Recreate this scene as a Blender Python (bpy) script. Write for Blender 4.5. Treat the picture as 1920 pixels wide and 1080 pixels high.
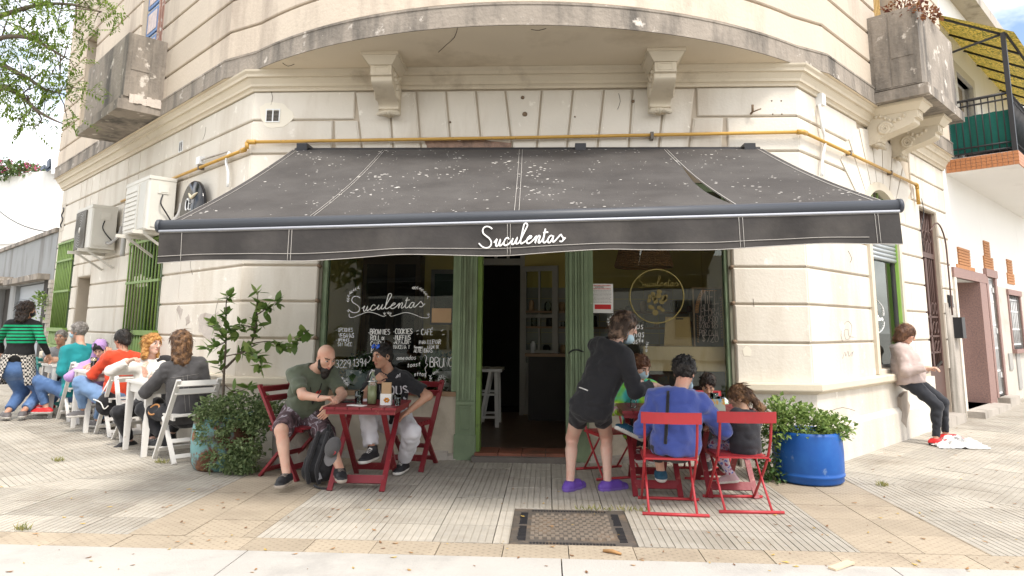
import bpy, bmesh, math, random
import numpy as np
from mathutils import Vector, Matrix
R = math.radians
for o in list(bpy.data.objects): bpy.data.objects.remove(o)
scene = bpy.context.scene
COL = scene.collection
random.seed(7)
# ------------------------------------------------------------------ camera
EYE = 1.42
K = EYE / 1.30
FPX, PPY, YAW, PITCH, ROLL = 1284.0857, 412.7388, .053201, .153438, .007925
D, XL, XR, AL, AR = 6.936908*K, -3.162778*K, 2.56919*K, .729512, .827848
def cam_axes():
    cy, sy = math.cos(YAW), math.sin(YAW); cp, sp = math.cos(PITCH), math.sin(PITCH)
    fw = Vector((-sy*cp, cy*cp, sp)); r0 = Vector((cy, sy, 0)); u0 = r0.cross(fw)
    r = math.cos(ROLL)*r0 + math.sin(ROLL)*u0; u = -math.sin(ROLL)*r0 + math.cos(ROLL)*u0
    return r, u, fw
CR, CU, CF = cam_axes()
cam_data = bpy.data.cameras.new('camera'); cam = bpy.data.objects.new('camera', cam_data); COL.objects.link(cam)
m = Matrix((CR, CU, -CF)).transposed().to_4x4(); m.translation = (0, 0, EYE); cam.matrix_world = m
cam_data.sensor_width = 36; cam_data.lens = FPX/1920*36; cam_data.shift_y = -(540-PPY)/1920
cam_data.clip_start = .05; cam_data.clip_end = 900
scene.camera = cam
# ------------------------------------------------------------------ light
SUN = Vector((.44, -.52, 1.0)).normalized()
w = bpy.data.worlds.new('World'); scene.world = w; w.use_nodes = True
nt = w.node_tree; nt.nodes.clear()
sky = nt.nodes.new('ShaderNodeTexSky'); sky.sky_type = 'NISHITA'; sky.sun_disc = False
sky.sun_elevation = math.asin(SUN.z); sky.sun_rotation = math.atan2(SUN.x, SUN.y)
sky.air_density = 1.0; sky.dust_density = 2.5; sky.ozone_density = 1.0
# thin high cloud over the blue
tc = nt.nodes.new('ShaderNodeTexCoord'); mp = nt.nodes.new('ShaderNodeMapping'); mp.inputs['Scale'].default_value = (1, 1, 2.2)
nz = nt.nodes.new('ShaderNodeTexNoise'); nz.inputs['Scale'].default_value = 2.3; nz.inputs['Detail'].default_value = 7; nz.inputs['Roughness'].default_value = .58
cr = nt.nodes.new('ShaderNodeValToRGB'); cr.color_ramp.elements[0].position = .36; cr.color_ramp.elements[1].position = .62
mx = nt.nodes.new('ShaderNodeMixRGB'); mx.inputs[2].default_value = (10.9, 10.6, 10.2, 1)
bg = nt.nodes.new('ShaderNodeBackground'); bg.inputs[1].default_value = .137
out = nt.nodes.new('ShaderNodeOutputWorld')
L = nt.links.new
L(tc.outputs['Generated'], mp.inputs[0]); L(mp.outputs[0], nz.inputs['Vector']); L(nz.outputs[0], cr.inputs[0]); L(cr.outputs[0], mx.inputs[0])
L(sky.outputs[0], mx.inputs[1]); L(mx.outputs[0], bg.inputs[0]); L(bg.outputs[0], out.inputs[0])
sd = bpy.data.lights.new('sun', 'SUN'); sd.energy = 1.75; sd.angle = R(12); sd.color = (1, .945, .87)
so = bpy.data.objects.new('sun', sd); COL.objects.link(so); so.rotation_euler = (-SUN).to_track_quat('-Z', 'Y').to_euler(); so.location = SUN*30
vs = scene.view_settings; vs.view_transform = 'Standard'; vs.look = 'None'; vs.exposure = 1.02; vs.gamma = 1; vs.use_curve_mapping = False
scene.render.engine = 'CYCLES'
scene.cycles.max_bounces = 8; scene.cycles.transparent_max_bounces = 12
# ------------------------------------------------------------------ pixel -> place helpers (photo pixels 1920x1080)
O3 = Vector((0, 0, EYE))
def ray(x, y): return CF + CR*((x-960)/FPX) + CU*((PPY-y)/FPX)
def G(x, y, z=0.):
    d = ray(x, y); return O3 + d*((z-EYE)/d.z)
def P(x, y, depth):
    d = ray(x, y); return O3 + d*(depth/d.y)
class Frame:
    """a vertical wall plane: u runs along it, n points out of it"""
    def __init__(s, o, u, n):
        s.o, s.u, s.n = Vector((o[0], o[1], 0)), Vector((u[0], u[1], 0)), Vector((n[0], n[1], 0))
    def at(s, u, n, z): return s.o + s.u*u + s.n*n + Vector((0, 0, z))
    def px(s, x, y, off=0.):
        d = ray(x, y); q = s.o + s.n*off; t = (s.n.dot(q) - s.n.dot(O3))/s.n.dot(d)
        p = O3 + d*t; return (p - s.o).dot(s.u), p.z
FF = Frame((XL, D), (1, 0), (0, -1))
FL = Frame((XL, D), (-math.cos(AL), math.sin(AL)), (-math.sin(AL), -math.cos(AL)))
FR = Frame((XR, D), (math.cos(AR), math.sin(AR)), (math.sin(AR), -math.cos(AR)))
WF = Frame((0, 0), (1, 0), (0, 1))
WID = XR - XL
# ------------------------------------------------------------------ object helpers
def tag(o, label=None, cat=None, group=None, kind=None):
    if label: o['label'] = label
    if cat: o['category'] = cat
    if group: o['group'] = group
    if kind: o['kind'] = kind
    return o
def thing(name, loc, label, cat, group=None, rz=0.):
    o = bpy.data.objects.new(name, None); COL.objects.link(o); o.empty_display_size = .1
    o.location = loc; o.rotation_euler = (0, 0, rz)
    return tag(o, label, cat, group)
def origin_of(o):
    M = Matrix.Identity(4)
    while o is not None:
        M = o.matrix_basis @ M; o = o.parent
    return M
class MB:
    def __init__(s): s.v, s.f, s.mi, s.sm = [], [], [], []
    def add(s, vs, fs, mi=0, smooth=False):
        b = len(s.v); s.v += [tuple(v) for v in vs]
        for f in fs: s.f.append(tuple(b+i for i in f)); s.mi.append(mi); s.sm.append(smooth)
        return s
    def hexa(s, p, mi=0):
        return s.add(p, [(0,3,2,1),(4,5,6,7),(0,1,5,4),(1,2,6,5),(2,3,7,6),(3,0,4,7)], mi)
    def box(s, F, u0, u1, n0, n1, z0, z1, mi=0):
        return s.hexa([F.at(u0,n0,z0),F.at(u1,n0,z0),F.at(u1,n1,z0),F.at(u0,n1,z0),F.at(u0,n0,z1),F.at(u1,n0,z1),F.at(u1,n1,z1),F.at(u0,n1,z1)], mi)
    def cbox(s, F, u0, u1, n0, n1, z0, z1, c=.01, mi=0):
        """box whose outer (n1) face has a chamfer c"""
        c = min(c, (u1-u0)*.3, (z1-z0)*.3)
        v = []
        for n, i in ((n0, 0), (n1-c, 0), (n1, c)):
            v += [F.at(u0+i,n,z0+i),F.at(u1-i,n,z0+i),F.at(u1-i,n,z1-i),F.at(u0+i,n,z1-i)]
        fs = [(3,2,1,0),(8,9,10,11)]
        for b in (0, 4):
            for i in range(4): fs.append((b+i,b+(i+1)%4,b+4+(i+1)%4,b+4+i))
        return s.add(v, fs, mi)
    def wbox(s, x0, x1, y0, y1, z0, z1, mi=0): return s.box(WF, x0, x1, y0, y1, z0, z1, mi)
    def bar(s, a, b, w, h=None, up=(0,0,1), mi=0):
        """rectangular bar from a to b, w across, h along 'up'"""
        a, b = Vector(a), Vector(b); h = h or w; d = (b-a).normalized(); up = Vector(up)
        if abs(d.dot(up)) > .98: up = Vector((0,1,0))
        x = d.cross(up).normalized()*w/2; y = x.cross(d).normalized()*h/2
        return s.hexa([a-x-y,a+x-y,a+x+y,a-x+y,b-x-y,b+x-y,b+x+y,b-x+y], mi)
    def tube(s, pts, r, n=6, closed=False, mi=0, cap=True, smooth=True):
        pts = [Vector(p) for p in pts]; m_ = len(pts)
        rs = r if isinstance(r, (list, tuple)) else [r]*m_
        vs, fs = [], []; ref = None
        for i, p in enumerate(pts):
            if closed: d = (pts[(i+1) % m_]-pts[i-1])
            else: d = pts[min(i+1, m_-1)]-pts[max(i-1, 0)]
            d = d.normalized() if d.length > 1e-9 else Vector((0,0,1))
            if ref is None: ref = Vector((0,0,1)) if abs(d.z) < .9 else Vector((1,0,0))
            x = d.cross(ref)
            if x.length < 1e-6: x = d.orthogonal()
            x.normalize(); y = x.cross(d).normalized(); ref = y
            for k in range(n):
                a = 2*math.pi*k/n; vs.append(p + x*(rs[i]*math.cos(a)) + y*(rs[i]*math.sin(a)))
        for i in range(m_ if closed else m_-1):
            b, c = i*n, ((i+1) % m_)*n
            for k in range(n): fs.append((b+k, b+(k+1) % n, c+(k+1) % n, c+k))
        if cap and not closed: fs.append(tuple(range(n))[::-1]); fs.append(tuple((m_-1)*n+k for k in range(n)))
        return s.add(vs, fs, mi, smooth)
    def lathe(s, c, prof, n=20, mi=0, axis=None, smooth=True):
        """prof: (radius, height) pairs about vertical axis through c"""
        c = Vector(c); vs, fs = [], []; m_ = len(prof)
        for r, z in prof:
            for k in range(n):
                a = 2*math.pi*k/n; p = Vector((r*math.cos(a), r*math.sin(a), z))
                if axis is not None: p = axis @ p
                vs.append(c+p)
        for i in range(m_-1):
            for k in range(n): fs.append((i*n+k, i*n+(k+1) % n, (i+1)*n+(k+1) % n, (i+1)*n+k))
        if prof[0][0] > 1e-5: fs.append(tuple(range(n))[::-1])
        if prof[-1][0] > 1e-5: fs.append(tuple((m_-1)*n+k for k in range(n)))
        return s.add(vs, fs, mi, smooth)
    def prism(s, F, poly, n0, n1, mi=0):
        """poly: (u, z) outline on frame F, extruded n0..n1"""
        k = len(poly); vs = [F.at(u, n0, z) for u, z in poly]+[F.at(u, n1, z) for u, z in poly]
        fs = [tuple(range(k))[::-1], tuple(range(k, 2*k))]+[(i, (i+1) % k, k+(i+1) % k, k+i) for i in range(k)]
        return s.add(vs, fs, mi)
    def slab(s, poly, z0, z1, mi=0):
        """poly: (x, y) outline, extruded z0..z1"""
        k = len(poly); vs = [(x, y, z0) for x, y in poly]+[(x, y, z1) for x, y in poly]
        fs = [tuple(range(k))[::-1], tuple(range(k, 2*k))]+[(i, (i+1) % k, k+(i+1) % k, k+i) for i in range(k)]
        return s.add(vs, fs, mi)
    def sweep(s, path, prof, mi=0, smooth=False, cap=True):
        """path: list of (origin, out vector); prof: (out, z) open outline swept along it"""
        vs, fs = [], []; k = len(prof)
        for o, n in path:
            for a, z in prof: vs.append(Vector(o)+Vector(n)*a+Vector((0,0,z)))
        for i in range(len(path)-1):
            for j in range(k): fs.append((i*k+j, i*k+(j+1) % k, (i+1)*k+(j+1) % k, (i+1)*k+j))
        if cap: fs.append(tuple(range(k))); fs.append(tuple((len(path)-1)*k+j for j in range(k)))
        return s.add(vs, fs, mi, smooth)
    def quad(s, a, b, c, d, mi=0, smooth=False): return s.add([a,b,c,d], [(0,1,2,3)], mi, smooth)
    def mesh(s, name, mats, inv=None, recalc=True):
        me = bpy.data.meshes.new(name)
        v = s.v if inv is None else [inv @ Vector(p) for p in s.v]
        me.from_pydata(v, [], s.f)
        me.polygons.foreach_set('material_index', s.mi); me.polygons.foreach_set('use_smooth', s.sm)
        for m_ in (mats if isinstance(mats, (list, tuple)) else [mats]): me.materials.append(m_)
        if recalc:
            b = bmesh.new(); b.from_mesh(me); bmesh.ops.recalc_face_normals(b, faces=b.faces); b.to_mesh(me); b.free()
        me.update(); return me
    def build(s, name, mats, parent=None, label=None, cat=None, group=None, kind=None, local=False, recalc=True):
        """world-space vertices become local to the parent, or to a base-centre origin when top level"""
        if parent is None:
            a = np.array(s.v); c = Vector(((a[:,0].min()+a[:,0].max())/2, (a[:,1].min()+a[:,1].max())/2, a[:,2].min()))
            me = s.mesh(name, mats, Matrix.Translation(-c), recalc); o = bpy.data.objects.new(name, me); o.location = c
        else:
            inv = None if local else origin_of(parent).inverted()
            me = s.mesh(name, mats, inv, recalc); o = bpy.data.objects.new(name, me); o.parent = parent
        COL.objects.link(o)
        return tag(o, label, cat, group, kind)
def kids(o): return [c for c in bpy.data.objects if c.parent is o]
def copy_tree(o, loc=None, rz=None, label=None, group=None, parent=None):
    c = o.copy(); COL.objects.link(c)
    if parent is not None: c.parent = parent
    if loc is not None: c.location = loc
    if rz is not None: c.rotation_euler = (0, 0, rz)
    if label: c['label'] = label
    if group: c['group'] = group
    for ch in kids(o): copy_tree(ch, parent=c)
    return c
# ------------------------------------------------------------------ materials
def _lin(c): return tuple(c)+(1,) if len(c) == 3 else c
MATS = {}
def mat(name, col, rough=.7, var=.12, scale=6., bump=0., bscale=60., metal=0., spec=.4, stain=None, stain_scale=1.5, stain_lo=.5, stain_hi=.68, streak=False, wear=None, wear_scale=14., wear_lo=.62, wear_hi=.66, detail=6., sheen=0., trans=0., sss=0.):
    if name in MATS: return MATS[name]
    m_ = bpy.data.materials.new(name); MATS[name] = m_; m_.use_nodes = True
    t = m_.node_tree; b = t.nodes['Principled BSDF']; N = t.nodes.new; l = t.links.new
    co = N('ShaderNodeTexCoord'); vec = co.outputs['Object']
    n1 = N('ShaderNodeTexNoise'); n1.inputs['Scale'].default_value = scale; n1.inputs['Detail'].default_value = detail; l(vec, n1.inputs['Vector'])
    hv = N('ShaderNodeMixRGB'); hv.blend_type = 'MIX'
    hv.inputs[1].default_value = _lin([max(0, c*(1-var*1.6)) for c in col]); hv.inputs[2].default_value = _lin([min(1, c*(1+var)) for c in col])
    l(n1.outputs[0], hv.inputs[0]); last = hv.outputs[0]
    def layer(last, c, sc, lo, hi, st, off):
        mpn = N('ShaderNodeMapping'); mpn.inputs['Scale'].default_value = (1, 1, .22) if st else (1, 1, 1); mpn.inputs['Location'].default_value = (off, off*.7, off*1.3); l(vec, mpn.inputs[0])
        n2 = N('ShaderNodeTexNoise'); n2.inputs['Scale'].default_value = sc; n2.inputs['Detail'].default_value = 9; n2.inputs['Roughness'].default_value = .62; l(mpn.outputs[0], n2.inputs['Vector'])
        rp = N('ShaderNodeMapRange'); rp.inputs[1].default_value = lo; rp.inputs[2].default_value = hi; l(n2.outputs[0], rp.inputs[0])
        x = N('ShaderNodeMixRGB'); x.inputs[2].default_value = _lin(c); l(rp.outputs[0], x.inputs[0]); l(last, x.inputs[1]); return x.outputs[0]
    if stain: last = layer(last, stain, stain_scale, stain_lo, stain_hi, streak, 3.1)
    if wear: last = layer(last, wear, wear_scale, wear_lo, wear_hi, False, 11.7)
    l(last, b.inputs['Base Color']); b.inputs['Roughness'].default_value = rough; b.inputs['Metallic'].default_value = metal
    b.inputs['Specular IOR Level'].default_value = spec
    if sheen: b.inputs['Sheen Weight'].default_value = sheen
    if trans: b.inputs['Transmission Weight'].default_value = trans
    if sss: b.inputs['Subsurface Weight'].default_value = sss; b.inputs['Subsurface Radius'].default_value = (.02, .008, .005); b.inputs['Subsurface Scale'].default_value = .6
    if bump:
        n3 = N('ShaderNodeTexNoise'); n3.inputs['Scale'].default_value = bscale; n3.inputs['Detail'].default_value = 6; l(vec, n3.inputs['Vector'])
        bp = N('ShaderNodeBump'); bp.inputs['Strength'].default_value = bump; bp.inputs['Distance'].default_value = .02; l(n3.outputs[0], bp.inputs['Height']); l(bp.outputs[0], b.inputs['Normal'])
    return m_
def object_tint(m_, amp):
    t = m_.node_tree; p_ = t.nodes['Principled BSDF']; src = p_.inputs['Base Color'].links[0].from_socket; oi = t.nodes.new('ShaderNodeObjectInfo'); r_ = t.nodes.new('ShaderNodeMapRange'); r_.inputs[3].default_value = 1-amp; r_.inputs[4].default_value = 1+amp*.6
    hs_ = t.nodes.new('ShaderNodeHueSaturation'); t.links.new(oi.outputs['Random'], r_.inputs[0]); t.links.new(r_.outputs[0], hs_.inputs['Value']); t.links.new(src, hs_.inputs['Color']); t.links.new(hs_.outputs[0], p_.inputs['Base Color'])
def glass_mat(name, tint=(1,1,1), rough=0., ior=1.45, boost=1.):
    if name in MATS: return MATS[name]
    m_ = bpy.data.materials.new(name); MATS[name] = m_; m_.use_nodes = True; t = m_.node_tree; t.nodes.clear()
    N = t.nodes.new; l = t.links.new
    a = N('ShaderNodeBsdfTransparent'); a.inputs[0].default_value = _lin(tint); g = N('ShaderNodeBsdfGlossy'); g.inputs['Roughness'].default_value = rough; g.inputs[0].default_value = (.9,.95,.93,1)
    f = N('ShaderNodeFresnel'); f.inputs[0].default_value = ior; mu = N('ShaderNodeMath'); mu.operation = 'MULTIPLY'; mu.inputs[1].default_value = boost; x = N('ShaderNodeMixShader'); o = N('ShaderNodeOutputMaterial')
    l(f.outputs[0], mu.inputs[0]); l(mu.outputs[0], x.inputs[0]); l(a.outputs[0], x.inputs[1]); l(g.outputs[0], x.inputs[2]); l(x.outputs[0], o.inputs[0]); return m_
def leaf_mat(name, c1, c2, scale=9., rough=.5):
    if name in MATS: return MATS[name]
    m_ = mat(name, c1, rough=rough, var=0, spec=.35); t = m_.node_tree; b = t.nodes['Principled BSDF']; N = t.nodes.new; l = t.links.new
    gi = N('ShaderNodeNewGeometry'); rp = N('ShaderNodeMixRGB'); rp.inputs[1].default_value = _lin(c1); rp.inputs[2].default_value = _lin(c2)
    l(gi.outputs['Random Per Island'], rp.inputs[0]); l(rp.outputs[0], b.inputs['Base Color'])
    tr = N('ShaderNodeBsdfTranslucent'); l(rp.outputs[0], tr.inputs[0]); x = N('ShaderNodeMixShader'); x.inputs[0].default_value = .3
    o = t.nodes['Material Output']; l(b.outputs[0], x.inputs[1]); l(tr.outputs[0], x.inputs[2]); l(x.outputs[0], o.inputs[0]); return m_
# ------------------------------------------------------------------ handwriting: single-stroke alphabet on a 4 x 6 cell
GL = {
'A':'0 0 2 6 4 0;.8 2.2 3.2 2.2','B':'0 0 0 6 2.5 6 3.4 5 3 3.6 0 3.2 3 3 4 1.6 3 0 0 0','C':'4 5 2.8 6 1 5.6 0 3.4 .4 1 1.8 0 3.8 .8','D':'0 0 0 6 2 6 4 4.4 4 1.6 2 0 0 0','E':'3.6 6 0 6 0 0 3.8 0;0 3.1 3 3.1','F':'3.8 6 0 6 0 0;0 3.2 3 3.2',
'G':'4 5 2.6 6 .8 5.2 0 3 .8 .8 2.4 0 4 1 4 2.8 2.4 2.8','H':'0 0 0 6;4 0 4 6;0 3 4 3','I':'2 0 2 6','i':'2 0 2 3.6;2 5.2 2 5.5','J':'4 6 4 1.6 3 0 1.2 0 0 1.4','K':'0 0 0 6;4 6 0 2.6 4 0','L':'0 6 0 0 3.6 0','M':'0 0 .4 6 2 2.4 3.6 6 4 0','N':'0 0 0 6 4 0 4 6','O':'2 6 .5 5 0 3 .6 .8 2 0 3.5 .8 4 3 3.5 5 2 6',
'P':'0 0 0 6 3 6 4 4.7 3 3.2 0 3','Q':'2 6 .5 5 0 3 .6 .8 2 0 3.5 .8 4 3 3.5 5 2 6;2.6 1.6 4 0','R':'0 0 0 6 3 6 4 4.7 3 3.4 0 3;1.8 3 4 0','S':'3.8 5.2 2.4 6 .6 5.4 .5 3.9 3.3 2.7 3.8 1.2 2.4 0 .2 .7','T':'0 6 4 6;2 6 2 0','U':'0 6 0 1.6 1 0 3 0 4 1.6 4 6','V':'0 6 2 0 4 6','W':'0 6 1 0 2 4 3 0 4 6','X':'0 0 4 6;0 6 4 0','Y':'0 6 2 3 4 6;2 3 2 0','Z':'0 6 4 6 0 0 4 0',
'0':'2 6 .5 5 0 3 .6 .8 2 0 3.5 .8 4 3 3.5 5 2 6','1':'.8 4.6 2.2 6 2.2 0','2':'.2 4.8 1.4 6 3 5.8 3.6 4.4 0 0 4 0','3':'.2 5.4 2 6 3.6 5 3 3.4 1.4 3.2 3.6 2.6 3.8 1 2 0 0 .8','4':'3 0 3 6 0 2 4 2','5':'3.8 6 .6 6 .3 3.4 2.6 3.7 3.9 2 2.6 0 .2 .4','6':'3.4 6 1 4 0 1.6 1.6 0 3.6 .8 3.6 2.6 1.6 3.2 .2 2','7':'0 6 4 6 1.4 0','8':'2 3.2 .4 4.6 2 6 3.6 4.6 2 3.2 .2 1.4 2 0 3.8 1.4 2 3.2','9':'3.8 4.4 2 3 .3 4.2 1 5.8 3 6 3.8 4.4 3.4 0','.':'1.8 0 2.2 .2','$':'3.8 5 2 5.6 .4 4.6 3.6 1.8 2 .6 .2 1.2;2 6.4 2 -.4','*':'2 1.5 2 4.5;.6 2.2 3.4 3.8;.6 3.8 3.4 2.2',"'":'2 6 1.6 4.8','-':'.5 3 3.5 3','/':'0 0 4 6','É':'3.6 6 0 6 0 0 3.8 0;0 3.1 3 3.1;1.6 6.8 2.8 7.8','(':'3 7 1.5 5.5 1.5 3.8 .6 3 1.5 2.2 1.5 .4 3 -1',
'a':'3.4 3.4 1.4 3.6 .2 1.8 1.2 .1 3.2 1.4 3.4 3.4 3.3 .2 4 .2','b':'0 6 0 .2 2 0 3.6 1.6 2 3.4 0 2.2','c':'3.6 3 1.8 3.6 .3 1.8 1.6 0 3.8 .8','d':'3.4 6 3.4 0;3.4 2.8 1.6 3.4 .2 1.6 1.6 0 3.4 1','e':'.4 1.8 3.4 2 2.8 3.5 1 3.3 .3 1.6 1.6 0 3.6 .8','f':'3.4 5.6 2 6 1.4 4.4 1.4 0;.2 3.4 3 3.4','g':'3.4 3.2 1.6 3.6 .3 1.9 1.6 .3 3.4 1.6 3.4 3.4 3.2 -1.6 1.4 -2.2 .2 -1.2','h':'0 6 0 0;0 2.2 1.8 3.6 3.4 2.6 3.4 0','k':'0 6 0 0;3.2 3.6 0 1.6 3.4 0','l':'1.4 6 1.4 .6 2.6 0','m':'0 3.5 0 0;0 2.6 1.2 3.6 2 2.4 2 0;2 2.6 3.2 3.6 4 2.4 4 0','n':'.2 3.5 .2 0;.2 2.4 1.8 3.6 3.4 2.6 3.4 0','o':'2 3.6 .4 2.8 .4 .8 2 0 3.6 .9 3.6 2.8 2 3.6','p':'.2 3.5 .2 -2;.2 2.6 2 3.6 3.6 1.8 2 0 .2 .8','r':'.4 3.5 .4 0;.4 2.2 1.8 3.6 3.2 3.3','s':'3.2 3.2 1.6 3.6 .8 2.6 3 1.4 2.4 .1 .4 .5','t':'1.6 5.4 1.6 .6 3 .1;.2 3.6 3.2 3.6','u':'.3 3.5 .5 .6 1.8 0 3.3 1.6;3.4 3.5 3.4 0','v':'.2 3.5 1.8 0 3.6 3.5','x':'.3 0 3.6 3.5;.3 3.5 3.6 0','y':'.3 3.5 1.8 .6;3.6 3.5 1.2 -2','z':'.3 3.4 3.6 3.4 .3 0 3.8 0'}
SUC_PX = [[410,258,370,228,310,215,260,235,238,280,255,330,310,370,365,410,395,460,385,510,345,540,290,545,230,525,170,475],
 [445,470,490,425,502,415,482,470,477,510,492,525,525,500,562,418,545,490,552,520,585,503,622,470,625,505,665,515,720,490,775,440,792,408,767,465,767,500,800,500,840,450,870,400,850,450,842,490,862,500,900,480,950,400,1020,280,1050,220,1035,185,1000,187,980,230,950,350,926,450,930,495,960,495,1010,470,1060,440,1110,420,1125,395,1095,388,1050,430,1035,480,1060,503,1110,490,1170,440,1215,393,1200,450,1190,505,1215,440,1255,390,1276,402,1260,450,1247,490,1262,505,1300,480,1340,420,1375,280,1355,370,1336,450,1336,495,1360,505,1400,480,1420,455],
 [622,470,650,420,690,398,716,426],[1335,345,1425,338],[1515,418,1480,393,1440,420,1415,470,1425,505,1460,500,1500,440,1522,398,1506,450,1506,495,1530,495,1570,460,1650,383,1662,402,1692,440,1692,478,1660,500,1625,490],[1692,478,1735,435]]
def smooth_line(pts, n=3):
    out_ = []; m_ = len(pts)
    if m_ < 3: return pts
    for i in range(m_-1):
        p0, p1, p2, p3 = pts[max(i-1,0)], pts[i], pts[i+1], pts[min(i+2,m_-1)]
        for j in range(n):
            t = j/n
            out_.append(tuple(.5*((2*b)+(-a+c)*t+(2*a-5*b+4*c-d)*t*t+(-a+3*b-3*c+d)*t**3) for a,b,c,d in zip(p0,p1,p2,p3)))
    return out_+[pts[-1]]
def suc_strokes(w, h):
    """the word Suculentas in a w x h box, origin bottom left"""
    res = []
    for s in SUC_PX:
        p = [((s[i]-165)/1570*w, (545-s[i+1])/360*h) for i in range(0, len(s), 2)]; res.append(smooth_line(p, 3))
    return res
def text_strokes(txt, h, slant=0., jit=.25, pitch=1.42, rnd=random):
    res = []; x = 0; k = h/6
    for ch in txt:
        if ch == ' ': x += 3.2*k; continue
        g = GL.get(ch) or GL.get(ch.upper()); wdt = .62 if ch in 'iIl1.' else 1.
        jx, jy = rnd.uniform(-jit, jit), rnd.uniform(-jit, jit)
        for st in g.split(';'):
            n_ = [float(q) for q in st.split()]; pts = []
            for i in range(0, len(n_), 2):
                px_, py_ = n_[i]*.78, n_[i+1]
                if wdt < 1: px_ -= .6
                pts.append((x+(px_+jx*.4+py_*slant)*k, (py_+jy)*k))
            res.append(smooth_line(pts, 2) if len(pts) > 2 and ch.upper() in 'BCDGOPQRSU0235689$abcdegopsmnu' else pts)
        x += 4*wdt*pitch*k*.78
    return res, x
def strokes_to(mb, strokes, place, r, n=4, mi=0):
    """place(x, y) -> world point"""
    for s in strokes:
        if len(s) > 1: mb.tube([place(*q) for q in s], r, n, mi=mi, smooth=False)
    return mb
# ================================================================== materials of the setting
M_CREAM = mat('cream_wall_paint', (.67,.625,.545), .75, .07, 2.2, bump=.18, bscale=34, stain=(.45,.385,.30), stain_scale=1.5, stain_lo=.50, stain_hi=.80, streak=True, wear=(.78,.74,.66), wear_scale=5, wear_lo=.63, wear_hi=.68)
M_SOFFIT = mat('beige_soffit_paint', (.70,.61,.47), .8, .06, 1.4, bump=.1, bscale=30, stain=(.46,.38,.27), stain_scale=.8, stain_lo=.55, stain_hi=.75)
M_MOULD = mat('cream_moulding_paint', (.62,.55,.43), .75, .08, 3, bump=.12, bscale=40, stain=(.38,.32,.24), stain_scale=2.2, stain_lo=.58, stain_hi=.78)
M_UPPER = mat('beige_render', (.57,.49,.395), .85, .09, 1.2, bump=.25, bscale=26, stain=(.31,.25,.20), stain_scale=1.6, stain_lo=.51, stain_hi=.74, streak=True)
M_JOINT = mat('joint_plaster', (.50,.43,.34), .9, .12, 5)
M_CONC = mat('weathered_concrete', (.31,.27,.225), .92, .2, 3.5, bump=.5, bscale=22, stain=(.095,.086,.075), stain_scale=2.6, stain_lo=.45, stain_hi=.66, streak=True, wear=(.56,.51,.45), wear_scale=4.5, wear_lo=.60, wear_hi=.66)
M_CONC2 = mat('pale_concrete', (.44,.40,.35), .92, .15, 3, bump=.4, bscale=25, stain=(.20,.18,.15), stain_scale=1.7, stain_lo=.53, stain_hi=.68, streak=True)
M_GREEN = mat('aged_green_paint', (.215,.285,.17), .6, .2, 5, bump=.2, bscale=40, stain=(.14,.17,.10), stain_scale=4, stain_lo=.55, stain_hi=.7, streak=True, wear=(.40,.42,.32), wear_scale=10, wear_lo=.69, wear_hi=.72)
M_GRILLE = mat('bright_green_metal', (.17,.27,.06), .5, .15, 8, stain=(.09,.12,.04), stain_scale=6, stain_lo=.58, stain_hi=.72)
M_OLIVE = mat('olive_interior_wall', (.58,.47,.16), .85, .06, 2)
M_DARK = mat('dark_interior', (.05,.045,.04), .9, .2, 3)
M_WHITEP = mat('white_gloss_wood', (.66,.64,.60), .5, .06, 4, bump=.08, bscale=30, wear=(.40,.34,.28), wear_scale=9, wear_lo=.69, wear_hi=.73)
M_TERRA = mat('terracotta_tile', (.27,.10,.06), .65, .2, 6, bump=.15, stain=(.10,.06,.04), stain_scale=3)
M_GLASS = glass_mat('window_glass', (.93,.95,.93), boost=1.15)
M_WOODRAW = mat('raw_pine_board', (.78,.58,.34), .6, .12, 3, detail=3, stain=(.64,.44,.22), stain_scale=5, streak=True)
M_WOODSILL = mat('stained_wood', (.30,.19,.11), .55, .2, 6)
M_STEEL = mat('black_steel', (.025,.025,.028), .45, .2, 8)
M_WHITEWALL = mat('whitewashed_wall', (.80,.79,.76), .85, .03, 1.5, bump=.12, bscale=25, stain=(.62,.60,.56), stain_scale=.9, stain_lo=.60, stain_hi=.8, streak=True)
M_PINK = mat('pink_granite_cladding', (.33,.20,.17), .6, .3, 70, detail=2, stain=(.20,.13,.12), stain_scale=60, stain_lo=.5, stain_hi=.6)
M_BRICK = mat('orange_brick', (.48,.22,.09), .8, .18, 12, bump=.2)
M_GREYWALL = mat('grey_render', (.30,.31,.31), .9, .1, 1.4, bump=.2, stain=(.15,.14,.13), stain_scale=1.3, streak=True)
M_GREYDOOR = mat('pale_grey_shutter', (.36,.39,.42), .6, .08, 1.5)
M_SHUT = mat('rolling_shutter_steel', (.42,.45,.46), .45, .08, 4, metal=.6)
M_YPIPE = mat('ochre_pipe_paint', (.50,.29,.06), .45, .12, 7, wear=(.28,.17,.06), wear_scale=12)
M_WHITEPL = mat('white_plastic', (.74,.75,.74), .45, .04, 5)
M_GROUT = mat('sand_filled_joint', (.27,.23,.175), .95, .3, 15)
M_RIB = mat('grey_cement_tile', (.42,.385,.325), .85, .16, 9, bump=.3, bscale=90, stain=(.29,.255,.205), stain_scale=1.6, stain_lo=.48, stain_hi=.72, wear=(.36,.345,.32), wear_scale=24, wear_lo=.6, wear_hi=.68)
M_BEIGE = mat('ochre_cement_tile', (.39,.325,.24), .88, .12, 5, bump=.3, bscale=80, stain=(.30,.245,.18), stain_scale=2.4, stain_lo=.52, stain_hi=.74, wear=(.32,.265,.195), wear_scale=42, wear_lo=.62, wear_hi=.70)
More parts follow.
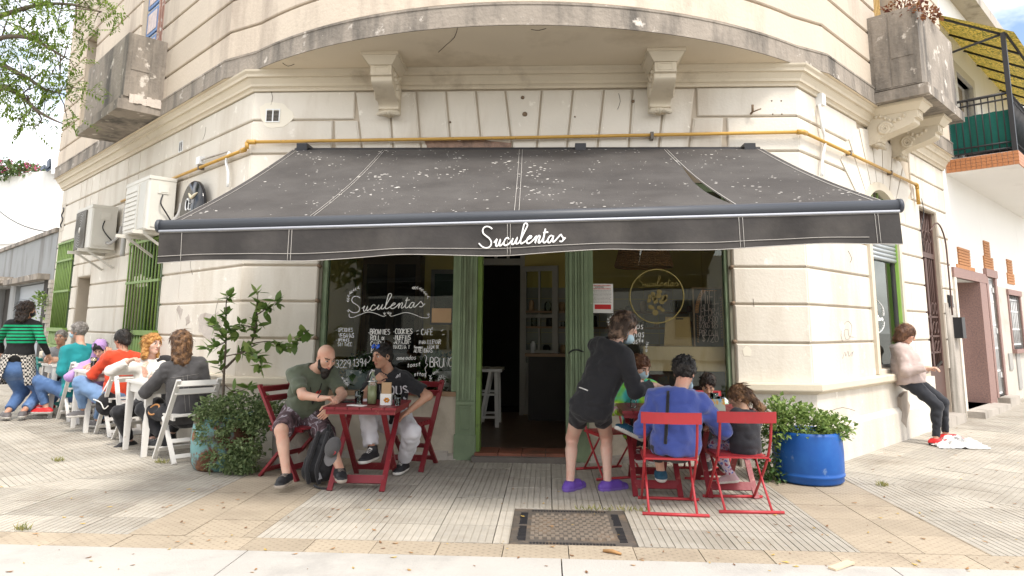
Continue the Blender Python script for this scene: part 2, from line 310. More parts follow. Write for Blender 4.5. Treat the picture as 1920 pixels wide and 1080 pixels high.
M_KERB = mat('pale_kerb_concrete', (.42,.40,.365), .88, .08, 3, bump=.25, bscale=70, stain=(.30,.285,.26), stain_scale=2, stain_lo=.52, stain_hi=.76)
M_ASPH = mat('pale_concrete_roadway', (.36,.345,.31), .9, .12, 4, bump=.3, stain=(.26,.245,.22), stain_scale=1.2)
def add_dots(m_, k, depth, thr=.55):
    t = m_.node_tree; N = t.nodes.new; l = t.links.new; p_ = t.nodes['Principled BSDF']; src = p_.inputs['Base Color'].links[0].from_socket
    co = N('ShaderNodeTexCoord'); sx = N('ShaderNodeSeparateXYZ'); l(co.outputs['Object'], sx.inputs[0]); f = []
    for i, sc in ((0, k), (1, k*1.25)):
        mu = N('ShaderNodeMath'); mu.operation = 'MULTIPLY'; mu.inputs[1].default_value = sc; l(sx.outputs[i], mu.inputs[0]); s = N('ShaderNodeMath'); s.operation = 'SINE'; l(mu.outputs[0], s.inputs[0]); f.append(s.outputs[0])
    ml = N('ShaderNodeMath'); ml.operation = 'MULTIPLY'; l(f[0], ml.inputs[0]); l(f[1], ml.inputs[1]); r_ = N('ShaderNodeMapRange'); r_.inputs[1].default_value = thr; r_.inputs[2].default_value = .9; r_.inputs[4].default_value = depth; l(ml.outputs[0], r_.inputs[0])
    no = N('ShaderNodeTexNoise'); no.inputs['Scale'].default_value = 1.6; l(co.outputs['Object'], no.inputs['Vector']); m2 = N('ShaderNodeMath'); m2.operation = 'MULTIPLY'; l(r_.outputs[0], m2.inputs[0]); l(no.outputs[0], m2.inputs[1])
    x = N('ShaderNodeMixRGB'); x.inputs[2].default_value = (.13,.10,.07,1); l(m2.outputs[0], x.inputs[0]); l(src, x.inputs[1]); l(x.outputs[0], p_.inputs['Base Color'])
add_dots(M_BEIGE, 2*math.pi/.075, .75)
object_tint(M_RIB, .16); object_tint(M_BEIGE, .12); object_tint(M_CREAM, .045); object_tint(M_UPPER, .05)
M_IRON = mat('cast_iron', (.16,.14,.12), .6, .25, 10, metal=.5, bump=.3, stain=(.28,.21,.15), stain_scale=5)

# ================================================================== ground
tag(MB().wbox(-220, 220, -200, 260, -.6, -.125).build('road', M_ASPH), kind='structure')
KY = G(960, 1045).y                                        # back of the kerb strip
yC = (G(485,1003).y+G(1000,1019).y+G(1600,1042).y)/3      # front of the ribbed field
xC0, xC1 = G(485,1003).x, (G(1626,1044).x+G(1452,918).x)/2
xB = (G(248,1000).x+G(450,895).x)/2
xD = (G(1883,1056).x+G(1583,897).x)/2
bed = [FL.at(30,-.2,0), FL.at(0,-.2,0), FR.at(0,-.2,0), FR.at(32,-.2,0), FR.at(32,3.6,0), (xD+3.2, KY, 0), (xB-3.0, KY, 0), FL.at(30,3.9,0)]
bed = [(p[0], p[1]) for p in bed]
sidewalk = MB().slab(bed, -.12, -.03).build('sidewalk', M_GROUT, kind='structure')
kerb = [(xB-3.0, KY-.006), (xD+3.2, KY-.006), (FR.at(32,3.6,0).x, FR.at(32,3.6,0).y), (FR.at(32,4.0,0).x, FR.at(32,4.0,0).y), (xD+3.6, KY-.5), (xB-3.4, KY-.5), tuple(FL.at(30,4.3,0))[:2], tuple(FL.at(30,3.9,0))[:2]]
def kerb_run(a, b, wdt, n):
    a, b = Vector((*a, 0)), Vector((*b, 0)); d = (b-a).normalized(); q = Vector((d.y, -d.x, 0))
    Lk = (b-a).length; k = n
    for i in range(k):
        s0, s1 = Lk*i/k+.004, Lk*(i+1)/k-.004
        p = [a+d*s0, a+d*s1, a+d*s1+q*wdt, a+d*s0+q*wdt]
        MB().slab([(v.x, v.y) for v in p], -.3, .002).build('kerb_stone', M_KERB, sidewalk)
kerb_run((xB-3.0, KY-.006), (xD+3.2, KY-.006), .62, 6)
kerb_run(bed[7], (xB-3.0, KY-.006), .4, 8); kerb_run((xD+3.2, KY-.006), bed[4], .4, 8)
ribbed_count = [0]
far_rib = MB(); far_plain = MB()
def clip(poly, nx, ny, c):
    out_ = []
    for i in range(len(poly)):
        a, b = poly[i], poly[(i+1) % len(poly)]
        da, db = a[0]*nx+a[1]*ny-c, b[0]*nx+b[1]*ny-c
        if da <= 0: out_.append(a)
        if (da < 0) != (db < 0) and abs(da-db) > 1e-12:
            t = da/(da-db); out_.append((a[0]+(b[0]-a[0])*t, a[1]+(b[1]-a[1])*t))
    return out_
def clip_poly(poly, conv):
    """conv is a counter-clockwise convex outline"""
    for i in range(len(conv)):
        a, b = conv[i], conv[(i+1) % len(conv)]
        nx, ny = b[1]-a[1], a[0]-b[0]; ln = math.hypot(nx, ny)
        if ln < 1e-9: continue
        poly = clip(poly, nx/ln, ny/ln, (a[0]*nx+a[1]*ny)/ln)
        if len(poly) < 3: return []
    return poly
def area(p): return .5*sum(p[i][0]*p[(i+1) % len(p)][1]-p[(i+1) % len(p)][0]*p[i][1] for i in range(len(p)))
def ccw(p): p = [tuple(q)[:2] for q in p]; return p if area(p) > 0 else p[::-1]
TILES = []
def pave(zone, org, ang, ribs, size=.40, pitch=.05, gap=.003):
    zone = ccw(zone); c, s = math.cos(ang), math.sin(ang)
    loc = [((x-org[0])*c+(y-org[1])*s, -(x-org[0])*s+(y-org[1])*c) for x, y in zone]
    back = lambda p: (org[0]+p[0]*c-p[1]*s, org[1]+p[0]*s+p[1]*c)
    i0, i1 = math.floor(min(p[0] for p in loc)/size), math.ceil(max(p[0] for p in loc)/size)
    j0, j1 = math.floor(min(p[1] for p in loc)/size), math.ceil(max(p[1] for p in loc)/size)
    for i in range(i0, i1):
        for j in range(j0, j1):
            cell = [(i*size+gap,j*size+gap),((i+1)*size-gap,j*size+gap),((i+1)*size-gap,(j+1)*size-gap),(i*size+gap,(j+1)*size-gap)]
            q = clip_poly(cell, loc)
            if len(q) < 3 or abs(area(q)) < .002: continue
            cx, cy = back((sum(p[0] for p in q)/len(q), sum(p[1] for p in q)/len(q)))
            # in the picture?
            v = Vector((cx, cy, 0))-O3; dd = v.dot(CF)
            if dd < .5: continue
            X = 960+FPX*v.dot(CR)/dd; Y = PPY-FPX*v.dot(CU)/dd
            seen = -160 < X < 2080 and Y < 1150
            TILES.append((ribs, dd if seen else dd+100, q, back, loc, i, j, size, pitch))
zA = [tuple(FL.at(30,-.02,0)), tuple(FL.at(.0,-.02,0)), tuple(G(339,871)), tuple(G(51,909))]
# seam A/B as a line through two points, extended
sa, sb = G(339,871), G(51,909); sdv = (sb-sa).normalized()
seamL = lambda t: tuple((sa+sdv*t))[:2]
se0, se1 = G(1619,898.6), G(1920,953); sev = (se1-se0).normalized()
seamR = lambda t: tuple((se0+sev*t))[:2]
cornL, cornR = (FL.at(0,-.02,0).x, FL.at(0,-.02,0).y), (FR.at(0,-.02,0).x, FR.at(0,-.02,0).y)
YB = yC
zoneC = [(xC0,yC),(xC1,yC),(xC1,D+.02),(xC0,D+.02)]
zoneLb = [(xB,yC),(xC0,yC),(xC0,D+.02),(cornL[0], D+.02),(xB,D-.6)] if xB < cornL[0] else [(xB,yC),(xC0,yC),(xC0,D+.02),(xB,D+.02)]
tB = (YB-sa.y)/sdv.y
zoneB = [(xB,YB),(xB,(sa+sdv*((xB-sa.x)/sdv.x)).y),seamL(tB-.02)]
def wing_zone(F, p0, dv_, keep):
    z = ccw([tuple(F.at(q,r,0))[:2] for q, r in ((-4,-.02),(24,-.02),(24,3.75),(-4,3.75))])
    nx, ny = dv_.y, -dv_.x
    if (keep.x-p0.x)*nx+(keep.y-p0.y)*ny > 0: nx, ny = -nx, -ny
    return clip(z, nx, ny, p0.x*nx+p0.y*ny)
zoneA = clip(wing_zone(FL, sa, sdv, FL.at(10,1,0)), 1, 0, xB)
zoneRb = [(xC1,yC),(xD,yC),(xD,D+.3),(xC1,D+.02)]
tD = (yC-se0.y)/sev.y
zoneD = [(xD,yC),(xD,(se0+sev*((xD-se0.x)/sev.x)).y),seamR(tD-.02)]
zoneE = clip(wing_zone(FR, se0, sev, FR.at(10,1,0)), -1, 0, -xD)
zoneF = [(xB-2.9,KY),(xD+3.1,KY),(xD+2.2,yC),(xB-2.2,yC)]
pave(zoneC, (xC0,yC), 0, True); pave(zoneB, (xB,YB), 0, True); pave(zoneD, (xD,yC), 0, True)
pave(zoneA, cornL, math.atan2(FL.u.y, FL.u.x)+math.pi/2, True); pave(zoneE, cornR, math.atan2(FR.u.y, FR.u.x)+math.pi/2, True)
pave(zoneLb, (xB,yC), 0, False); pave(zoneRb, (xC1,yC), 0, False); pave(zoneF, (xC0,yC), 0, False, size=yC-KY if .3 < yC-KY < .55 else .42)
GRATE = [G(968,952), G(1182,958), G(1190,1024), G(952,1019)]
gx0, gx1 = (GRATE[0].x+GRATE[3].x)/2, (GRATE[1].x+GRATE[2].x)/2-.015; gy0, gy1 = GRATE[3].y, GRATE[0].y
TILES.sort(key=lambda t: t[1])
full_mesh = {}
nrib = npl = 0
rnd = random.Random(3)
for ribs, dd, q, back, loc, i, j, size, pitch in TILES:
    if ribs: nrib += 1
    else: npl += 1
    mb = MB(); dz = rnd.uniform(-.0025, .0015)
    def prism(poly, z0, z1, dz=dz):
        p = ccw([back(a) for a in poly]); xs_, ys_ = [a[0] for a in p], [a[1] for a in p]; pcs = [p]
        if max(xs_) > gx0-.004 and min(xs_) < gx1+.004 and max(ys_) > gy0-.004 and min(ys_) < gy1+.004:   # leave the hole for the drain cover
            mid = clip(clip(p, -1, 0, -gx0+.004), 1, 0, gx1+.004) if len(p) > 2 else []
            pcs = [clip(p, 1, 0, gx0-.004), clip(p, -1, 0, -gx1-.004), clip(mid, 0, 1, gy0-.004) if len(mid) > 2 else [], clip(mid, 0, -1, -gy1-.004) if len(mid) > 2 else []]
        for p in pcs:
            k = len(p)
            if k < 3 or abs(area(p)) < 2e-5: continue
            mb.add([(x,y,z0+dz) for x,y in p]+[(x,y,z1+dz) for x,y in p], [tuple(range(k,2*k))]+[(a,(a+1)%k,k+(a+1)%k,k+a) for a in range(k)])
    if ribs and dd < 14:
        prism(q, -.03, -.0045)
        nb = round(size/pitch)
        for b in range(nb):
            u0 = i*size+b*pitch+.0045; bar = [(u0,-1e3),(u0+pitch-.0075,-1e3),(u0+pitch-.0075,1e3),(u0,1e3)]
            bq = clip(clip(q, 1, 0, u0+pitch-.0075), -1, 0, -u0)
            if len(bq) >= 3 and abs(area(bq)) > 1e-4: prism(bq, -.0045, 0)
    else: prism(q, -.03, 0)
    if not mb.v: continue
    single = (nrib <= 300 if ribs else npl <= 260)
    if single: mb.build('ribbed_tile' if ribs else 'plain_tile', M_RIB if ribs else M_BEIGE, sidewalk, recalc=False)
    else: (far_rib if ribs else far_plain).add(mb.v, mb.f)
if far_rib.v: far_rib.build('ribbed_tile_field', M_RIB, sidewalk, kind='stuff', recalc=False)
if far_plain.v: far_plain.build('plain_tile_field', M_BEIGE, sidewalk, kind='stuff', recalc=False)
# inspection cover in the pavement
cov = thing('drain_cover', ((gx0+gx1)/2, (gy0+gy1)/2, 0), 'rectangular cast iron chamber cover set in the pavement in front of the doorway', 'drain cover')
MB().wbox(gx0, gx1, gy0, gy1, -.029, -.008).build('frame', M_IRON, cov)
g = MB(); wx, wy = (gx1-gx0)*.68, (gy1-gy0)*.70; cx, cy_ = (gx0+gx1)/2, (gy0+gy1)/2
for b in range(12):
    for a in range(20):
        if (a+b) % 2: continue
        x0 = cx-wx/2+wx*a/20; y0 = cy_-wy/2+wy*b/12
        g.wbox(x0, x0+wx/20*.92, y0, y0+wy/12*.9, -.008, -.001)
g.build('raised_grip_pattern', mat('worn_iron', (.30,.25,.20), .55, .2, 12, metal=.4), cov, kind='stuff')
g = MB()
for a in range(26):
    x0 = cx-wx/2+wx*a/26
    for y0 in (gy0+.035, gy1-.065): g.wbox(x0, x0+.014, y0, y0+.028, -.008, -.004)
for sgn in (-1, 1):
    for a in range(22):
        y0 = gy0+.1+(gy1-gy0-.2)*a/22; x0 = cx+sgn*(wx/2+.055)
        if a != 11: g.wbox(x0-.025-rnd.uniform(0,.012), x0+.025, y0, y0+.013, -.008, -.003)
g.build('raised_lettering', M_STEEL, cov, kind='stuff')

# ================================================================== the corner building
bld = thing('corner_building', (0, D, 0), 'cream corner building with a curved overhanging upper floor above the cafe front', 'building')
def openwall(F, u0, u1, z0, z1, ops, fn):
    """split [u0,u1]x[z0,z1] minus openings into boxes and call fn(ua, ub, za, zb)"""
    us = sorted({u0, u1, *[min(max(o[k], u0), u1) for o in ops for k in (0, 1)]}); zs = sorted({z0, z1, *[min(max(o[k], z0), z1) for o in ops for k in (2, 3)]})
    for a in range(len(us)-1):
        run = None
        for b in range(len(zs)-1):
            um, zm = (us[a]+us[a+1])/2, (zs[b]+zs[b+1])/2
            if any(o[0] < um < o[1] and o[2] < zm < o[3] for o in ops):
                if run: fn(us[a], us[a+1], run[0], run[1]); run = None
            else: run = (run[0], zs[b+1]) if run else (zs[b], zs[b+1])
        if run: fn(us[a], us[a+1], run[0], run[1])
ROWS = [.80, 1.262, 1.673, 2.077, 2.49, 2.92, 3.372, 3.775, 4.13]
F0, F1 = FF.px(592, 600)[0], FF.px(1377, 600)[0]         # shopfront opening
LINT = 3.02
frontop = [(F0, F1, -1, LINT)]
W1 = (2.60, 4.02, .85, 3.02); NICHE = (6.20, 7.08, .0, 2.24); W2 = (7.46, 8.62, .95, 3.02)
RW = (2.02, 3.10, .92, 3.42); RD = (4.34, 5.30, .02, 3.30)
LLEN, RLEN = 8.9, 5.92
lops = [W1, NICHE, W2]; rops = [RW, RD]
# solid walls behind the panels (their face is the bottom of the joints)
for F, u1, ops in ((FF, WID, frontop), (FL, LLEN, lops), (FR, RLEN, rops)):
    mb = MB(); a0 = .002 if F is not FF else 0
    openwall(F, a0, u1, -.1, 4.3, ops, lambda a,b,c,d: mb.box(F, a, b, -.36, -.028, c, d))
    mb.build('wall', M_JOINT, bld)
def panel(F, a, b, c, d, m=M_CREAM, g=.011, n1=0., name='wall_panel', n0=-.03):
    if b-a < .06 or d-c < .06: return
    MB().cbox(F, a+(g if a > .02 else 0), b-g*.3, n0, n1, c+g, d-g, .012).build(name, m, bld)
for F, u1, ops in ((FF, WID, frontop), (FL, LLEN, lops), (FR, RLEN, rops)):
    for r in range(len(ROWS)-1):
        z0, z1 = ROWS[r], ROWS[r+1]
        if F is FF and z0 > 2.7: continue
        us = [0, u1] if F is FF else ([0, 1.9, 4.6, 6.7, u1] if F is FL else [0, 2.0, 3.6, u1])
        o2 = ops
        if F is FR and z0 > 3.3: o2 = ops+[(1.85, 4.05, 3.30, 4.2)]
        for k in range(len(us)-1): openwall(F, us[k], us[k+1], z0, z1, o2, lambda a,b,c,d: panel(F, a, b, c, d))
# flat arch of tall voussoirs above the awning
JN = [((665,167),(677,270)),((728,165),(736,270)),((780,167),(788,263)),((836,167),(844,262)),((892,167),(901,260)),((947,165),(958,259)),((1016,163),(1008,260)),((1075,163),(1065,258)),((1133,163),(1122,263)),((1187,162),(1180,262)),((1248,162),(1237,262)),((1305,161),(1294,260))]
def jline(j, z):
    (a, za), (b, zb) = FF.px(*j[0]), FF.px(*j[1]); t = (z-za)/(zb-za); return a+(b-a)*t
ZT, ZB = 4.12, 3.20
def vous(poly):
    c = [sum(p[0] for p in poly)/len(poly), sum(p[1] for p in poly)/len(poly)]
    ins = lambda p, e: (p[0]+(e if p[0] < c[0] else -e), p[1]+(e if p[1] < c[1] else -e))
    mb = MB(); a = [ins(p, .012) for p in poly]; b = [ins(p, .024) for p in poly]; k = len(poly)
    vs = [FF.at(u,-.03,z) for u,z in a]+[FF.at(u,-.010,z) for u,z in a]+[FF.at(u,-.008,z) for u,z in b]+[FF.at(u,0,z) for u,z in [ins(p,.03) for p in poly]]
    fs = [tuple(range(3*k,4*k))]
    for L0 in (0, k, 2*k): fs += [(L0+i, L0+(i+1)%k, L0+k+(i+1)%k, L0+k+i) for i in range(k)]
    mb.add(vs, fs); mb.build('voussoir', M_CREAM, bld)
for i in range(len(JN)-1):
    vous([(jline(JN[i],ZB),ZB),(jline(JN[i+1],ZB),ZB),(jline(JN[i+1],ZT),ZT),(jline(JN[i],ZT),ZT)])
jl, jr = JN[0], JN[-1]
kL = FF.px(627,228)[0]; kR = FF.px(1355,221)[0]
panel(FF, 0, jline(jl,3.95)-.02, 3.775, 4.13); panel(FF, jline(jr,3.95)+.02, WID, 3.775, 4.13)
panel(FF, 0, kL-.02, 3.372, 3.775); panel(FF, kR+.04, WID, 3.372, 3.775)
panel(FF, 0, kL+.05, 2.92, 3.372); panel(FF, kR-.03, WID, 2.92, 3.372)
vous([(kL+.03,ZB),(jline(jl,ZB),ZB),(jline(jl,3.775),3.775),(kL-.01,3.775)]); vous([(jline(jr,ZB),ZB),(kR-.03,ZB),(kR+.02,3.775),(jline(jr,3.775),3.775)])
# cornice swept round the three faces
def mit(n1, n2): return (n1+n2)/(1+n1.dot(n2))
cpath = [(FL.at(LLEN,0,0), FL.n), (FL.at(0,0,0), mit(FL.n, FF.n)), (FR.at(0,0,0), mit(FR.n, FF.n)), (FR.at(RLEN,0,0), FR.n)]
MB().sweep(cpath, [(-.05,4.125),(.02,4.125),(.022,4.15),(.035,4.165),(.055,4.17),(.058,4.2),(.085,4.245),(.09,4.25),(.09,4.262),(.12,4.268),(.125,4.30),(.15,4.325),(.155,4.344),(-.05,4.344)]).build('cornice', M_MOULD, bld)
# overhanging curved slab
BOW = [(480,132),(580,97),(680,72),(780,58),(880,52),(980,47),(1113,50),(1228,62),(1317,77),(1406,93),(1494,123)]
ZS = 4.346
bowp = [tuple(G(x,y,ZS))[:2] for x, y in BOW]
# smooth symmetric curve through the measured points
bx = np.array([p[0] for p in bowp]); by = np.array([p[1] for p in bowp])
cf = np.polyfit(bx, by, 4)
xs = np.linspace(bx.min()-.02, bx.max()+.02, 41)
arc = [(float(x), float(np.polyval(cf, x))) for x in xs]
lw = [tuple(FL.at(LLEN,.19,0))[:2], tuple(FL.at(4,.19,0))[:2], tuple(FL.at(.45,.19,0))[:2]]; rw = [tuple(FR.at(.45,.19,0))[:2], tuple(FR.at(3,.19,0))[:2], tuple(FR.at(RLEN,.19,0))[:2]]
edge = lw+arc+rw
def offset_path(pts, off):
    res = []
    for i, p in enumerate(pts):
        a, b = pts[max(i-1,0)], pts[min(i+1,len(pts)-1)]
        d = Vector((b[0]-a[0], b[1]-a[1], 0)).normalized(); n = Vector((d.y, -d.x, 0)); res.append((Vector((p[0], p[1], 0))+n*off, n))
    return res
sl = edge+[tuple(FR.at(RLEN,-.3,0))[:2], tuple(FR.at(0,-.3,0))[:2], tuple(FL.at(0,-.3,0))[:2], tuple(FL.at(LLEN,-.3,0))[:2]]
mb = MB(); k = len(sl); mb.add([(x,y,ZS) for x,y in sl], [tuple(range(k))]); mb.build('soffit', M_SOFFIT, bld, recalc=False)
# soffit edge line, fascia band with a small drip lip, weathered
pth = offset_path(edge, 0)
MB().sweep(pth, [(-.2,ZS+.003),(.006,ZS+.003),(.006,ZS+.02),(-.004,ZS+.026),(-.004,ZS+.215),(.004,ZS+.222),(.004,ZS+.243),(-.2,ZS+.243)], smooth=False).build('balcony_fascia', M_CONC, bld)
# upper storey: courses of render with recessed joints
ZU = ZS+.243
cz = [ZU+.002, ZU+.36]+[ZU+.36+.42*i for i in range(1, 12)]
bow_only = offset_path(lw[2:]+arc+rw[:1], -.035)
UL = (3.0, 4.12, 5.30, 7.9); UL2 = (6.75, 7.55, 5.0, 7.0); UR = (2.4, 3.5, 4.9, 7.6); UR2=(9,9,9,9)
FLu = Frame(tuple(FL.at(0,.155,0))[:2], FL.u[:2], FL.n[:2]); FRu = Frame(tuple(FR.at(0,.155,0))[:2], FR.u[:2], FR.n[:2])
# fascia/streak dirt lives in the render material; joints are real
MB().sweep(bow_only, [(-.25,ZU),(-.03,ZU),(-.03,9.6),(-.25,9.6)]).build('upper_wall_core', M_JOINT, bld)
for F, ln, ops in ((FLu, LLEN, [UL, UL2]), (FRu, RLEN, [UR])):
    mb = MB(); openwall(F, .45, ln, ZU, 9.6, ops, lambda a,b,c,d: mb.box(F, a, b, -.35, -.03, c, d)); mb.build('upper_wall_core', M_JOINT, bld)
for i in range(len(cz)-1):
    z0, z1 = cz[i]+.014, cz[i+1]-.014
    MB().sweep(bow_only, [(-.05,z0),(-.010,z0),(0,z0+.012),(0,z1-.012),(-.010,z1),(-.05,z1)]).build('upper_wall_course', M_UPPER, bld)
    for F, ln, ops in ((FLu, LLEN, [UL, UL2]), (FRu, RLEN, [UR])):
        openwall(F, .45, ln, z0, z1, ops, lambda a,b,c,d: MB().cbox(F, a, b, -.04, 0, c, d, .012).build('upper_wall_course', M_UPPER, bld) if b-a>.03 and d-c>.03 else None)
MB().slab(sl, 9.6, 9.75).build('roof', M_CONC2, bld)
# dark rooms behind the upper openings
M_BLIND = mat('weathered_wood_shutter', (.28,.20,.13), .7, .2, 4, stain=(.16,.10,.07), stain_scale=5, streak=True)
MB().box(FLu, UL2[0]-.05, UL2[1]+.05, -.9, -.55, UL2[2]-.1, UL2[3]+.1).build('dark_room', M_DARK, bld)
w_ = MB().box(FLu, UL[0], UL[1], -.16, -.10, UL[2], UL[3]).build('window', M_WHITEP, bld)
M_BLUE = mat('blue_tile_paint', (.10,.20,.42), .5, .2, 20); M_REDW = mat('flaking_red_frame', (.33,.17,.12), .7, .3, 9, wear=(.55,.50,.44), wear_scale=9, wear_lo=.55, wear_hi=.62)
b = MB()
for zz in np.arange(5.5, 7.6, .48):
    b.box(FLu, 3.50, 4.05, -.10, -.075, zz, zz+.42)
b.build('stained_glass_border', M_BLUE, w_)
for zz in np.arange(5.5, 7.6, .48): MB().box(FLu, 3.57, 3.98, -.076, -.068, zz+.05, zz+.37).build('stained_glass_pane', mat('rosy_pattern_glass', (.52,.40,.36), .3, .4, 14), w_)
b = MB(); [b.box(FLu, 3.02+.11*q, 3.10+.11*q, -.10, -.05, 5.3, 7.8) for q in range(4)]; b.build('frame', M_REDW, w_)
w_ = MB().box(FRu, UR[0], UR[1], -.34, -.30, UR[2], UR[3]).build('window', M_DARK, bld)
b = MB(); [b.box(FRu, UR[0]+.07*q, UR[0]+.07*q+.05, -.30, -.22, UR[2], UR[3]) for q in range(int((UR[1]-UR[0])/.07))]; b.build('shutter_slats', mat('ochre_shutter', (.45,.29,.10), .6, .2, 8), w_)
# plinth and ledge: swept under the piers and the wing walls
def ledge(path):
    MB().sweep(path, [(-.05,.735),(.05,.735),(.062,.748),(.10,.768),(.105,.78),(.105,.835),(.095,.85),(-.05,.85)]).build('ledge', M_MOULD, bld)
def plinth(path):
    MB().sweep(path, [(-.05,-.1),(.075,-.1),(.075,.36),(.05,.41),(.03,.42),(.03,.735),(-.05,.735)]).build('plinth', M_CREAM, bld)
ledge_L = [(FL.at(LLEN,0,0),FL.n),(FL.at(0,0,0),mit(FL.n,FF.n)),(FF.at(F0,0,0),FF.n)]
ledge_R = [(FF.at(F1,0,0),FF.n),(FR.at(0,0,0),mit(FR.n,FF.n)),(FR.at(3.32,0,0),FR.n)]
ledge(ledge_L); ledge(ledge_R); plinth([(FL.at(7.1,0,0),FL.n)]+ledge_L[1:]); plinth(ledge_R)
plinth([(FR.at(3.32,0,0),FR.n),(FR.at(4.30,0,0),FR.n)])
# dirty rough patch of plaster at the foot of the front wall
for u0, u1 in ((F0+.02, FF.px(855,800)[0]), (FF.px(1103,800)[0], F1-.02)):
    mb = MB(); mb.box(FF, u0, u1, -.30, -.055, -.1, .655 if u0 < 2 else .60); mb.build('dado_wall', mat('stained_cream_dado', (.56,.50,.40), .85, .1, 2, bump=.4, bscale=18, stain=(.33,.28,.21), stain_scale=1.6, stain_lo=.5, stain_hi=.7), bld)
    mb = MB(); rr = random.Random(int(u0*100))
    n_ = 13
    for q in range(n_):
        a = u0+(u1-u0)*q/n_; h = .02+.05*rr.random(); h2 = .02+.05*rr.random(); e = -.035+.03*rr.random(); bb = a+(u1-u0)/n_*(1.0+.3*rr.random())
        bb = min(bb, u1)
        mb.hexa([FF.at(a,-.07,-.05),FF.at(bb,-.07,-.05),FF.at(bb,e+.05,-.05),FF.at(a,e+.06,-.05),FF.at(a,-.07,h+.03),FF.at(bb,-.07,h2+.03),FF.at(bb,e,h2),FF.at(a,e,h)])
    mb.build('crumbled_footing', M_CONC2, bld, kind='stuff')

# ------------------------------------------------------------------ shopfront joinery
def pilaster(xa, xb):
    u0, u1 = FF.px(xa,600)[0], FF.px(xb,600)[0]; w = u1-u0
    t = MB(); t.box(FF, u0, u1, -.20, -.02, .02, LINT)
    t.box(FF, u0-.012, u1+.012, -.19, .0, .0, .26)
    for q in (.06, .32, .66): t.box(FF, u0+w*q, u0+w*q+w*.10, -.02, -.004, .62, LINT)
    for q in (.20, .50, .80): t.box(FF, u0+w*q, u0+w*q+w*.045, -.02, -.010, .62, LINT)
    t.box(FF, u0+.004, u1-.004, -.02, .006, .575, .61)
    o = t.build('pilaster', M_GREEN, bld)
    s = MB(); a, b = u0+w*.2, u1-w*.2
    s.box(FF, a, b, -.02, .004, .30, .315); s.box(FF, a, b, -.02, .004, .545, .56); s.box(FF, a, a+.014, -.02, .004, .315, .545); s.box(FF, b-.014, b, -.02, .004, .315, .545)
    s.build('sunk_panel_moulding', M_GREEN, o)
    return u0, u1
PL = pilaster(857, 893); PR = pilaster(1067, 1103)
b = MB(); b.box(FF, PL[1]+.004, PL[1]+.05, -.22, -.05, .05, LINT); b.build('door_jamb', M_GRILLE, bld)
b = MB(); b.box(FF, PR[0]-.035, PR[0]-.003, -.22, -.06, .05, LINT); b.build('door_jamb', M_GREEN, bld)
def shopwin(u0, u1, z0, side):
    fr_ = MB()
    fr_.box(FF, u0, u0+.055, -.17, -.06, z0, LINT); fr_.box(FF, u1-.055, u1, -.17, -.06, z0, LINT); fr_.box(FF, u0+.055, u1-.055, -.16, -.06, LINT-.09, LINT)
    f = fr_.build('shop_window', M_GREEN, bld)
    MB().box(FF, u0+.05, u1-.05, -.122, -.116, z0+.005, LINT-.085).build('pane', M_GLASS, f)
    MB().box(FF, u0-.004, u1+.004, -.26, -.03, z0-.05, z0-.004).build('sill', M_WOODSILL, f)
    return f
ZW = FF.px(720,733,-.03)[1]
GL_N = -.112                                               # just in front of the panes
wl_ = shopwin(FF.px(597,600)[0], PL[0]-.004, ZW, 0)
wr_ = shopwin(PR[1]+.004, FF.px(1375,600)[0], ZW-.05, 1)
# stone jamb edges with hinge pins
for u, sgn in ((F0, 1), (F1, -1)):
    b = MB(); a, c = sorted((u, u+sgn*.035)); b.box(FF, a, c, -.19, -.035, .0, LINT); o = b.build('window_jamb', mat('grey_green_jamb', (.20,.19,.14), .7, .25, 6), bld)
    h = MB()
    for z in (1.27, 1.68, 2.07): h.tube([FF.at(u+sgn*.01,-.03,z), FF.at(u+sgn*.01,.03,z+.005)], .022, 8)
    h.build('hinge_pin', mat('rusty_iron', (.20,.14,.09), .8, .3, 12), o)
MB().box(FF, F0, F1, -.22, -.03, LINT, LINT+.06).build('lintel', M_GREEN, bld)
# threshold: terracotta step
u0, u1 = PL[1], PR[0]
st = MB().box(FF, u0-.02, u1+.02, -.36, .10, -.05, .055).build('door_step', mat('worn_grey_stone', (.17,.15,.13), .8, .25, 6, bump=.3), bld)
for q in range(4):
    a = u0+(u1-u0)*q/4; MB().box(FF, a+.004, a+(u1-u0)/4-.004, -.34, .03, .055, .083).build('step_tile', M_TERRA, st)

# ------------------------------------------------------------------ room behind the shopfront
RY = D+3.3                                                 # back wall
x0, x1 = FF.at(F0,0,0).x-.5, FF.at(F1,0,0).x+.4
room = MB(); room.wbox(x0-.1, x1+.1, D+.36, RY+.3, -.12, .07); room.build('room_floor', mat('dark_floor_tile', (.16,.10,.07), .35, .25, 8), bld)
MB().wbox(x0-.1, x0, D+.36, RY, .07, 3.1).build('room_side_wall', M_OLIVE, bld); MB().wbox(x1, x1+.1, D+.36, RY, .07, 3.1).build('room_side_wall', M_OLIVE, bld)
MB().wbox(x0-.1, x1+.1, D+.36, RY+.12, 3.101, 3.2).build('room_ceiling', mat('cream_ceiling', (.62,.56,.42), .9, .05, 2), bld)
dxa, dxb = P(905,600,RY).x, P(975,600,RY).x; dtop = P(940,497,RY).z; dtp2 = P(940,470,RY).z
bw = MB(); bw.wbox(x0, dxa, RY, RY+.12, .07, 3.1); bw.wbox(dxb, x1, RY, RY+.12, .07, 3.1); bw.wbox(dxa, dxb, RY, RY+.12, 2.95, 3.1); bw.build('room_back_wall', M_OLIVE, bld)
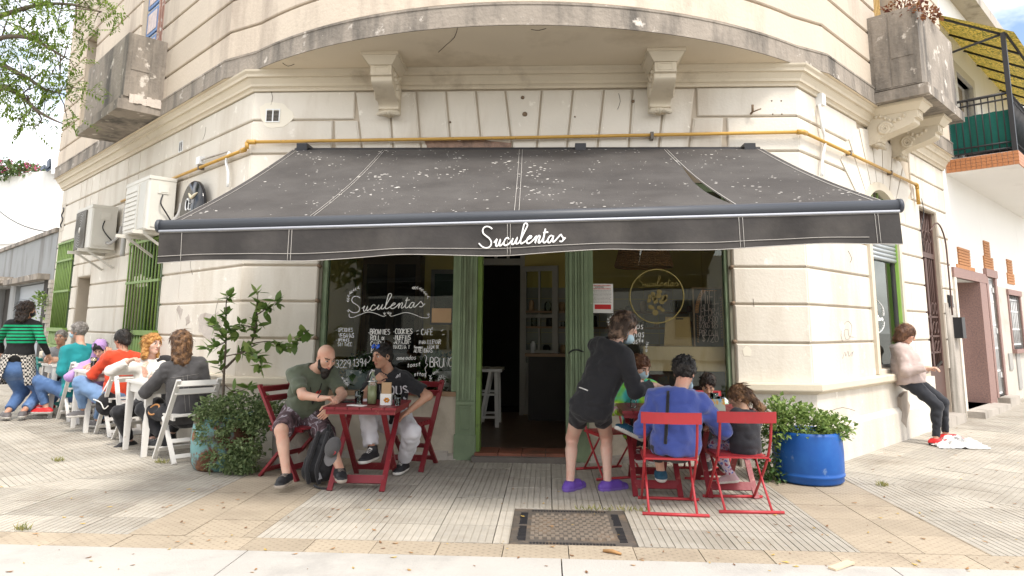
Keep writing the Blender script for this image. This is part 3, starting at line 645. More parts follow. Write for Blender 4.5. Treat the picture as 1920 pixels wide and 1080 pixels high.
for q in ((dxa-.3, dxb+.3, RY+1.2, RY+1.25, -.1, 3.15), (dxa-.35, dxa-.30, RY+.121, RY+1.2, -.1, 3.15), (dxb+.30, dxb+.35, RY+.121, RY+1.2, -.1, 3.15)): MB().wbox(*q).build('passage_wall', M_DARK, bld)
MB().wbox(dxa-.30, dxb+.30, RY+.301, RY+1.2, -.1, .068).build('passage_floor', M_DARK, bld); MB().wbox(dxa-.35, dxb+.35, RY+.121, RY+1.25, 3.151, 3.21).build('added_passage_ceiling', M_DARK, bld)  # sides, floor and ceiling added to keep sky light out of the passage
idoor = MB(); idoor.wbox(dxa-.10, dxa, RY-.05, RY+.13, .07, dtop+.55); idoor.wbox(dxb, dxb+.07, RY-.05, RY+.13, .07, dtop+.55); idoor.wbox(dxa, dxb, RY-.04, RY+.1, dtop, dtop+.10); idoor.wbox(dxa,dxb,RY-.04,RY+.1,dtop+.48,dtop+.55)
idoor.wbox((dxa*2+dxb)/3-.02, (dxa*2+dxb)/3+.02, RY-.02, RY+.06, dtop+.1, dtop+.48); idoor.wbox((dxa+2*dxb)/3-.02, (dxa+2*dxb)/3+.02, RY-.02, RY+.06, dtop+.1, dtop+.48)
M_WD = mat('grey_white_door_paint', (.38,.36,.32), .55, .1, 5)
idoor = idoor.build('inner_door_frame', M_WD, bld)
# open leaf, hinged at the right jamb and swung into the room
hx = dxb+.02; leaf = Frame((hx, RY-.06), (math.cos(R(-22)), math.sin(R(-22))), (-math.sin(R(-22))*-1, -math.cos(R(-22))))
lf = MB(); lw_ = .62; ztop = dtop-.03
lf.box(leaf, 0, .09, -.02, .02, .09, ztop); lf.box(leaf, lw_-.09, lw_, -.02, .02, .09, ztop)
for z0, z1 in ((.09,.18),(.78,.86),(1.0,1.06),(1.55,1.60),(ztop-.08,ztop)): lf.box(leaf, .09, lw_-.09, -.02, .02, z0, z1)
lf.box(leaf, .09, lw_-.09, -.012, .008, .18, .78); lf.box(leaf, lw_/2-.015, lw_/2+.015, -.015, .015, .86, ztop-.08)
lf = lf.build('inner_door', M_WD, bld)
MB().box(leaf, .09, lw_-.09, -.002, .002, .86, ztop-.08).build('pane', M_GLASS, lf)
# tiled kitchen wall with shelves right of the door
kx0, kx1 = dxb+.1, P(1085,600,RY).x
zt = P(1030,575,RY).z+.3
tl = MB(); nx = 12; nzr = 11
for a in range(nx):
    for c in range(nzr):
        ww, hh = (x1-kx0)/nx, (zt-.1)/nzr; tl.wbox(kx0+ww*a+.003, kx0+ww*(a+1)-.003, RY-.012, RY-.001, .1+hh*c+.003, .1+hh*(c+1)-.003)
tl.build('wall_tiles', mat('grey_glazed_tile', (.34,.33,.29), .25, .08, 4), bld)

# ------------------------------------------------------------------ barred windows of the left wing
def barred(F, Wd, nb, name='barred_window'):
    u0, u1, z0, z1 = Wd
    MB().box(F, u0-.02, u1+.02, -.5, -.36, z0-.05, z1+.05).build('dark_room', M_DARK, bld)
    fr_ = MB(); fr_.box(F, u0, u0+.06, -.3, -.2, z0, z1); fr_.box(F, u1-.06, u1, -.3, -.2, z0, z1); fr_.box(F, (u0+u1)/2-.03, (u0+u1)/2+.03, -.3, -.22, z0, z1); fr_.box(F, u0+.06, u1-.06, -.3, -.2, z0, z0+.08)
    f = fr_.build(name, M_GREEN, bld)
    MB().box(F, u0+.05, u1-.05, -.262, -.256, z0+.05, z1).build('pane', glass_mat('dusty_glass', (.5,.55,.5), .1), f)
    g = MB(); zr = 1.30
    for q in range(nb+1):
        u = u0+.03+(u1-u0-.06)*q/nb
        MB().tube([F.at(u,.03,zr), F.at(u,.03,z1-.03)], .013, 6).build('grille_bar', M_GRILLE, f)
    for z in (2.02, 2.62, z1-.04): MB().box(F, u0-.02, u1+.02, .012, .044, z-.018, z+.018).build('grille_rail', M_GRILLE, f)
    g.box(F, u0-.05, u1+.05, -.02, .08, zr-.05, zr+.02)
    g.build('grille_rail', M_GRILLE, f)
    low = MB(); nl = int(nb*1.2)
    for q in range(nl):
        ua, ub = u0+(u1-u0)*q/nl, u0+(u1-u0)*(q+1)/nl; um = (ua+ub)/2
        low.box(F, ua+.01, ub-.01, .01, .05, z0+.06, zr-.12)
        low.prism(F, [(ua+.01,zr-.12),(ub-.01,zr-.12),(um,zr-.05)], .01, .05)
    low.box(F, u0-.02, u1+.02, .0, .05, z0, z0+.05); low.build('pointed_pickets', M_GRILLE, f)
    return f
barred(FL, W1, 10); barred(FL, W2, 9)
MB().box(FL, NICHE[0]-.02, NICHE[1]+.02, -.75, -.36, -.1, 2.4).build('niche_back', mat('grey_painted_door', (.34,.32,.28), .7, .12, 3), bld)
# ------------------------------------------------------------------ right wing: display window with shutter, arch, barred door
u0, u1, z0, z1 = RW
MB().box(FR, u0-.1, u1+.1, -.60, -.56, z0-.2, z1+.2).box(FR, u1-.002, u1+.05, -.76, -.11, z0-.2, z1+.2).box(FR, u0-.1, u1+.1, -.76, -.37, z0-.2, z0-.02).build('display_back', mat('grey_display_back', (.50,.47,.42), .8, .1, 3), bld)
f = MB(); f.box(FR, u0, u0+.03, -.10, -.04, z0, z1); f.box(FR, u1-.028, u1, -.10, -.04, z0, z1); f.box(FR, u0+.03, u1-.028, -.10, -.04, z0, z0+.04); f.box(FR,u0+.03,u1-.028,-.10,-.04,2.62,2.68)
f = f.build('display_window', mat('dark_window_frame', (.09,.085,.08), .6, .1, 5), bld)
MB().box(FR, u0+.025, u1-.025, -.073, -.068, z0+.04, z1).build('pane', M_GLASS, f)
MB().box(FR, u1-.016, u1-.001, -.036, .006, z0, z1-.25).build('edge_strip', mat('lime_green_paint', (.30,.52,.10), .5, .1, 5), f)
zs_ = 2.36
while zs_ < 2.72: MB().tube([FR.at(u0+.02,-.035,zs_), FR.at(u1-.02,-.035,zs_)], .03, 8, smooth=True).build('shutter_slat', M_SHUT, f); zs_ += .055
fan = MB()
for q in range(1, 5): fan.box(FR, u0+(u1-u0)*q/5-.012, u0+(u1-u0)*q/5+.012, -.10, -.06, 2.72, z1)
fan.build('fanlight_bars', M_GRILLE, f)
# segmental arch ring and its fan of voussoirs
cxu, rise = (u0+u1)/2, .22
def arc_pt(t, r): a = math.pi*(.5+.30*(1-2*t)); return cxu+math.cos(a)*r, 2.45+math.sin(a)*r
for q in range(7):
    t0, t1 = q/7+.006, (q+1)/7-.006
    a, b_, c, d = arc_pt(t0,.95), arc_pt(t1,.95), arc_pt(t1,1.72), arc_pt(t0,1.72)
    c = (c[0], min(c[1], 4.10)); d = (d[0], min(d[1], 4.10))
    MB().prism(FR, [a, b_, c, d], -.03, .012).build('voussoir', M_CREAM, bld)
rg = MB(); N_ = 14
for q in range(N_):
    p0, p1 = arc_pt(q/N_,.84), arc_pt((q+1)/N_,.84); p2, p3 = arc_pt((q+1)/N_,.95), arc_pt(q/N_,.95)
    rg.prism(FR, [p0, p1, p2, p3], -.2, .03)
rg.build('arch_ring', M_MOULD, bld)
for u in (u0-.11, u1+.002): MB().box(FR, u, u+.10, -.25, .035, .86, 3.06).build('window_jamb', M_MOULD, bld)
# barred iron door in its reveal
u0, u1, z0, z1 = RD
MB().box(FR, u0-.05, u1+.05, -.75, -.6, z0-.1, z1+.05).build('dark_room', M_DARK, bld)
M_BROWN = mat('dark_brown_iron', (.10,.055,.045), .55, .2, 7)
dr = MB(); dr.box(FR, u0, u0+.07, -.16, -.08, z0, z1); dr.box(FR, u1-.07, u1, -.16, -.08, z0, z1); dr.box(FR, u0+.07, u1-.07, -.16, -.08, z0, .85); dr.box(FR, u0+.07, u1-.07, -.16, -.08, 2.55, 2.63); dr.box(FR,(u0+u1)/2-.04,(u0+u1)/2+.04,-.15,-.09,.85,2.55)
dr = dr.build('iron_door', M_BROWN, bld)
g = MB()
for q in range(1, 9): uu = u0+.07+(u1-u0-.14)*q/9; g.tube([FR.at(uu,-.10,.85), FR.at(uu,-.10,z1)], .011, 5)
for zz in (1.05, 1.3, 1.6): g.box(FR, u0+.07, u1-.07, -.115, -.09, zz, zz+.03)
for q in range(5):
    for zz in (1.15, 1.45, 1.75, 2.9):
        c = (u0+.14+(u1-u0-.28)*q/4, zz)
        g.tube([FR.at(c[0]+.055*math.cos(a), -.095, c[1]+.09*math.sin(a)) for a in np.linspace(0, 2*math.pi, 10)[:-1]], .010, 4, closed=True)
g.build('scroll_grille', M_BROWN, dr)
MB().box(FR, u0-.02, u1+.02, -.3, .16, -.06, .13).build('door_step', M_CONC2, bld)
rp = MB()     # peeling pier surface right of the iron door
rp.cbox(FR, u1+.02, RLEN-.01, -.02, .012, .0, 1.85, .01); rp.build('peeling_plaster', M_CONC2, bld)

# ------------------------------------------------------------------ stone brackets under the overhang
def scroll_profile(dep, hgt, n=22):
    """side outline (n, z) of an S bracket, top flat at z=0, back at n=0"""
    pts = [(0, 0), (dep, 0), (dep, -hgt*.26)]
    for i in range(n+1):
        t = i/n; nn = dep*.93*(1-t)**1.25*(1+.18*math.sin(t*math.pi)) + dep*.28*t + dep*.10*math.sin(t*math.pi*1.9)
        pts.append((min(nn, dep*.93), -hgt*.28-hgt*.62*t))
    pts += [(dep*.10, -hgt*.97), (0, -hgt)]
    return pts
def bracket(F, uc, wd, dep, hgt, ztop, flip=False):
    A = Frame(tuple(F.at(uc,0,0))[:2], F.n[:2], F.u[:2])      # u = out of the wall, n = along it
    t = MB(); e = .07
    # moulded cap in three steps
    cap = MB(); cap.box(A, 0, dep+.10, -wd/2-.09, wd/2+.09, ztop-.035, ztop)
    cap.hexa([A.at(0,-wd/2-.01,ztop-.12),A.at(dep+.02,-wd/2-.01,ztop-.12),A.at(dep+.02,wd/2+.01,ztop-.12),A.at(0,wd/2+.01,ztop-.12),A.at(0,-wd/2-.075,ztop-.035),A.at(dep+.085,-wd/2-.075,ztop-.035),A.at(dep+.085,wd/2+.075,ztop-.035),A.at(0,wd/2+.075,ztop-.035)])
    o = MB(); o.prism(A, [(p[0], ztop-.12+p[1]) for p in scroll_profile(dep, hgt-.12)], -wd/2, wd/2)
    br = o.build('bracket', M_MOULD, bld); cap.build('bracket_cap', M_MOULD, br)
    f = MB(); zf = ztop-.12; hh = (hgt-.12)*.26
    f.box(A, dep, dep+.008, -wd*.36, wd*.36, zf-hh*.85, zf-hh*.75); f.box(A, dep, dep+.008, -wd*.36, wd*.36, zf-hh*.2, zf-hh*.1); f.box(A, dep, dep+.008, -wd*.36, -wd*.30, zf-hh*.75, zf-hh*.2); f.box(A, dep, dep+.008, wd*.30, wd*.36, zf-hh*.75, zf-hh*.2)
    f.build('front_panel_moulding', M_MOULD, br)
    # spiral volutes on both cheeks
    for sg in (-1, 1):
        v = MB()
        cx_, cz_ = dep*.36, ztop-hgt*.60; R0 = hgt*.17
        pts = [A.at(cx_+R0*(1-i/44)*math.cos(i*.42), sg*(wd/2+.004), cz_+R0*(1-i/44)*math.sin(i*.42)) for i in range(42)]
        v.tube(pts, [.026*(1-.45*i/42) for i in range(42)], 6)
        for i in range(7):
            a = i/6; v.lathe(A.at(dep*(.75-.55*a), sg*(wd/2+.004), ztop-hgt*(.34+.10*math.sin(a*5))), [(0,.03),(.018,.02),(.026,0),(.018,-.02),(0,-.03)], 8)
        v.build('volute', M_MOULD, br)
    a = MB(); rr = random.Random(5)
    for i in range(9):                                    # acanthus drop at the foot
        ang = (i-4)/4*1.2
        p0 = A.at(dep*.16, math.sin(ang)*wd*.30, ztop-hgt*.92); p1 = A.at(dep*.22, math.sin(ang)*wd*.52, ztop-hgt*(1.0)+.02*math.cos(ang*3)); p2 = A.at(dep*.10, math.sin(ang)*wd*.40, ztop-hgt*1.06+abs(ang)*.04)
        a.tube([p0, p1, p2], [.030,.034,.018], 6)
    a.build('acanthus', M_MOULD, br)
    return br
bracket(FF, FF.px(713,140,.55)[0], .23, .53, .53, ZS-.002); bracket(FF, FF.px(1249,133,.55)[0], .23, .53, .53, ZS-.002)
# ------------------------------------------------------------------ box balconies of the wings
def box_balcony(F, u0, u1, dep, z0, z1, zs0, zs1, name, m):
    b = MB(); t = .10; w0 = .155
    b.box(F, u0, u0+t, w0, dep, z0, z1); b.box(F, u1-t, u1, w0, dep, z0, z1); b.box(F, u0+t, u1-t, dep-t, dep, z0, z1)
    o = b.build('balcony', m, bld)
    s = MB(); s.box(F, u0-.03, u1+.03, .0, dep+.07, zs0, zs1); s.box(F, u0+.02, u1-.02, .1, dep+.02, zs1, z0+.01); s.build('balcony_slab', m, o)
    p = MB(); p.box(F, u0-.008, u0-.001, w0+.05, dep*.52, z0+.02, z1-.02); p.box(F, u0-.008, u0-.001, dep*.55, dep-.06, z0+.40, z1-.02); p.box(F,u0-.006,u0-.001,dep*.55,dep-.06,z0+.02,z0+.36); p.build('end_panel', m, o)
    return o
bl_ = box_balcony(FL, 2.7, 4.75, .67, 4.56, 5.49, 4.36, 4.50, 'balcony', M_CONC)
b = MB(); rr = random.Random(9)
for q in range(9): b.wbox(0,0,0,0,0,0) if False else b.box(FL, 2.668-.02*rr.random(), 2.69, .1+q*.055, .16+q*.055, 4.46+.02*rr.random(), 4.56+.05*rr.random())
b.build('broken_plaster', mat('exposed_pale_plaster', (.62,.55,.48), .9, .15, 9, bump=.4), bl_)
br_ = box_balcony(FR, 2.05, 3.75, .75, 4.52, 5.57, 4.36, 4.50, 'balcony', M_CONC)
for uu in (2.35, 3.30): bracket(FR, uu, .24, .62, .50, 4.358)
# ================================================================== neighbouring buildings
nb = thing('neighbour_house', tuple(FR.at(6.5, 0, 0)), 'white two storey house with orange brick ornaments and a balcony right of the corner building', 'house')
d1 = (6.06, 7.72, .10, 2.30); d2 = (8.42, 9.02, .16, 2.44); wn = (10.2, 11.35, 1.02, 2.16); ub = (7.3, 8.6, 4.5, 6.3)
mb = MB(); openwall(FR, RLEN+.004, 26, -.1, 8.0, [d1, d2, wn, ub], lambda a,b,c,d: mb.box(FR, a, b, -.5, -.012, c, d)); mb.build('wall', M_WHITEWALL, nb)
mb = MB(); openwall(FR, 7.78, 26, -.1, 2.30, [d1, d2, wn], lambda a,b,c,d: mb.box(FR, a, b, -.03, .006, c, d)); mb.build('lower_render', mat('cream_grey_render', (.54,.50,.44), .88, .08, 2, bump=.3, stain=(.36,.31,.25), stain_scale=1.5, stain_lo=.56, stain_hi=.75), nb)
MB().box(FR, RLEN+.01, d1[0], -.03, .03, -.05, 2.32).build('pier', M_CREAM, nb)
MB().box(FR, d1[0]-.15, d1[1]+.55, -.05, .035, 2.30, 2.47).build('door_lintel', M_PINK, nb)
MB().box(FR, d1[1]-.02, d1[1]+.48, -.42, .03, .02, 2.298).build('granite_pier', M_PINK, nb)
MB().box(FR, d1[0]-.1, d1[1]+.2, -.45, .28, -.05, .10).build('door_step', M_CONC2, nb)
f = MB(); n0, n1 = -.40, -.34; a, b_ = d1[0]+.02, d1[1]-.03
f.box(FR, a, a+.12, n0, n1, .1, 2.28); f.box(FR, b_-.14, b_, n0, n1, .1, 2.28); f.box(FR, a+.12, b_-.14, n0, n1, 2.16, 2.28); f.box(FR, a+.12, b_-.14, n0, n1, .1, .55); f.box(FR, (a+b_)/2-.06, (a+b_)/2+.06, n0, n1, .55, 2.16)
for z in (.98, 1.28, 1.58, 1.88): f.box(FR, a+.12, b_-.14, n0+.01, n1-.01, z, z+.03)
f = f.build('front_door', M_WHITEP, nb)
MB().box(FR, a+.1, b_-.12, -.375, -.370, .55, 2.16).build('pane', glass_mat('frosted_glass', (.55,.56,.5), .15), f)
MB().box(FR, a, b_, -.62, -.60, .1, 2.28).build('curtain', mat('grey_curtain', (.30,.31,.33), .8, .25, 9), f)
b = MB(); [b.tube([FR.at(a+.15+q*.085, -.33, .98), FR.at(a+.15+q*.085, -.33, 2.16)], .007, 5) for q in range(int((b_-a-.3)/.085))]; b.build('door_bars', M_WHITEPL, f)
def frame_of(o, wd, m, name, n1=.03, sill=True):
    u0, u1, z0, z1 = o; f = MB(); f.box(FR, u0-wd, u0, -.3, n1, z0, z1); f.box(FR, u1, u1+wd, -.3, n1, z0, z1); f.box(FR, u0-wd*1.2, u1+wd*1.2, -.3, n1+.02, z1, z1+wd)
    if sill: f.box(FR, u0-wd, u1+wd, -.3, n1+.06, z0-.08, z0)
    return f.build(name, m, nb)
f = frame_of(d2, .15, M_PINK, 'side_door', sill=False)
MB().box(FR, d2[0], d2[1], -.34, -.30, .1, d2[3]).build('dark_pane', mat('reflective_dark_pane', (.10,.10,.10), .15, .2, 3), f)
b = MB(); [b.tube([FR.at(d2[0]+.04+q*.104, -.04, .18), FR.at(d2[0]+.04+q*.104, -.04, d2[3])], .011, 6) for q in range(6)]
for z in (.2, .62, 1.05, 1.5, 1.95, 2.4): b.box(FR, d2[0]+.01, d2[1]-.01, -.055, -.028, z, z+.03)
for z in (.5, 1.35, 2.15): b.box(FR, d2[1]-.07, d2[1]+.02, -.06, -.01, z, z+.1)
b.build('white_bars', M_WHITEPL, f); MB().box(FR, d2[0]-.05, d2[1]+.25, -.05, .2, -.05, .16).build('step', M_CONC2, f)
f = frame_of(wn, .11, M_PINK, 'front_window')
MB().box(FR, wn[0], wn[1], -.28, -.24, wn[2], wn[3]).build('blind', mat('pale_blind', (.52,.53,.52), .7, .1, 2), f)
b = MB(); [b.tube([FR.at(wn[0]+.06+q*.17, -.05, wn[2]), FR.at(wn[0]+.06+q*.17, -.05, wn[3])], .011, 6) for q in range(7)]
for z in (1.1, 1.42, 1.8, 2.05): b.box(FR, wn[0], wn[1], -.065, -.035, z, z+.03)
b.build('white_bars', M_WHITEPL, f)
def brick_stack(rows):
    for u0, u1, z0, z1 in rows:
        n_ = max(1, round((z1-z0)/.055)); k = max(1, round((u1-u0)/.24))
        for r in range(n_):
            c = MB()
            MB().box(FR, u0, u1, -.02, .012, z0+(z1-z0)*r/n_+.005, z0+(z1-z0)*(r+1)/n_-.005).build('brick', M_BRICK, nb)
brick_stack([(6.44,7.25,2.53,2.86),(6.27,7.52,2.48,2.53)] if False else [(6.44,7.25,2.55,2.86),(6.28,7.53,2.475,2.55)])
brick_stack([(8.46,8.92,2.85,3.16),(8.34,9.12,2.60,2.85)]); brick_stack([(10.48,10.98,2.64,2.94),(10.38,11.1,2.40,2.64)])
# meters and letter slots
b = MB(); b.box(FR, 9.62, 9.95, 0, .03, .62, .95); b.box(FR, 10.35, 10.7, 0, .03, .2, .95); b.build('meter_cover', mat('grey_meter_cover', (.36,.35,.33), .6, .15, 8), nb)
# upper storey window
f = MB(); u0, u1, z0, z1 = ub
for q in (0, 1): f.box(FR, u0-.16 if q == 0 else u1, u0 if q == 0 else u1+.16, -.1, .06, z0, z1)
f.box(FR, u0-.16, u1+.16, -.1, .06, z1, z1+.18); f = f.build('upper_window', mat('small_white_tiles', (.55,.53,.48), .4, .1, 30, wear=(.38,.36,.32), wear_scale=40), nb)
b = MB(); zz = z0
while zz < z1: b.box(FR, u0, u1, -.2, -.14, zz, zz+.05); zz += .058
b.build('roller_blind', mat('tan_roller_blind', (.33,.27,.19), .7, .15, 6), f)
MB().box(FR, 6.2, 26, -.3, .35, 7.9, 8.15).build('eave', M_CONC2, nb)
# projecting balcony
s0, s1, dp = 6.15, 13.2, 1.05
sl_ = MB().box(FR, s0+.02, s1, -.05, dp-.02, 4.12, 4.36).build('balcony_slab', M_WHITEWALL, nb)
M_OT = mat('orange_mosaic_tile', (.50,.21,.09), .45, .15, 25)
for q in range(4):
    n_ = 14
    for a in range(n_): MB().box(FR, s0, s0+.019, .0+(dp)*a/n_+.003, dp*(a+1)/n_-.003, 4.125+.058*q, 4.125+.058*(q+1)-.005).build('tile', M_OT, sl_)
b = MB()
for q in range(4):
    for a in range(88): b.box(FR, s0+(s1-s0)*a/88+.003, s0+(s1-s0)*(a+1)/88-.003, dp-.019, dp, 4.125+.058*q, 4.125+.058*(q+1)-.005)
o = b.build('front_tiles', M_OT, sl_); o['kind'] = 'stuff'
rl = MB()
def rail_side(pa, pb, n_):
    pa, pb = Vector(pa), Vector(pb)
    for z in (4.42, 4.52, 5.26, 5.36): rl.tube([pa+Vector((0,0,z)), pb+Vector((0,0,z))], .016 if z < 5.3 else .025, 6)
    for q in range(n_+1):
        p = pa.lerp(pb, q/n_); rl.tube([p+Vector((0,0,4.38)), p+Vector((0,0,5.36))], .010, 5)
A0, A1, A2 = FR.at(s0+.03,.10,0), FR.at(s0+.03,dp-.05,0), FR.at(s1-.05,dp-.05,0)
rail_side(A0, A1, 9); rail_side(A1, A2, 60)
rl.box(FR, s0+.0, s0+.07, dp-.08, dp-.01, 4.36, 6.42)
for q in (1, 2, 3): rl.box(FR, s0+q*2.2, s0+q*2.2+.05, dp-.08, dp-.03, 4.36, 6.3)
rl.tube([FR.at(s0+.03, .0, 6.25), FR.at(s0+.03, dp-.05, 6.40)], .02, 6)
for q in range(7): rl.tube([FR.at(s0+.05+q*1.1, -.0, 7.05), FR.at(s0+.05+q*1.1, dp, 6.36)], .022, 6)
rl.tube([FR.at(s0, dp, 6.38), FR.at(s1, dp, 6.38)], .022, 6)
rl.build('balcony_railing', M_STEEL, nb)
# dark green privacy cloth and bamboo-mat awning on the balcony
M_GCL = mat('dark_green_cloth', (.012,.13,.10), .85, .25, 3, bump=.3, bscale=20)
c = MB(); rr = random.Random(2)
def cloth(pa, pb, n_, z0, z1, out):
    pa, pb, out = Vector(pa), Vector(pb), Vector(out); vs = []
    for i in range(n_+1):
        p = pa.lerp(pb, i/n_)+out*(.02*math.sin(i*1.7)+.012*rr.random()); vs += [p+Vector((0,0,z0)), p+Vector((0,0,z1-.02*abs(math.sin(i*.8))))]
    c.add(vs, [(2*i,2*i+2,2*i+3,2*i+1) for i in range(n_)], smooth=True)
cloth(A0+FR.u*.04, A1+FR.u*.04, 16, 4.44, 5.10, FR.u); cloth(A1-FR.n*.04, A2-FR.n*.04, 90, 4.44, 5.12, FR.n)
tag(c.build('privacy_cloth', M_GCL), 'dark green cloth tied along the railing of the neighbour balcony', 'cloth')
t = MB(); n_ = 14
a0, a1, b0, b1 = FR.at(s0-.05,-.02,7.10), FR.at(s0-.05,dp+.12,6.36), FR.at(s1,-.02,7.10), FR.at(s1,dp+.12,6.36)
for i in range(n_):
    for j in range(30):
        q = lambda u_, v_: (a0.lerp(b0, v_)).lerp(a1.lerp(b1, v_), u_)+Vector((0,0,.03*math.sin(v_*40)*math.sin(u_*3)))
        t.quad(q(i/n_,j/30), q((i+1)/n_,j/30), q((i+1)/n_,(j+1)/30), q(i/n_,(j+1)/30))
tag(t.build('balcony_canopy', leaf_mat('yellow_shade_mat', (.42,.30,.06), (.42,.30,.06))), 'sloping yellow matting canopy above the neighbour balcony with green cloth', 'canopy')
nm = MATS['yellow_shade_mat'].node_tree; pb = nm.nodes['Principled BSDF']
nn = nm.nodes.new('ShaderNodeTexNoise'); nn.inputs['Scale'].default_value = 26; cc = nm.nodes.new('ShaderNodeValToRGB')
cc.color_ramp.elements[0].position = .42; cc.color_ramp.elements[0].color = (.10,.11,.02,1); cc.color_ramp.elements[1].position = .58; cc.color_ramp.elements[1].color = (.52,.36,.07,1)
co_ = nm.nodes.new('ShaderNodeTexCoord'); nm.links.new(co_.outputs['Object'], nn.inputs['Vector']); nm.links.new(nn.outputs[0], cc.inputs[0]); nm.links.new(cc.outputs[0], pb.inputs['Base Color'])
for nd in nm.nodes:
    if nd.type == 'BSDF_TRANSLUCENT': nm.links.new(cc.outputs[0], nd.inputs[0])
tk = MB(); tk.lathe(FR.at(s0+.9,.5,4.40), [(.32,0),(.36,.1),(.36,.62),(.40,.66),(.40,.72),(.1,.84),(0,.85)], 20); tag(tk.build('water_tank', mat('black_plastic_tank', (.03,.03,.035), .5, .1, 4)), 'black lidded plastic tub standing on the neighbour balcony', 'tub')

# --- left: grey garage in line with the wing, white house behind it
gb = thing('grey_garage', tuple(FL.at(12, 0, 0)), 'low grey rendered garage beyond the left end of the corner building', 'garage')
mb = MB(); openwall(FL, LLEN+.05, 24, -.1, 3.27, [(9.6, 12.6, 0, 2.28), (13.3, 15.5, 0, 2.3)], lambda a,b,c,d: mb.box(FL, a, b, -4, -.0, c, d)); mb.build('wall', M_GREYWALL, gb)
MB().box(FL, 9.25, 12.95, -.02, .22, 2.30, 2.42).build('door_hood', M_CONC, gb); MB().box(FL, 13.1, 16, -.02, .3, 2.36, 2.52).build('door_hood', M_CONC, gb)
for q in range(7): MB().box(FL, 9.6, 12.6, -.12, -.09+.012*(q % 2), .03+.32*q, .03+.32*(q+1)-.01).build('shutter_panel', M_GREYDOOR, gb)
MB().box(FL, 9.75, 10.55, -.085, -.06, 1.35, 2.1).build('window', mat('grey_dusty_pane', (.20,.22,.25), .3, .1, 2), gb); MB().box(FL, 9.25, 9.6, -.03, .02, 0, 2.3).build('drainpipe_post', M_DARK, gb)
MB().box(FL, 13.3, 15.5, -.3, -.25, 0, 2.3).build('garage_door', M_DARK, gb)
MB().box(FL, LLEN+.06, 24, -4, .05, 3.272, 3.36).build('coping', M_CONC, gb)
# crumbling brick pier at the end of the corner building
b = MB(); rr = random.Random(4)
for r in range(26):
    z = r*.088; w_ = .10+.08*rr.random(); b.box(FL, LLEN-.06, LLEN+.02+w_, -.1, .03+.05*rr.random(), z, z+.08)
b.build('broken_pier', M_CONC2, bld)
wh = thing('white_house', tuple(P(60, 500, 22)), 'plain white house wall rising behind the grey garage on the left', 'house')
c0 = P(-60, 470, 22); c1 = P(118, 470, 20.5); dv = (c1-c0); dv.z = 0; ln = dv.length; dv.normalize(); FW = Frame(c0[:2], dv[:2], (dv.y, -dv.x))
FW0 = FW; MB().box(FW, -14, ln, -8, 0, 0, P(60,328,21.5).z).build('wall', M_WHITEWALL, wh)
MB().box(FW, -14, ln, -.02, .05, P(60,455,21).z, P(60,455,21).z+.06).build('string_course', M_WHITEWALL, wh)
pz = P(60,328,21.5).z
b = MB(); ps, pe = P(104, 326, 20.4), P(104, 272, 20.4); b.bar(ps, pe, .16); b.build('white_post', M_WHITEPL, wh)
# ragged dark metal sheets on its roof
b = MB(); rr = random.Random(8)
for i, (xa, ya, xb, yb) in enumerate([(76,312,125,322),(88,300,126,318),(100,282,127,312),(112,276,128,300)]):
    p0, p1, p2, p3 = P(xa,ya,20.8+i*.1), P(xb,ya-6,20.8), P(xb,yb,20.4), P(xa,yb-4,20.4+i*.1)
    n_ = 8
    for q in range(n_): 
        f0, f1 = q/n_, (q+1)/n_; up = Vector((0,0,.05 if q % 2 else -.05))
        a_, b_2, c_, d_ = p0.lerp(p1,f0)+up, p0.lerp(p1,f1)-up, p3.lerp(p2,f1)-up, p3.lerp(p2,f0)+up
        back = Vector((0,.03,0)); b.hexa([a_,b_2,c_,d_,a_+back,b_2+back,c_+back,d_+back])
tag(b.build('sheet_metal_awning', mat('dark_blue_sheet_metal', (.05,.07,.10), .5, .3, 5)), 'torn dark corrugated metal sheeting on the roof of the white house', 'metal sheet')

# ================================================================== fixtures on the corner building
# ochre gas pipe
zp = 3.515; off = .055
pp = thing('gas_pipe', tuple(FF.at(.2, .05, zp)), 'ochre gas pipe running round the corner building above the black awning', 'pipe')
cLp = FL.at(0,0,0)+mit(FL.n,FF.n)*off; cRp = FR.at(0,0,0)+mit(FR.n,FF.n)*off
zl, zr_ = 3.50, 3.575
MB().tube([FL.at(4.6,off,3.37), FL.at(2.2,off,3.415), FL.at(.12,off,3.42)], .020, 8).build('left_run', M_YPIPE, pp)
MB().tube([FL.at(.12,off,3.42), FL.at(.03,off,3.42)], .029, 8).tube([cLp+Vector((0,0,3.42)), cLp+Vector((.0,0,3.50))], .025, 8).tube([cLp+Vector((0,0,3.50)), cLp+Vector((.10,0,3.50))], .029, 8).build('elbow', M_YPIPE, pp)
MB().tube([cLp+Vector((.03,0,3.50)), FF.at(3.1,off,3.53), cRp+Vector((0,0,zr_))], .020, 8).build('front_run', M_YPIPE, pp)
MB().tube([cRp+Vector((-.07,0,zr_)), cRp+Vector((0,0,zr_)), FR.at(.05,off,zr_+.0)], .029, 8).build('elbow', M_YPIPE, pp)
MB().tube([cRp+Vector((0,0,zr_)), FR.at(4.12,off,3.60)], .020, 8).build('right_run', M_YPIPE, pp)
MB().tube([FR.at(4.12,off,3.60), FR.at(4.12,off,3.30)], .026, 8).tube([FR.at(4.06,off,3.60), FR.at(4.12,off,3.60), FR.at(4.12,off,3.54)], .029, 8).build('elbow', M_YPIPE, pp)
MB().box(FF, 4.60, 4.635, 0, off+.036, 3.50, 3.58).build('pipe_clamp', M_IRON, pp)
for u in (1.35, 2.9): MB().box(FR, u-.012, u+.012, 0, off+.026, 3.56, 3.62).build('pipe_clamp', M_IRON, pp)
MB().box(FL, 1.35, 1.375, 0, off+.026, 3.39, 3.45).build('pipe_clamp', M_IRON, pp)
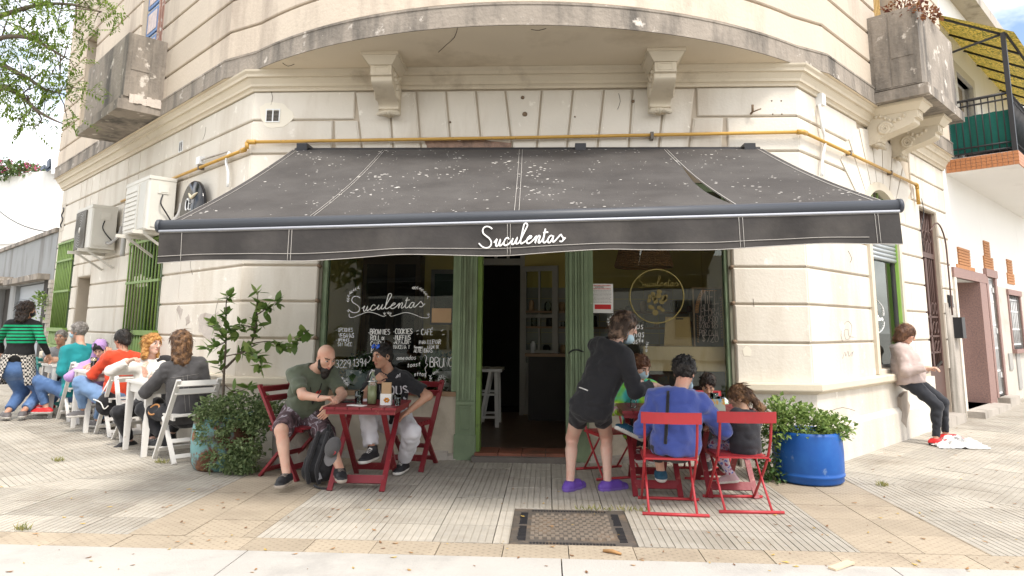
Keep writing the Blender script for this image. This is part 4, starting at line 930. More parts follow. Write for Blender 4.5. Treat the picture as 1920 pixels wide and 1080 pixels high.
# white conduits with junction boxes
for F, pts, lab in ((FL, [(430,285),(424,303),(428,322),(427,350)], 'white flexible conduit dropping from the gas pipe on the left wing'), (FR, [(1536,196),(1541,236),(1547,262),(1542,300),(1541,330)], 'white conduit with a small box under the cornice on the right wing')):
    q = [F.at(*(lambda a: (a[0], .05, a[1]))(F.px(x, y, .05))) for x, y in pts]
    o = thing('conduit', tuple(q[-1]), lab, 'conduit'); MB().tube(smooth_line([tuple(p) for p in q], 3), .018, 6).build('pipe', M_WHITEPL, o)
    if F is FR: a = F.px(1536,196,.02); MB().box(F, a[0]-.05, a[0]+.05, 0, .08, a[1]-.02, a[1]+.12).build('junction_box', M_WHITEPL, o)
    else:
        a = F.px(378,302,.02); MB().box(F, a[0]-.06, a[0]+.06, 0, .07, a[1]-.05, a[1]+.05).build('junction_box', M_WHITEPL, o)
        b_ = F.px(428,284,.05); MB().tube([F.at(a[0]-.06,.04,a[1]), F.at(b_[0],.05,b_[1])], .012, 5).build('wire', M_CONC2, o)
# vents
for F, x, y, w_, h_, lab in ((FF, 512, 217, .17, .16, 'small white framed double vent on the front face of the left corner'), (FL, 340, 275, .13, .16, 'narrow dark vent on the left wing wall below the balcony')):
    u, z = F.px(x, y); o = thing('wall_vent', tuple(F.at(u, 0, z)), lab, 'vent')
    f = MB(); f.box(F, u-w_/2, u+w_/2, 0, .012, z-h_/2, z-h_/2+.012); f.box(F, u-w_/2, u+w_/2, 0, .012, z+h_/2-.012, z+h_/2); f.box(F, u-w_/2, u-w_/2+.012, 0, .012, z-h_/2+.012, z+h_/2-.012); f.box(F, u+w_/2-.012, u+w_/2, 0, .012, z-h_/2+.012, z+h_/2-.012); f.box(F, u-.007, u+.007, 0, .012, z-h_/2+.012, z+h_/2-.012); f.build('frame', M_WHITEPL, o)
    f = MB()
    for q in range(8):
        z0 = z-h_/2+.014+(h_-.03)*q/8; f.box(F, u-w_/2+.012, u-.007, .001, .007, z0, z0+.012); f.box(F, u+.007, u+w_/2-.012, .001, .007, z0, z0+.012)
    f.build('louvres', M_DARK, o)
# broken hook and a lamp stub on the front
u, z = FF.px(1408, 208); b = MB(); b.tube([FF.at(u,0,z-.03), FF.at(u,.06,z-.03), FF.at(u,.07,z+.05)], .014, 6); b.tube([FF.at(u,.05,z-.03), FF.at(u+.09,.08,z)], .008, 5)
tag(b.build('wall_hook', mat('rusty_iron', (.2,.14,.09))), 'rusty broken iron hook on the front wall right of the arch', 'hook')
# air conditioners
M_AC = mat('aged_white_enamel', (.62,.60,.54), .5, .05, 3, stain=(.45,.42,.35), stain_scale=2, stain_lo=.58, stain_hi=.8)
def air_con(s0, s1, n0, n1, z0, z1, label, round_fan):
    o = thing('air_conditioner', tuple(FL.at((s0+s1)/2, .2, z0)), label, 'air conditioner', 'air conditioners on the left wing wall')
    MB().cbox(FL, s0, s1, n0, n1, z0+.03, z1, .02).build('casing', M_AC, o)
    MB().box(FL, s0-.008, s1+.008, n0-.004, n1+.006, z1-.035, z1+.012).build('lid', M_AC, o)
    if round_fan:
        MB().box(FL, s0+.28, s1-.02, n1+.002, n1+.02, z0+.05, z1-.05).build('fan_panel', mat('dark_fan_grille', (.13,.12,.10), .6, .2, 40), o)
        g = MB(); c = FL.at((s0+.28+s1-.02)/2, n1+.022, (z0+z1)/2)
        for r in np.arange(.05, .31, .04): g.tube([c+FL.u*(r*math.cos(a))+Vector((0,0,r*math.sin(a))) for a in np.linspace(0, 2*math.pi, 20)[:-1]], .005, 4, closed=True)
        g.build('fan_guard', mat('grey_fan_wire', (.30,.29,.27), .5, .1, 5), o); MB().lathe(c, [(0,.006),(.05,.004),(.05,-.004)], 14, axis=Matrix((FL.u, Vector((0,0,1)), FL.n)).transposed()).build('fan_hub', M_AC, o)
    else:
        for q in range(9): MB().box(FL, s0+.42, s1-.05, n1+.001, n1+.014, z0+.09+(z1-z0-.17)*q/9, z0+.09+(z1-z0-.17)*(q+1)/9-.018).build('louvre', M_AC, o)
        f = MB(); f.box(FL, s0+.38, s0+.415, n1, n1+.02, z0+.06, z1-.06); f.box(FL, s0+.10, s0+.37, n1+.001, n1+.008, z0+.06, z1-.06); f.build('front_trim', mat('grey_white_trim', (.52,.51,.46), .5, .05, 3), o)
    p = MB(); nm_ = (n0+n1)/2
    p.box(FL, s0-.012, s0-.001, nm_-.08, nm_+.06, z1-.22, z1-.10); p.box(FL, s0-.018, s0-.012, nm_-.06, nm_+.02, z1-.20, z1-.185); MB().box(FL, s0-.012, s0-.001, n0+.02, n1-.05, z0+.07, z0+.25).build('valve_cover', M_AC, o)
    p.build('service_panel', mat('pale_enamel', (.66,.64,.58), .5, .05, 3), o)
    p = MB(); p.tube(smooth_line([tuple(FL.at(*q)) for q in ((s0-.02,nm_,z1-.24),(s0-.06,nm_+.03,z1-.36),(s0-.05,nm_-.05,z1-.48),(s0-.03,n0+.02,z0+.14))], 4), .010, 5); p.build('cable', M_STEEL, o)
    p = MB(); p.tube(smooth_line([tuple(FL.at(*q)) for q in ((s0-.02,nm_-.06,z0+.13),(s0-.10,nm_-.09,z0+.12),(s0-.13,n0-.01,z0+.25),(s0-.12,.02,z0+.40))], 4), .024, 7); p.build('pipe_lagging', mat('grey_lagging', (.45,.44,.42), .8, .15, 9), o)
    br = MB()
    for s in (s0+.12, s1-.16):
        br.box(FL, s, s+.035, .0, n1+.12, z0-.02, z0+.028); br.bar(FL.at(s+.017,.01,z0-.26), FL.at(s+.017,n1-.02,z0-.01), .03)
    br.build('wall_bracket', mat('white_bracket', (.60,.58,.52), .5, .1, 5), o)
    return o
air_con(2.14, 3.12, .06, .40, 2.62, 3.37, 'larger white air conditioner with a slatted front nearest the awning', False)
air_con(4.72, 5.62, .06, .42, 2.56, 3.28, 'greyer air conditioner with a dark round fan front further left', True)
lg = MB(); q = [FL.px(*a, .1) for a in ((243,372),(236,400),(233,440),(229,480))]; lg.tube(smooth_line([tuple(FL.at(a[0], .10, a[1])) for a in q], 4), .035, 7)
tag(lg.build('lagged_pipe', mat('grey_lagging', (.45,.44,.42))), 'grey lagged pipe hanging beside the larger air conditioner', 'pipe')
# round black sign
sg = thing('round_sign', tuple(FL.at(1.33, .1, 2.55)), 'round black projecting sign half hidden behind the awning edge', 'sign')
ax = Matrix((FL.u, Vector((0,0,1)), FL.n)).transposed(); cs = FL.at(1.36, .10, 2.86)
MB().lathe(cs, [(0,-.03),(.36,-.03),(.37,-.02),(.37,.02),(.36,.03),(0,.03)], 36, axis=ax).build('disc', mat('gloss_black_sign', (.012,.013,.016), .12, .1, 5), sg)
b = MB(); g_, _ = text_strokes('CE', .15, jit=0); strokes_to(b, g_, lambda x, y: cs+FL.u*(.17-x)+Vector((0,0,y+.0))+FL.n*.035, .0075); b.build('lettering', M_WHITEPL, sg)
b = MB(); pts = [(.10,.22),(.04,.18),(-.02,.15),(-.10,.17),(-.20,.19)]; b.tube([cs+FL.u*x+Vector((0,0,y))+FL.n*.032 for x, y in smooth_line(pts, 4)], [.006+.018*math.sin(math.pi*i/16) for i in range(17)], 6); b.build('swoosh', mat('cream_print', (.62,.55,.40), .6, .05, 5), sg)
MB().box(FL, 1.3, 1.42, 0, .075, 2.8, 2.92).build('mount', M_STEEL, sg)

# ================================================================== awning
M_AWN = mat('black_awning_fabric', (.054,.049,.046), .8, .25, 3.0, bump=.15, bscale=60, stain=(.088,.082,.077), stain_scale=1.2, stain_lo=.42, stain_hi=.75)
mm = M_AWN.node_tree; N = mm.nodes.new
vo = N('ShaderNodeTexVoronoi'); vo.inputs['Scale'].default_value = 17; mpn = N('ShaderNodeMapping'); mpn.inputs['Scale'].default_value = (1, 1.5, 1.5); co_ = N('ShaderNodeTexCoord')
no = N('ShaderNodeTexNoise'); no.inputs['Scale'].default_value = 2.2; no.inputs['Detail'].default_value = 4
mr = N('ShaderNodeMapRange'); mr.inputs[1].default_value = .40; mr.inputs[2].default_value = .64; mr.inputs[3].default_value = .0; mr.inputs[4].default_value = .34
no2 = N('ShaderNodeTexWhiteNoise'); mul = N('ShaderNodeMath'); mul.operation = 'MULTIPLY'
lt = N('ShaderNodeMath'); lt.operation = 'LESS_THAN'; mxx = N('ShaderNodeMixRGB'); mxx.inputs[2].default_value = (.55,.53,.49,1)
l = mm.links.new; l(co_.outputs['Object'], mpn.inputs[0]); l(mpn.outputs[0], vo.inputs['Vector']); l(co_.outputs['Object'], no.inputs['Vector']); l(no.outputs[0], mr.inputs[0])
l(vo.outputs['Color'], no2.inputs[0]); l(no2.outputs[0], mul.inputs[0]); l(mr.outputs[0], mul.inputs[1]); l(vo.outputs['Distance'], lt.inputs[0]); l(mul.outputs[0], lt.inputs[1])
pb = mm.nodes['Principled BSDF']; src = pb.inputs['Base Color'].links[0].from_socket; l(src, mxx.inputs[1]); l(lt.outputs[0], mxx.inputs[0]); l(mxx.outputs[0], pb.inputs['Base Color'])
M_VAL = mat('black_valance_fabric', (.042,.038,.036), .82, .3, 4.0, bump=.35, bscale=9, stain=(.065,.058,.052), stain_scale=2.5, stain_lo=.45, stain_hi=.7)
M_STITCH = mat('white_stitching', (.50,.475,.44), .8, .1, 8)
M_BAR = mat('slate_blue_bar', (.045,.050,.060), .45, .08, 3, spec=.5)
YF = 4.82
A_tl, A_tr = P(548,281,D-.16), P(1430,279,D-.16); A_fl, A_fr = P(304,424,YF), P(1681,386,YF)
aw = thing('awning', ((A_tl.x+A_tr.x)/2, D-.2, 2.2), 'wide black fabric awning with a white written name on its valance', 'awning')
def cpt(u, v):
    p = A_tl.lerp(A_tr, u).lerp(A_fl.lerp(A_fr, u), v); return p+Vector((0,0,-.05*math.sin(math.pi*v)*(1-.25*math.cos(u*8*math.pi))))
seams = [0, .2015, .495, .7985, 1]
for k in range(4):
    m_ = MB(); ua, ub_ = seams[k], seams[k+1]; nu, nv = 16, 26; vs, vs2 = [], []
    for i in range(nu+1):
        for j in range(nv+1):
            u, v = ua+(ub_-ua)*i/nu, j/nv; p = cpt(u, v)
            if k == 2 and i >= nu-1 and .30 < v < .92:          # torn seam: the edge sags and gapes
                t = math.sin((v-.30)/.62*math.pi); w_ = i-(nu-1); p = p+Vector((-.032*t*w_, 0, -.03*t*w_))
            vs.append(p); vs2.append(p-Vector((0,0,.004)))
    f1 = [(i*(nv+1)+j,(i+1)*(nv+1)+j,(i+1)*(nv+1)+j+1,i*(nv+1)+j+1) for i in range(nu) for j in range(nv)]
    m_.add(vs, f1, smooth=True); m_.build('canopy_panel', M_AWN, aw, recalc=False)
st = MB()
for u in (.0015, .012, .199, .204, .492, .4985, .7955, .801, .988, .9985):
    vv = np.linspace(.01, .985, 30)
    if abs(u-.7955) < 1e-6: vv = np.linspace(.01, .30, 10)
    MB().tube([cpt(u, v)+Vector((0,0,.004)) for v in vv], .0028, 3).build('seam_stitching', M_STITCH, aw)
bar_ = MB(); dv = (A_fr-A_fl).normalized(); bar_.tube([A_fl-dv*.01, A_fr+dv*.01], .044, 14); bar_.build('front_bar', M_BAR, aw)
cp_ = MB(); cp_.tube([A_fl-dv*.03, A_fl-dv*.005], .049, 14); cp_.tube([A_fr+dv*.005, A_fr+dv*.03], .049, 14); cp_.build('bar_end_cap', M_BAR, aw)
MB().tube([A_fl+Vector((0,-.035,-.042)), A_fr+Vector((0,-.035,-.042))], .009, 6).build('light_bead', mat('pale_grey_bead', (.45,.47,.52), .4, .05, 3), aw)
# valance: hanging fabric with slow waves, scuffed
VH0, VH1 = .225, .215
def vpt(u, t, off=0.):
    top = A_fl.lerp(A_fr, u)+Vector((0,-.02,-.05)); h = VH0+(VH1-VH0)*u-.012*math.sin(u*23)*(t)
    wv = .016*t*math.sin(u*31)+.010*t*math.sin(u*67+1); return top+Vector((0,-.01+wv-off,-h*t))
vl = MB(); nu, nv = 120, 8; vs = [vpt(i/nu, j/nv) for i in range(nu+1) for j in range(nv+1)]
vl.add(vs, [(i*(nv+1)+j,(i+1)*(nv+1)+j,(i+1)*(nv+1)+j+1,i*(nv+1)+j+1) for i in range(nu) for j in range(nv)], smooth=True)
vl = vl.build('valance', M_VAL, aw, recalc=False)
st = MB()
st.tube([vpt(i/nu, .78, .004) for i in range(int(nu*.97))], .0028, 3); st.tube([vpt(i/nu, .995, .003) for i in range(nu+1)], .0030, 3); st.tube([vpt(i/nu, .02, .003) for i in range(nu+1)], .002, 3)
for u in (.0325, .1835, .1875, .4835, .4875, .7915, .7965, .968, .972): st.tube([vpt(u, t, .004) for t in np.linspace(0.02, 1, 9)], .0026, 3)
st.build('stitching', M_STITCH, vl, kind='stuff')
tx = MB()
ux0, ux1 = (897-304)/(1681-304), (1061-304)/(1681-304)
ux0 += .014; ux1 += .012
hh = VH0; Wt = (ux1-ux0)*(A_fr-A_fl).length
strokes_to(tx, suc_strokes(1, 1), lambda x, y: vpt(ux0+(ux1-ux0)*x, .76-.72*y, .006), .0058, 5)
tx.build('name_lettering', mat('white_sign_paint', (.85,.84,.82), .6, .02, 5), vl)
# folding arms, roller and wall brackets
ar = MB()
for u in (.16, .84):
    a = cpt(u, .03)+Vector((0,0,-.12)); c = A_fl.lerp(A_fr, u+(.05 if u < .5 else -.05))+Vector((0,.03,-.03)); e = (a+c)/2+Vector((.55 if u < .5 else -.55, .1, -.02))
    ar.tube([a, e], .022, 8); ar.tube([e, c], .020, 8)
ar.build('folding_arm', M_STEEL, aw)
MB().tube([A_tl+Vector((.02,.05,-.01)), A_tr+Vector((-.02,.05,-.01))], .045, 10).build('roller', M_STEEL, aw)
for x in (571, 1088, 1402):
    p = P(x, 277, D-.1); MB().wbox(p.x-.06, p.x+.06, D-.19, D+.0, 3.33, p.z+.03).build('wall_bracket', M_STEEL, aw)
# ================================================================== furniture
M_RED = mat('dark_red_wood_paint', (.21,.020,.027), .42, .15, 6, bump=.08, bscale=40, wear=(.30,.10,.08), wear_scale=14, wear_lo=.61, wear_hi=.68)
M_REDM = mat('bright_red_enamel', (.42,.035,.042), .38, .10, 6, wear=(.26,.07,.06), wear_scale=20, wear_lo=.62, wear_hi=.68)
M_WCH = mat('white_painted_wood', (.68,.66,.62), .5, .05, 5, bump=.06, bscale=40, wear=(.46,.36,.30), wear_scale=11, wear_lo=.63, wear_hi=.73)
M_TEAL = mat('teal_painted_wood', (.05,.24,.22), .5, .12, 6)
Z3 = Vector((0,0,1))
def wood_chair(loc, fdir, m, label, group):
    """folding slat chair; local +y is the way the sitter faces"""
    o = thing('folding_chair', (loc[0], loc[1], 0), label, 'chair', group, math.atan2(fdir[1], fdir[0])-math.pi/2)
    W = .42
    for sx in (-1, 1):
        x = sx*W/2; MB().bar((x,-.30,.84), (x,.22,.0), .028, .045, up=(1,0,0)).build('back_post', m, o, local=True)
        x = sx*(W/2-.035); MB().bar((x,.14,.43), (x,-.26,.0), .024, .042, up=(1,0,0)).build('rear_leg', m, o, local=True)
        MB().bar((sx*(W/2-.035),-.16,.435), (sx*(W/2-.035),.22,.445), .022, .035, up=(0,0,1)).build('seat_rail', m, o, local=True)
    for z in (.80, .715):
        y = -.30+(.84-z)*.62; MB().bar((-W/2-.005,y,z), (W/2+.005,y,z), .016, .060, up=Vector((0,.5,.86))).build('back_slat', m, o, local=True)
    for q in range(6): MB().bar((-W/2+.02,-.15+.075*q,.462), (W/2-.02,-.15+.075*q,.462), .060, .016).build('seat_slat', m, o, local=True)
    MB().bar((-W/2,.115,.105), (W/2,.115,.105), .018, .05, up=(0,-.6,.8)).build('stretcher', m, o, local=True)
    for z in (.06, .20):
        y = -.26+z*.93; MB().bar((-W/2+.04,y,z), (W/2-.04,y,z), .018, .045, up=(0,.6,.8)).build('stretcher', m, o, local=True)
    return o
def metal_chair(loc, fdir, label, group):
    o = thing('bistro_chair', (loc[0], loc[1], 0), label, 'chair', group, math.atan2(fdir[1], fdir[0])-math.pi/2)
    W = .40
    for sx in (-1, 1):
        x = sx*W/2
        MB().tube(smooth_line([(x,-.27,.765),(x,-.22,.54),(x,-.10,.35),(x,.10,.15),(x,.25,.012)], 4), .011, 6).build('back_leg', M_REDM, o, local=True)
        MB().tube([(x-sx*.02,.16,.395),(x-sx*.02,-.25,.012)], .010, 6).build('seat_leg', M_REDM, o, local=True)
    MB().tube([(-W/2-.03,-.25,.012),(W/2+.07,-.25,.012)], .013, 6).build('ground_bar', M_REDM, o, local=True)
    MB().tube([(-W/2-.03,.25,.012),(W/2+.07,.25,.012)], .013, 6).build('ground_bar', M_REDM, o, local=True)
    b = MB(); n_ = 8
    for i in range(n_):
        x0, x1 = -W/2-.03+(W+.06)*i/n_, -W/2-.03+(W+.06)*(i+1)/n_; c0, c1 = [-.292-.03*(1-(2*t-1)**2) for t in (i/n_, (i+1)/n_)]
        b.hexa([(x0,c0,.685),(x1,c1,.685),(x1,c1+.014,.685),(x0,c0+.014,.685),(x0,c0-.012,.772),(x1,c1-.012,.772),(x1,c1+.002,.772),(x0,c0+.002,.772)])
    b.build('back_rest', M_REDM, o, local=True)
    for q in range(5): MB().bar((-W/2,-.14+.075*q,.402), (W/2,-.14+.075*q,.402), .062, .014).build('seat_slat', M_REDM, o, local=True)
    for sx in (-1, 1): MB().bar((sx*W/2,-.19,.388),(sx*W/2,.2,.388),.014,.02).build('seat_frame', M_REDM, o, local=True)
    return o
def red_table(cx, cy, wx, wy, h, label, rz=0.):
    o = thing('folding_table', (cx, cy, 0), label, 'table', 'red folding tables by the cafe front', rz)
    n_ = 6
    for q in range(n_): MB().cbox(WF, -wx/2+wx*q/n_+.003, -wx/2+wx*(q+1)/n_-.003, -wy/2, wy/2, h-.022, h, .002).build('top_board', M_RED, o, local=True)
    b = MB(); b.wbox(-wx/2+.02, wx/2-.02, -wy/2+.03, -wy/2+.05, h-.065, h-.022); b.wbox(-wx/2+.02, wx/2-.02, wy/2-.05, wy/2-.03, h-.065, h-.022); b.wbox(-wx/2+.02,-wx/2+.04,-wy/2+.05,wy/2-.05,h-.06,h-.022); b.wbox(wx/2-.04,wx/2-.02,-wy/2+.05,wy/2-.05,h-.06,h-.022); b.build('apron', M_RED, o, local=True)
    for k, s in ((0, 1), (1, -1)):
        hw = wx/2-.10 if k == 0 else wx/2-.14
        for sx in (-1, 1): MB().bar((sx*hw, -s*.36, 0), (sx*hw, s*.26, h-.025), .022, .045, up=(1,0,0)).build('leg', M_RED, o, local=True)
        y = -s*.36+s*.62*.12; MB().bar((-hw, y, .085), (hw, y, .085), .018, .07, up=(0, s*.5, .86)).build('stretcher_board', M_RED, o, local=True)
    return o
def white_table(c, fdir, label):
    o = thing('cafe_table', (c[0], c[1], 0), label, 'table', 'white tables along the left wing', math.atan2(fdir[1], fdir[0])-math.pi/2)
    w_, d_, h = .62, .72, .78
    MB().cbox(WF, -w_/2, w_/2, -d_/2, d_/2, h-.028, h, .004).build('table_top', M_WCH, o, local=True)
    b = MB(); a = .035; b.wbox(-w_/2+a, w_/2-a, -d_/2+a, -d_/2+a+.02, h-.13, h-.028); b.wbox(-w_/2+a, w_/2-a, d_/2-a-.02, d_/2-a, h-.13, h-.028); b.wbox(-w_/2+a, -w_/2+a+.02, -d_/2+a+.02, d_/2-a-.02, h-.13, h-.028); b.wbox(w_/2-a-.02, w_/2-a, -d_/2+a+.02, d_/2-a-.02, h-.13, h-.028); b.build('apron', M_WCH, o, local=True)
    for sx in (-1, 1):
        for sy in (-1, 1):
            x, y = sx*(w_/2-.05), sy*(d_/2-.05); t, f = .036, .024
            p = MB(); p.hexa([(x-f,y-f,0),(x+f,y-f,0),(x+f,y+f,0),(x-f,y+f,0),(x-t,y-t,h-.028),(x+t,y-t,h-.028),(x+t,y+t,h-.028),(x-t,y+t,h-.028)]); p.build('leg', M_WCH, o, local=True)
    return o
ALONG = FL.u
fpt = lambda s, n: FL.at(s, n, 0)
GW = 'white folding chairs along the left wing'
TS = (.88, 3.15, 5.1); TN = .43
for s, lab in zip(TS, ('nearest white wooden table, between the blonde woman and the one in grey denim', 'middle white wooden table, at the person in the purple hood', 'farthest white wooden table, at the striped waitress')): white_table(fpt(s, TN), ALONG, lab)
wood_chair(fpt(.20,.42), ALONG, M_WCH, 'white folding chair of the woman in the grey denim jacket', GW)
wood_chair(fpt(1.80,.40), -ALONG, M_WCH, 'white folding chair under the blonde woman', GW)
wood_chair(fpt(2.46,.40), ALONG, M_WCH, 'white folding chair under the person in the red sweater', GW)
wood_chair(fpt(3.95,.36), -ALONG, M_WCH, 'white folding chair under the person in the purple hood', GW)
wood_chair(fpt(4.36,.42), ALONG, M_WCH, 'white folding chair of the grey haired person in teal', GW)
wood_chair(fpt(5.95,.45), -ALONG, M_TEAL, 'teal painted folding chair behind the striped waitress', 'chairs by the farthest table')
GR = 'red wooden folding chairs at the left table'
wood_chair((-2.42,6.72), (.93,-.36), M_RED, 'dark red wooden chair under the bald bearded man', GR)
wood_chair((-1.40,7.20), (-.22,-.97), M_RED, 'dark red wooden chair under the man in the black jersey', GR)
red_table(-1.66, 6.48, .66, .68, .70, 'dark red wooden folding table between the two men')
red_table(.93, 6.50, .58, .66, .70, 'worn red folding table by the tie-dye child and the man in blue')
red_table(1.56, 6.50, .58, .66, .70, 'worn red folding table between the curly boy and the girl')
GM = 'red metal bistro chairs at the right tables'
metal_chair((.965,5.80), (.06,1), 'red metal folding chair under the man in the blue hoodie', GM)
metal_chair((1.545,5.92), (-.03,1), 'red metal folding chair under the girl in the dark hoodie', GM)
metal_chair((1.56,7.10), (0,-1), 'red metal folding chair behind the curly haired boy', GM)
metal_chair((.62,7.05), (.35,-.95), 'red metal folding chair under the child in tie-dye', GM)

# ---- things on the tables
M_CLEAR = glass_mat('clear_glassware', (.88,.92,.90), .02, boost=1.6); M_LEMON = mat('cloudy_lemonade', (.50,.52,.28), .3, .05, 8, trans=.35)
M_CHROME = mat('bright_steel', (.6,.6,.6), .2, .05, 4, metal=1.); M_KRAFT = mat('brown_kraft_paper', (.42,.28,.16), .8, .1, 10); M_PAPER = mat('white_paper', (.74,.73,.70), .8, .03, 5)
M_PHONE = mat('black_phone_glass', (.015,.015,.018), .15, .1, 3)
def tumbler(x, y, z, h, r, label, water=True):
    o = thing('drinking_glass', (x, y, z), label, 'glass')
    MB().lathe((x,y,z), [(0,.001),(r*.85,.001),(r,h),(r*.94,h),(r*.80,.012),(0,.012)], 16).build('glass_wall', M_CLEAR, o)
    if water: MB().lathe((x,y,z), [(0,.013),(r*.79,.013),(r*.86,h*.45),(0,h*.45)], 14).build('water', glass_mat('water', (.80,.86,.86), .0, 1.33), o)
    return o
T = .701
tumbler(*P(673,752,6.42).xy, T, .115, .042, 'glass of water beside the napkin on the left red table')
bp = P(697,760,6.40); bo = thing('lemonade_bottle', (bp.x, bp.y, T), 'tall swing-top bottle of lemonade on the left red table', 'bottle')
MB().lathe((bp.x,bp.y,T), [(0,.0),(.040,.0),(.044,.01),(.044,.17),(.038,.20),(.022,.245),(.018,.285),(.020,.29),(.014,.29),(.012,.25),(0,.25)], 18).build('glass_body', M_CLEAR, bo)
MB().lathe((bp.x,bp.y,T), [(0,.004),(.040,.004),(.0415,.165),(0,.166)], 16).build('lemonade', M_LEMON, bo)
b = MB(); b.tube([(bp.x-.03,bp.y-.02,T+.24),(bp.x-.024,bp.y-.02,T+.27),(bp.x,bp.y-.02,T+.315),(bp.x+.022,bp.y-.02,T+.29)], .004, 5); b.tube([(bp.x+.0435*math.cos(a),bp.y+.0435*math.sin(a),T+.205) for a in np.linspace(0,6.28,14)[:-1]], .006, 5, closed=True); b.lathe((bp.x,bp.y,T+.29), [(0,0),(.018,0),(.018,.02),(0,.025)], 10); b.build('swing_top', M_CHROME, bo)
np_ = P(724,758,6.36); no_ = thing('napkin_holder', (np_.x, np_.y, T), 'small white napkin box with an orange flower print on the left red table', 'napkin holder')
MB().wbox(np_.x-.05, np_.x+.05, np_.y-.03, np_.y+.03, T, T+.10).build('box', M_PAPER, no_); MB().wbox(np_.x-.042, np_.x+.042, np_.y-.02, np_.y+.02, T+.10, T+.20).build('napkins', M_KRAFT, no_)
b = MB(); [b.lathe((np_.x+.01+.018*math.cos(a), np_.y-.031, T+.045+.014*math.sin(a)), [(0,.003),(.011,.0),(0,-.001)], 8, axis=Matrix.Rotation(R(90),3,'X')) for a in np.linspace(0,6.28,7)[:-1]]; b.build('flower_print', mat('orange_print', (.75,.30,.03), .6, .2, 20), no_)
tumbler(*P(745,758,6.35).xy, T, .095, .034, 'small empty glass beside the napkin box on the left red table', False)
b = MB(); p_ = P(667,769,6.26); b.bar((p_.x-.07,p_.y+.02,T+.004),(p_.x+.09,p_.y-.03,T+.004),.075,.006); tag(b.build('folded_napkin', M_PAPER), 'folded white napkin at the near edge of the left red table', 'napkin')
b = MB(); p_ = P(655,757,6.5); b.bar((p_.x-.07,p_.y-.0,T+.005),(p_.x+.08,p_.y+.03,T+.005),.075,.009); tag(b.build('phone', M_PHONE), 'black phone lying on the left red table before the bald man', 'phone')
sp = P(1188,766,6.42); so_ = thing('sanitizer_bottle', (sp.x, sp.y, T), 'small clear spray bottle on the red table before the tie-dye child', 'bottle')
MB().lathe((sp.x,sp.y,T), [(0,0),(.026,0),(.028,.01),(.028,.09),(.012,.115),(.012,.125),(0,.125)], 14).build('bottle_body', M_CLEAR, so_); MB().lathe((sp.x,sp.y,T+.125), [(0,0),(.013,0),(.013,.035),(0,.037)], 10).build('cap', M_PHONE, so_)
tumbler(*P(1340,772,6.62).xy, T, .12, .04, 'tumbler of water beside the curly haired boy'); tumbler(*P(1352,774,6.5).xy, T, .10, .038, 'shorter tumbler nearest the girl on the right red table')
b = MB(); p_ = P(1346,800,6.27); q_ = Vector((p_.x,p_.y,T+.02)); b.hexa([q_+Vector(v)*.72 for v in ((-.10,-.0,-.10),(.10,-.02,-.09),(.10,-.01,-.09),(-.10,.01,-.10),(-.09,.05,.10),(.10,.03,.11),(.10,.04,.11),(-.09,.06,.10))])
bk = b.build('picture_book', mat('coloured_book_cover', (.55,.62,.50), .5, .3, 8, stain=(.15,.38,.62), stain_scale=9, stain_lo=.5, stain_hi=.52, wear=(.75,.42,.10), wear_scale=10, wear_lo=.56, wear_hi=.57)); tag(bk, 'colourful picture book held between the boy and the girl', 'book')
TW = .781
def on_t(i, a, b_): return fpt(TS[i]+a, TN+b_)
c = on_t(0,.05,.05); tumbler(c.x, c.y, TW, .11, .045, 'glass nearest the blonde woman on the nearest white table')
c = on_t(0,-.14,.02); MB_ = MB().lathe((c.x,c.y,TW), [(0,0),(.07,0),(.10,.018),(.098,.021),(.068,.006),(0,.006)], 20); tag(MB_.build('plate', M_WHITEPL), 'white plate on the nearest white table', 'plate')
c = on_t(1,.02,.16); gl = thing('milkshake_glass', (c.x,c.y,TW), 'tall glass with a milky brown drink on the middle white table', 'glass'); MB().lathe((c.x,c.y,TW), [(0,0),(.03,0),(.042,.17),(.038,.17),(.028,.01),(0,.01)], 14).build('glass_wall', M_CLEAR, gl); MB().lathe((c.x,c.y,TW), [(0,.012),(.027,.012),(.037,.15),(0,.15)], 14).build('drink', mat('milky_coffee', (.50,.36,.22), .4, .05, 5), gl)
c = on_t(1,-.12,.05); o = thing('cup', (c.x,c.y,TW), 'white cup on a saucer on the middle white table', 'cup'); MB().lathe((c.x,c.y,TW), [(0,.01),(.03,.01),(.042,.07),(.038,.07),(.027,.016),(0,.016)], 14).build('cup_body', M_WHITEPL, o); MB().lathe((c.x,c.y,TW), [(0,0),(.04,0),(.075,.012),(.04,.009),(0,.009)], 16).build('saucer', M_WHITEPL, o)
c = on_t(2,-.05,.05); tumbler(c.x, c.y, TW, .10, .04, 'glass on the farthest white table by the clasped hands')

# ================================================================== chalk and paint writing on the left window
M_CHALK = mat('white_window_paint', (.90,.90,.88), .7, .04, 20)
def on_glass(x, y, n=GL_N+.002):
    u, z = FF.px(x, y, n); return FF.at(u, n, z)
def px_text(txt, x, y, h, r=.0030, slant=.06, m=None, mb=None, wscale=1., rise=0.):
    """y is the baseline pixel, h the letter height in pixels, on the left or right pane"""
    st_, wd = text_strokes(txt, h, slant, .12, 1.25)
    return strokes_to(mb, st_, lambda a, b_: on_glass(x+a*wscale, y-b_-rise*a), r, 4)
wtx = thing('window_lettering', tuple(on_glass(735, 640)), 'white hand painted menu and name on the left shop window', 'lettering')
b = MB(); sx0, sy0 = 653, 586
for s in suc_strokes(1, 1): b.tube([on_glass(653+144*x, 587-8*x-32*y*(1 if x > .18 else 1.05)) for x, y in s], .0052, 5)
b.build('painted_name', M_CHALK, wtx)
b = MB()                                                    # laurel sprigs and flourishes
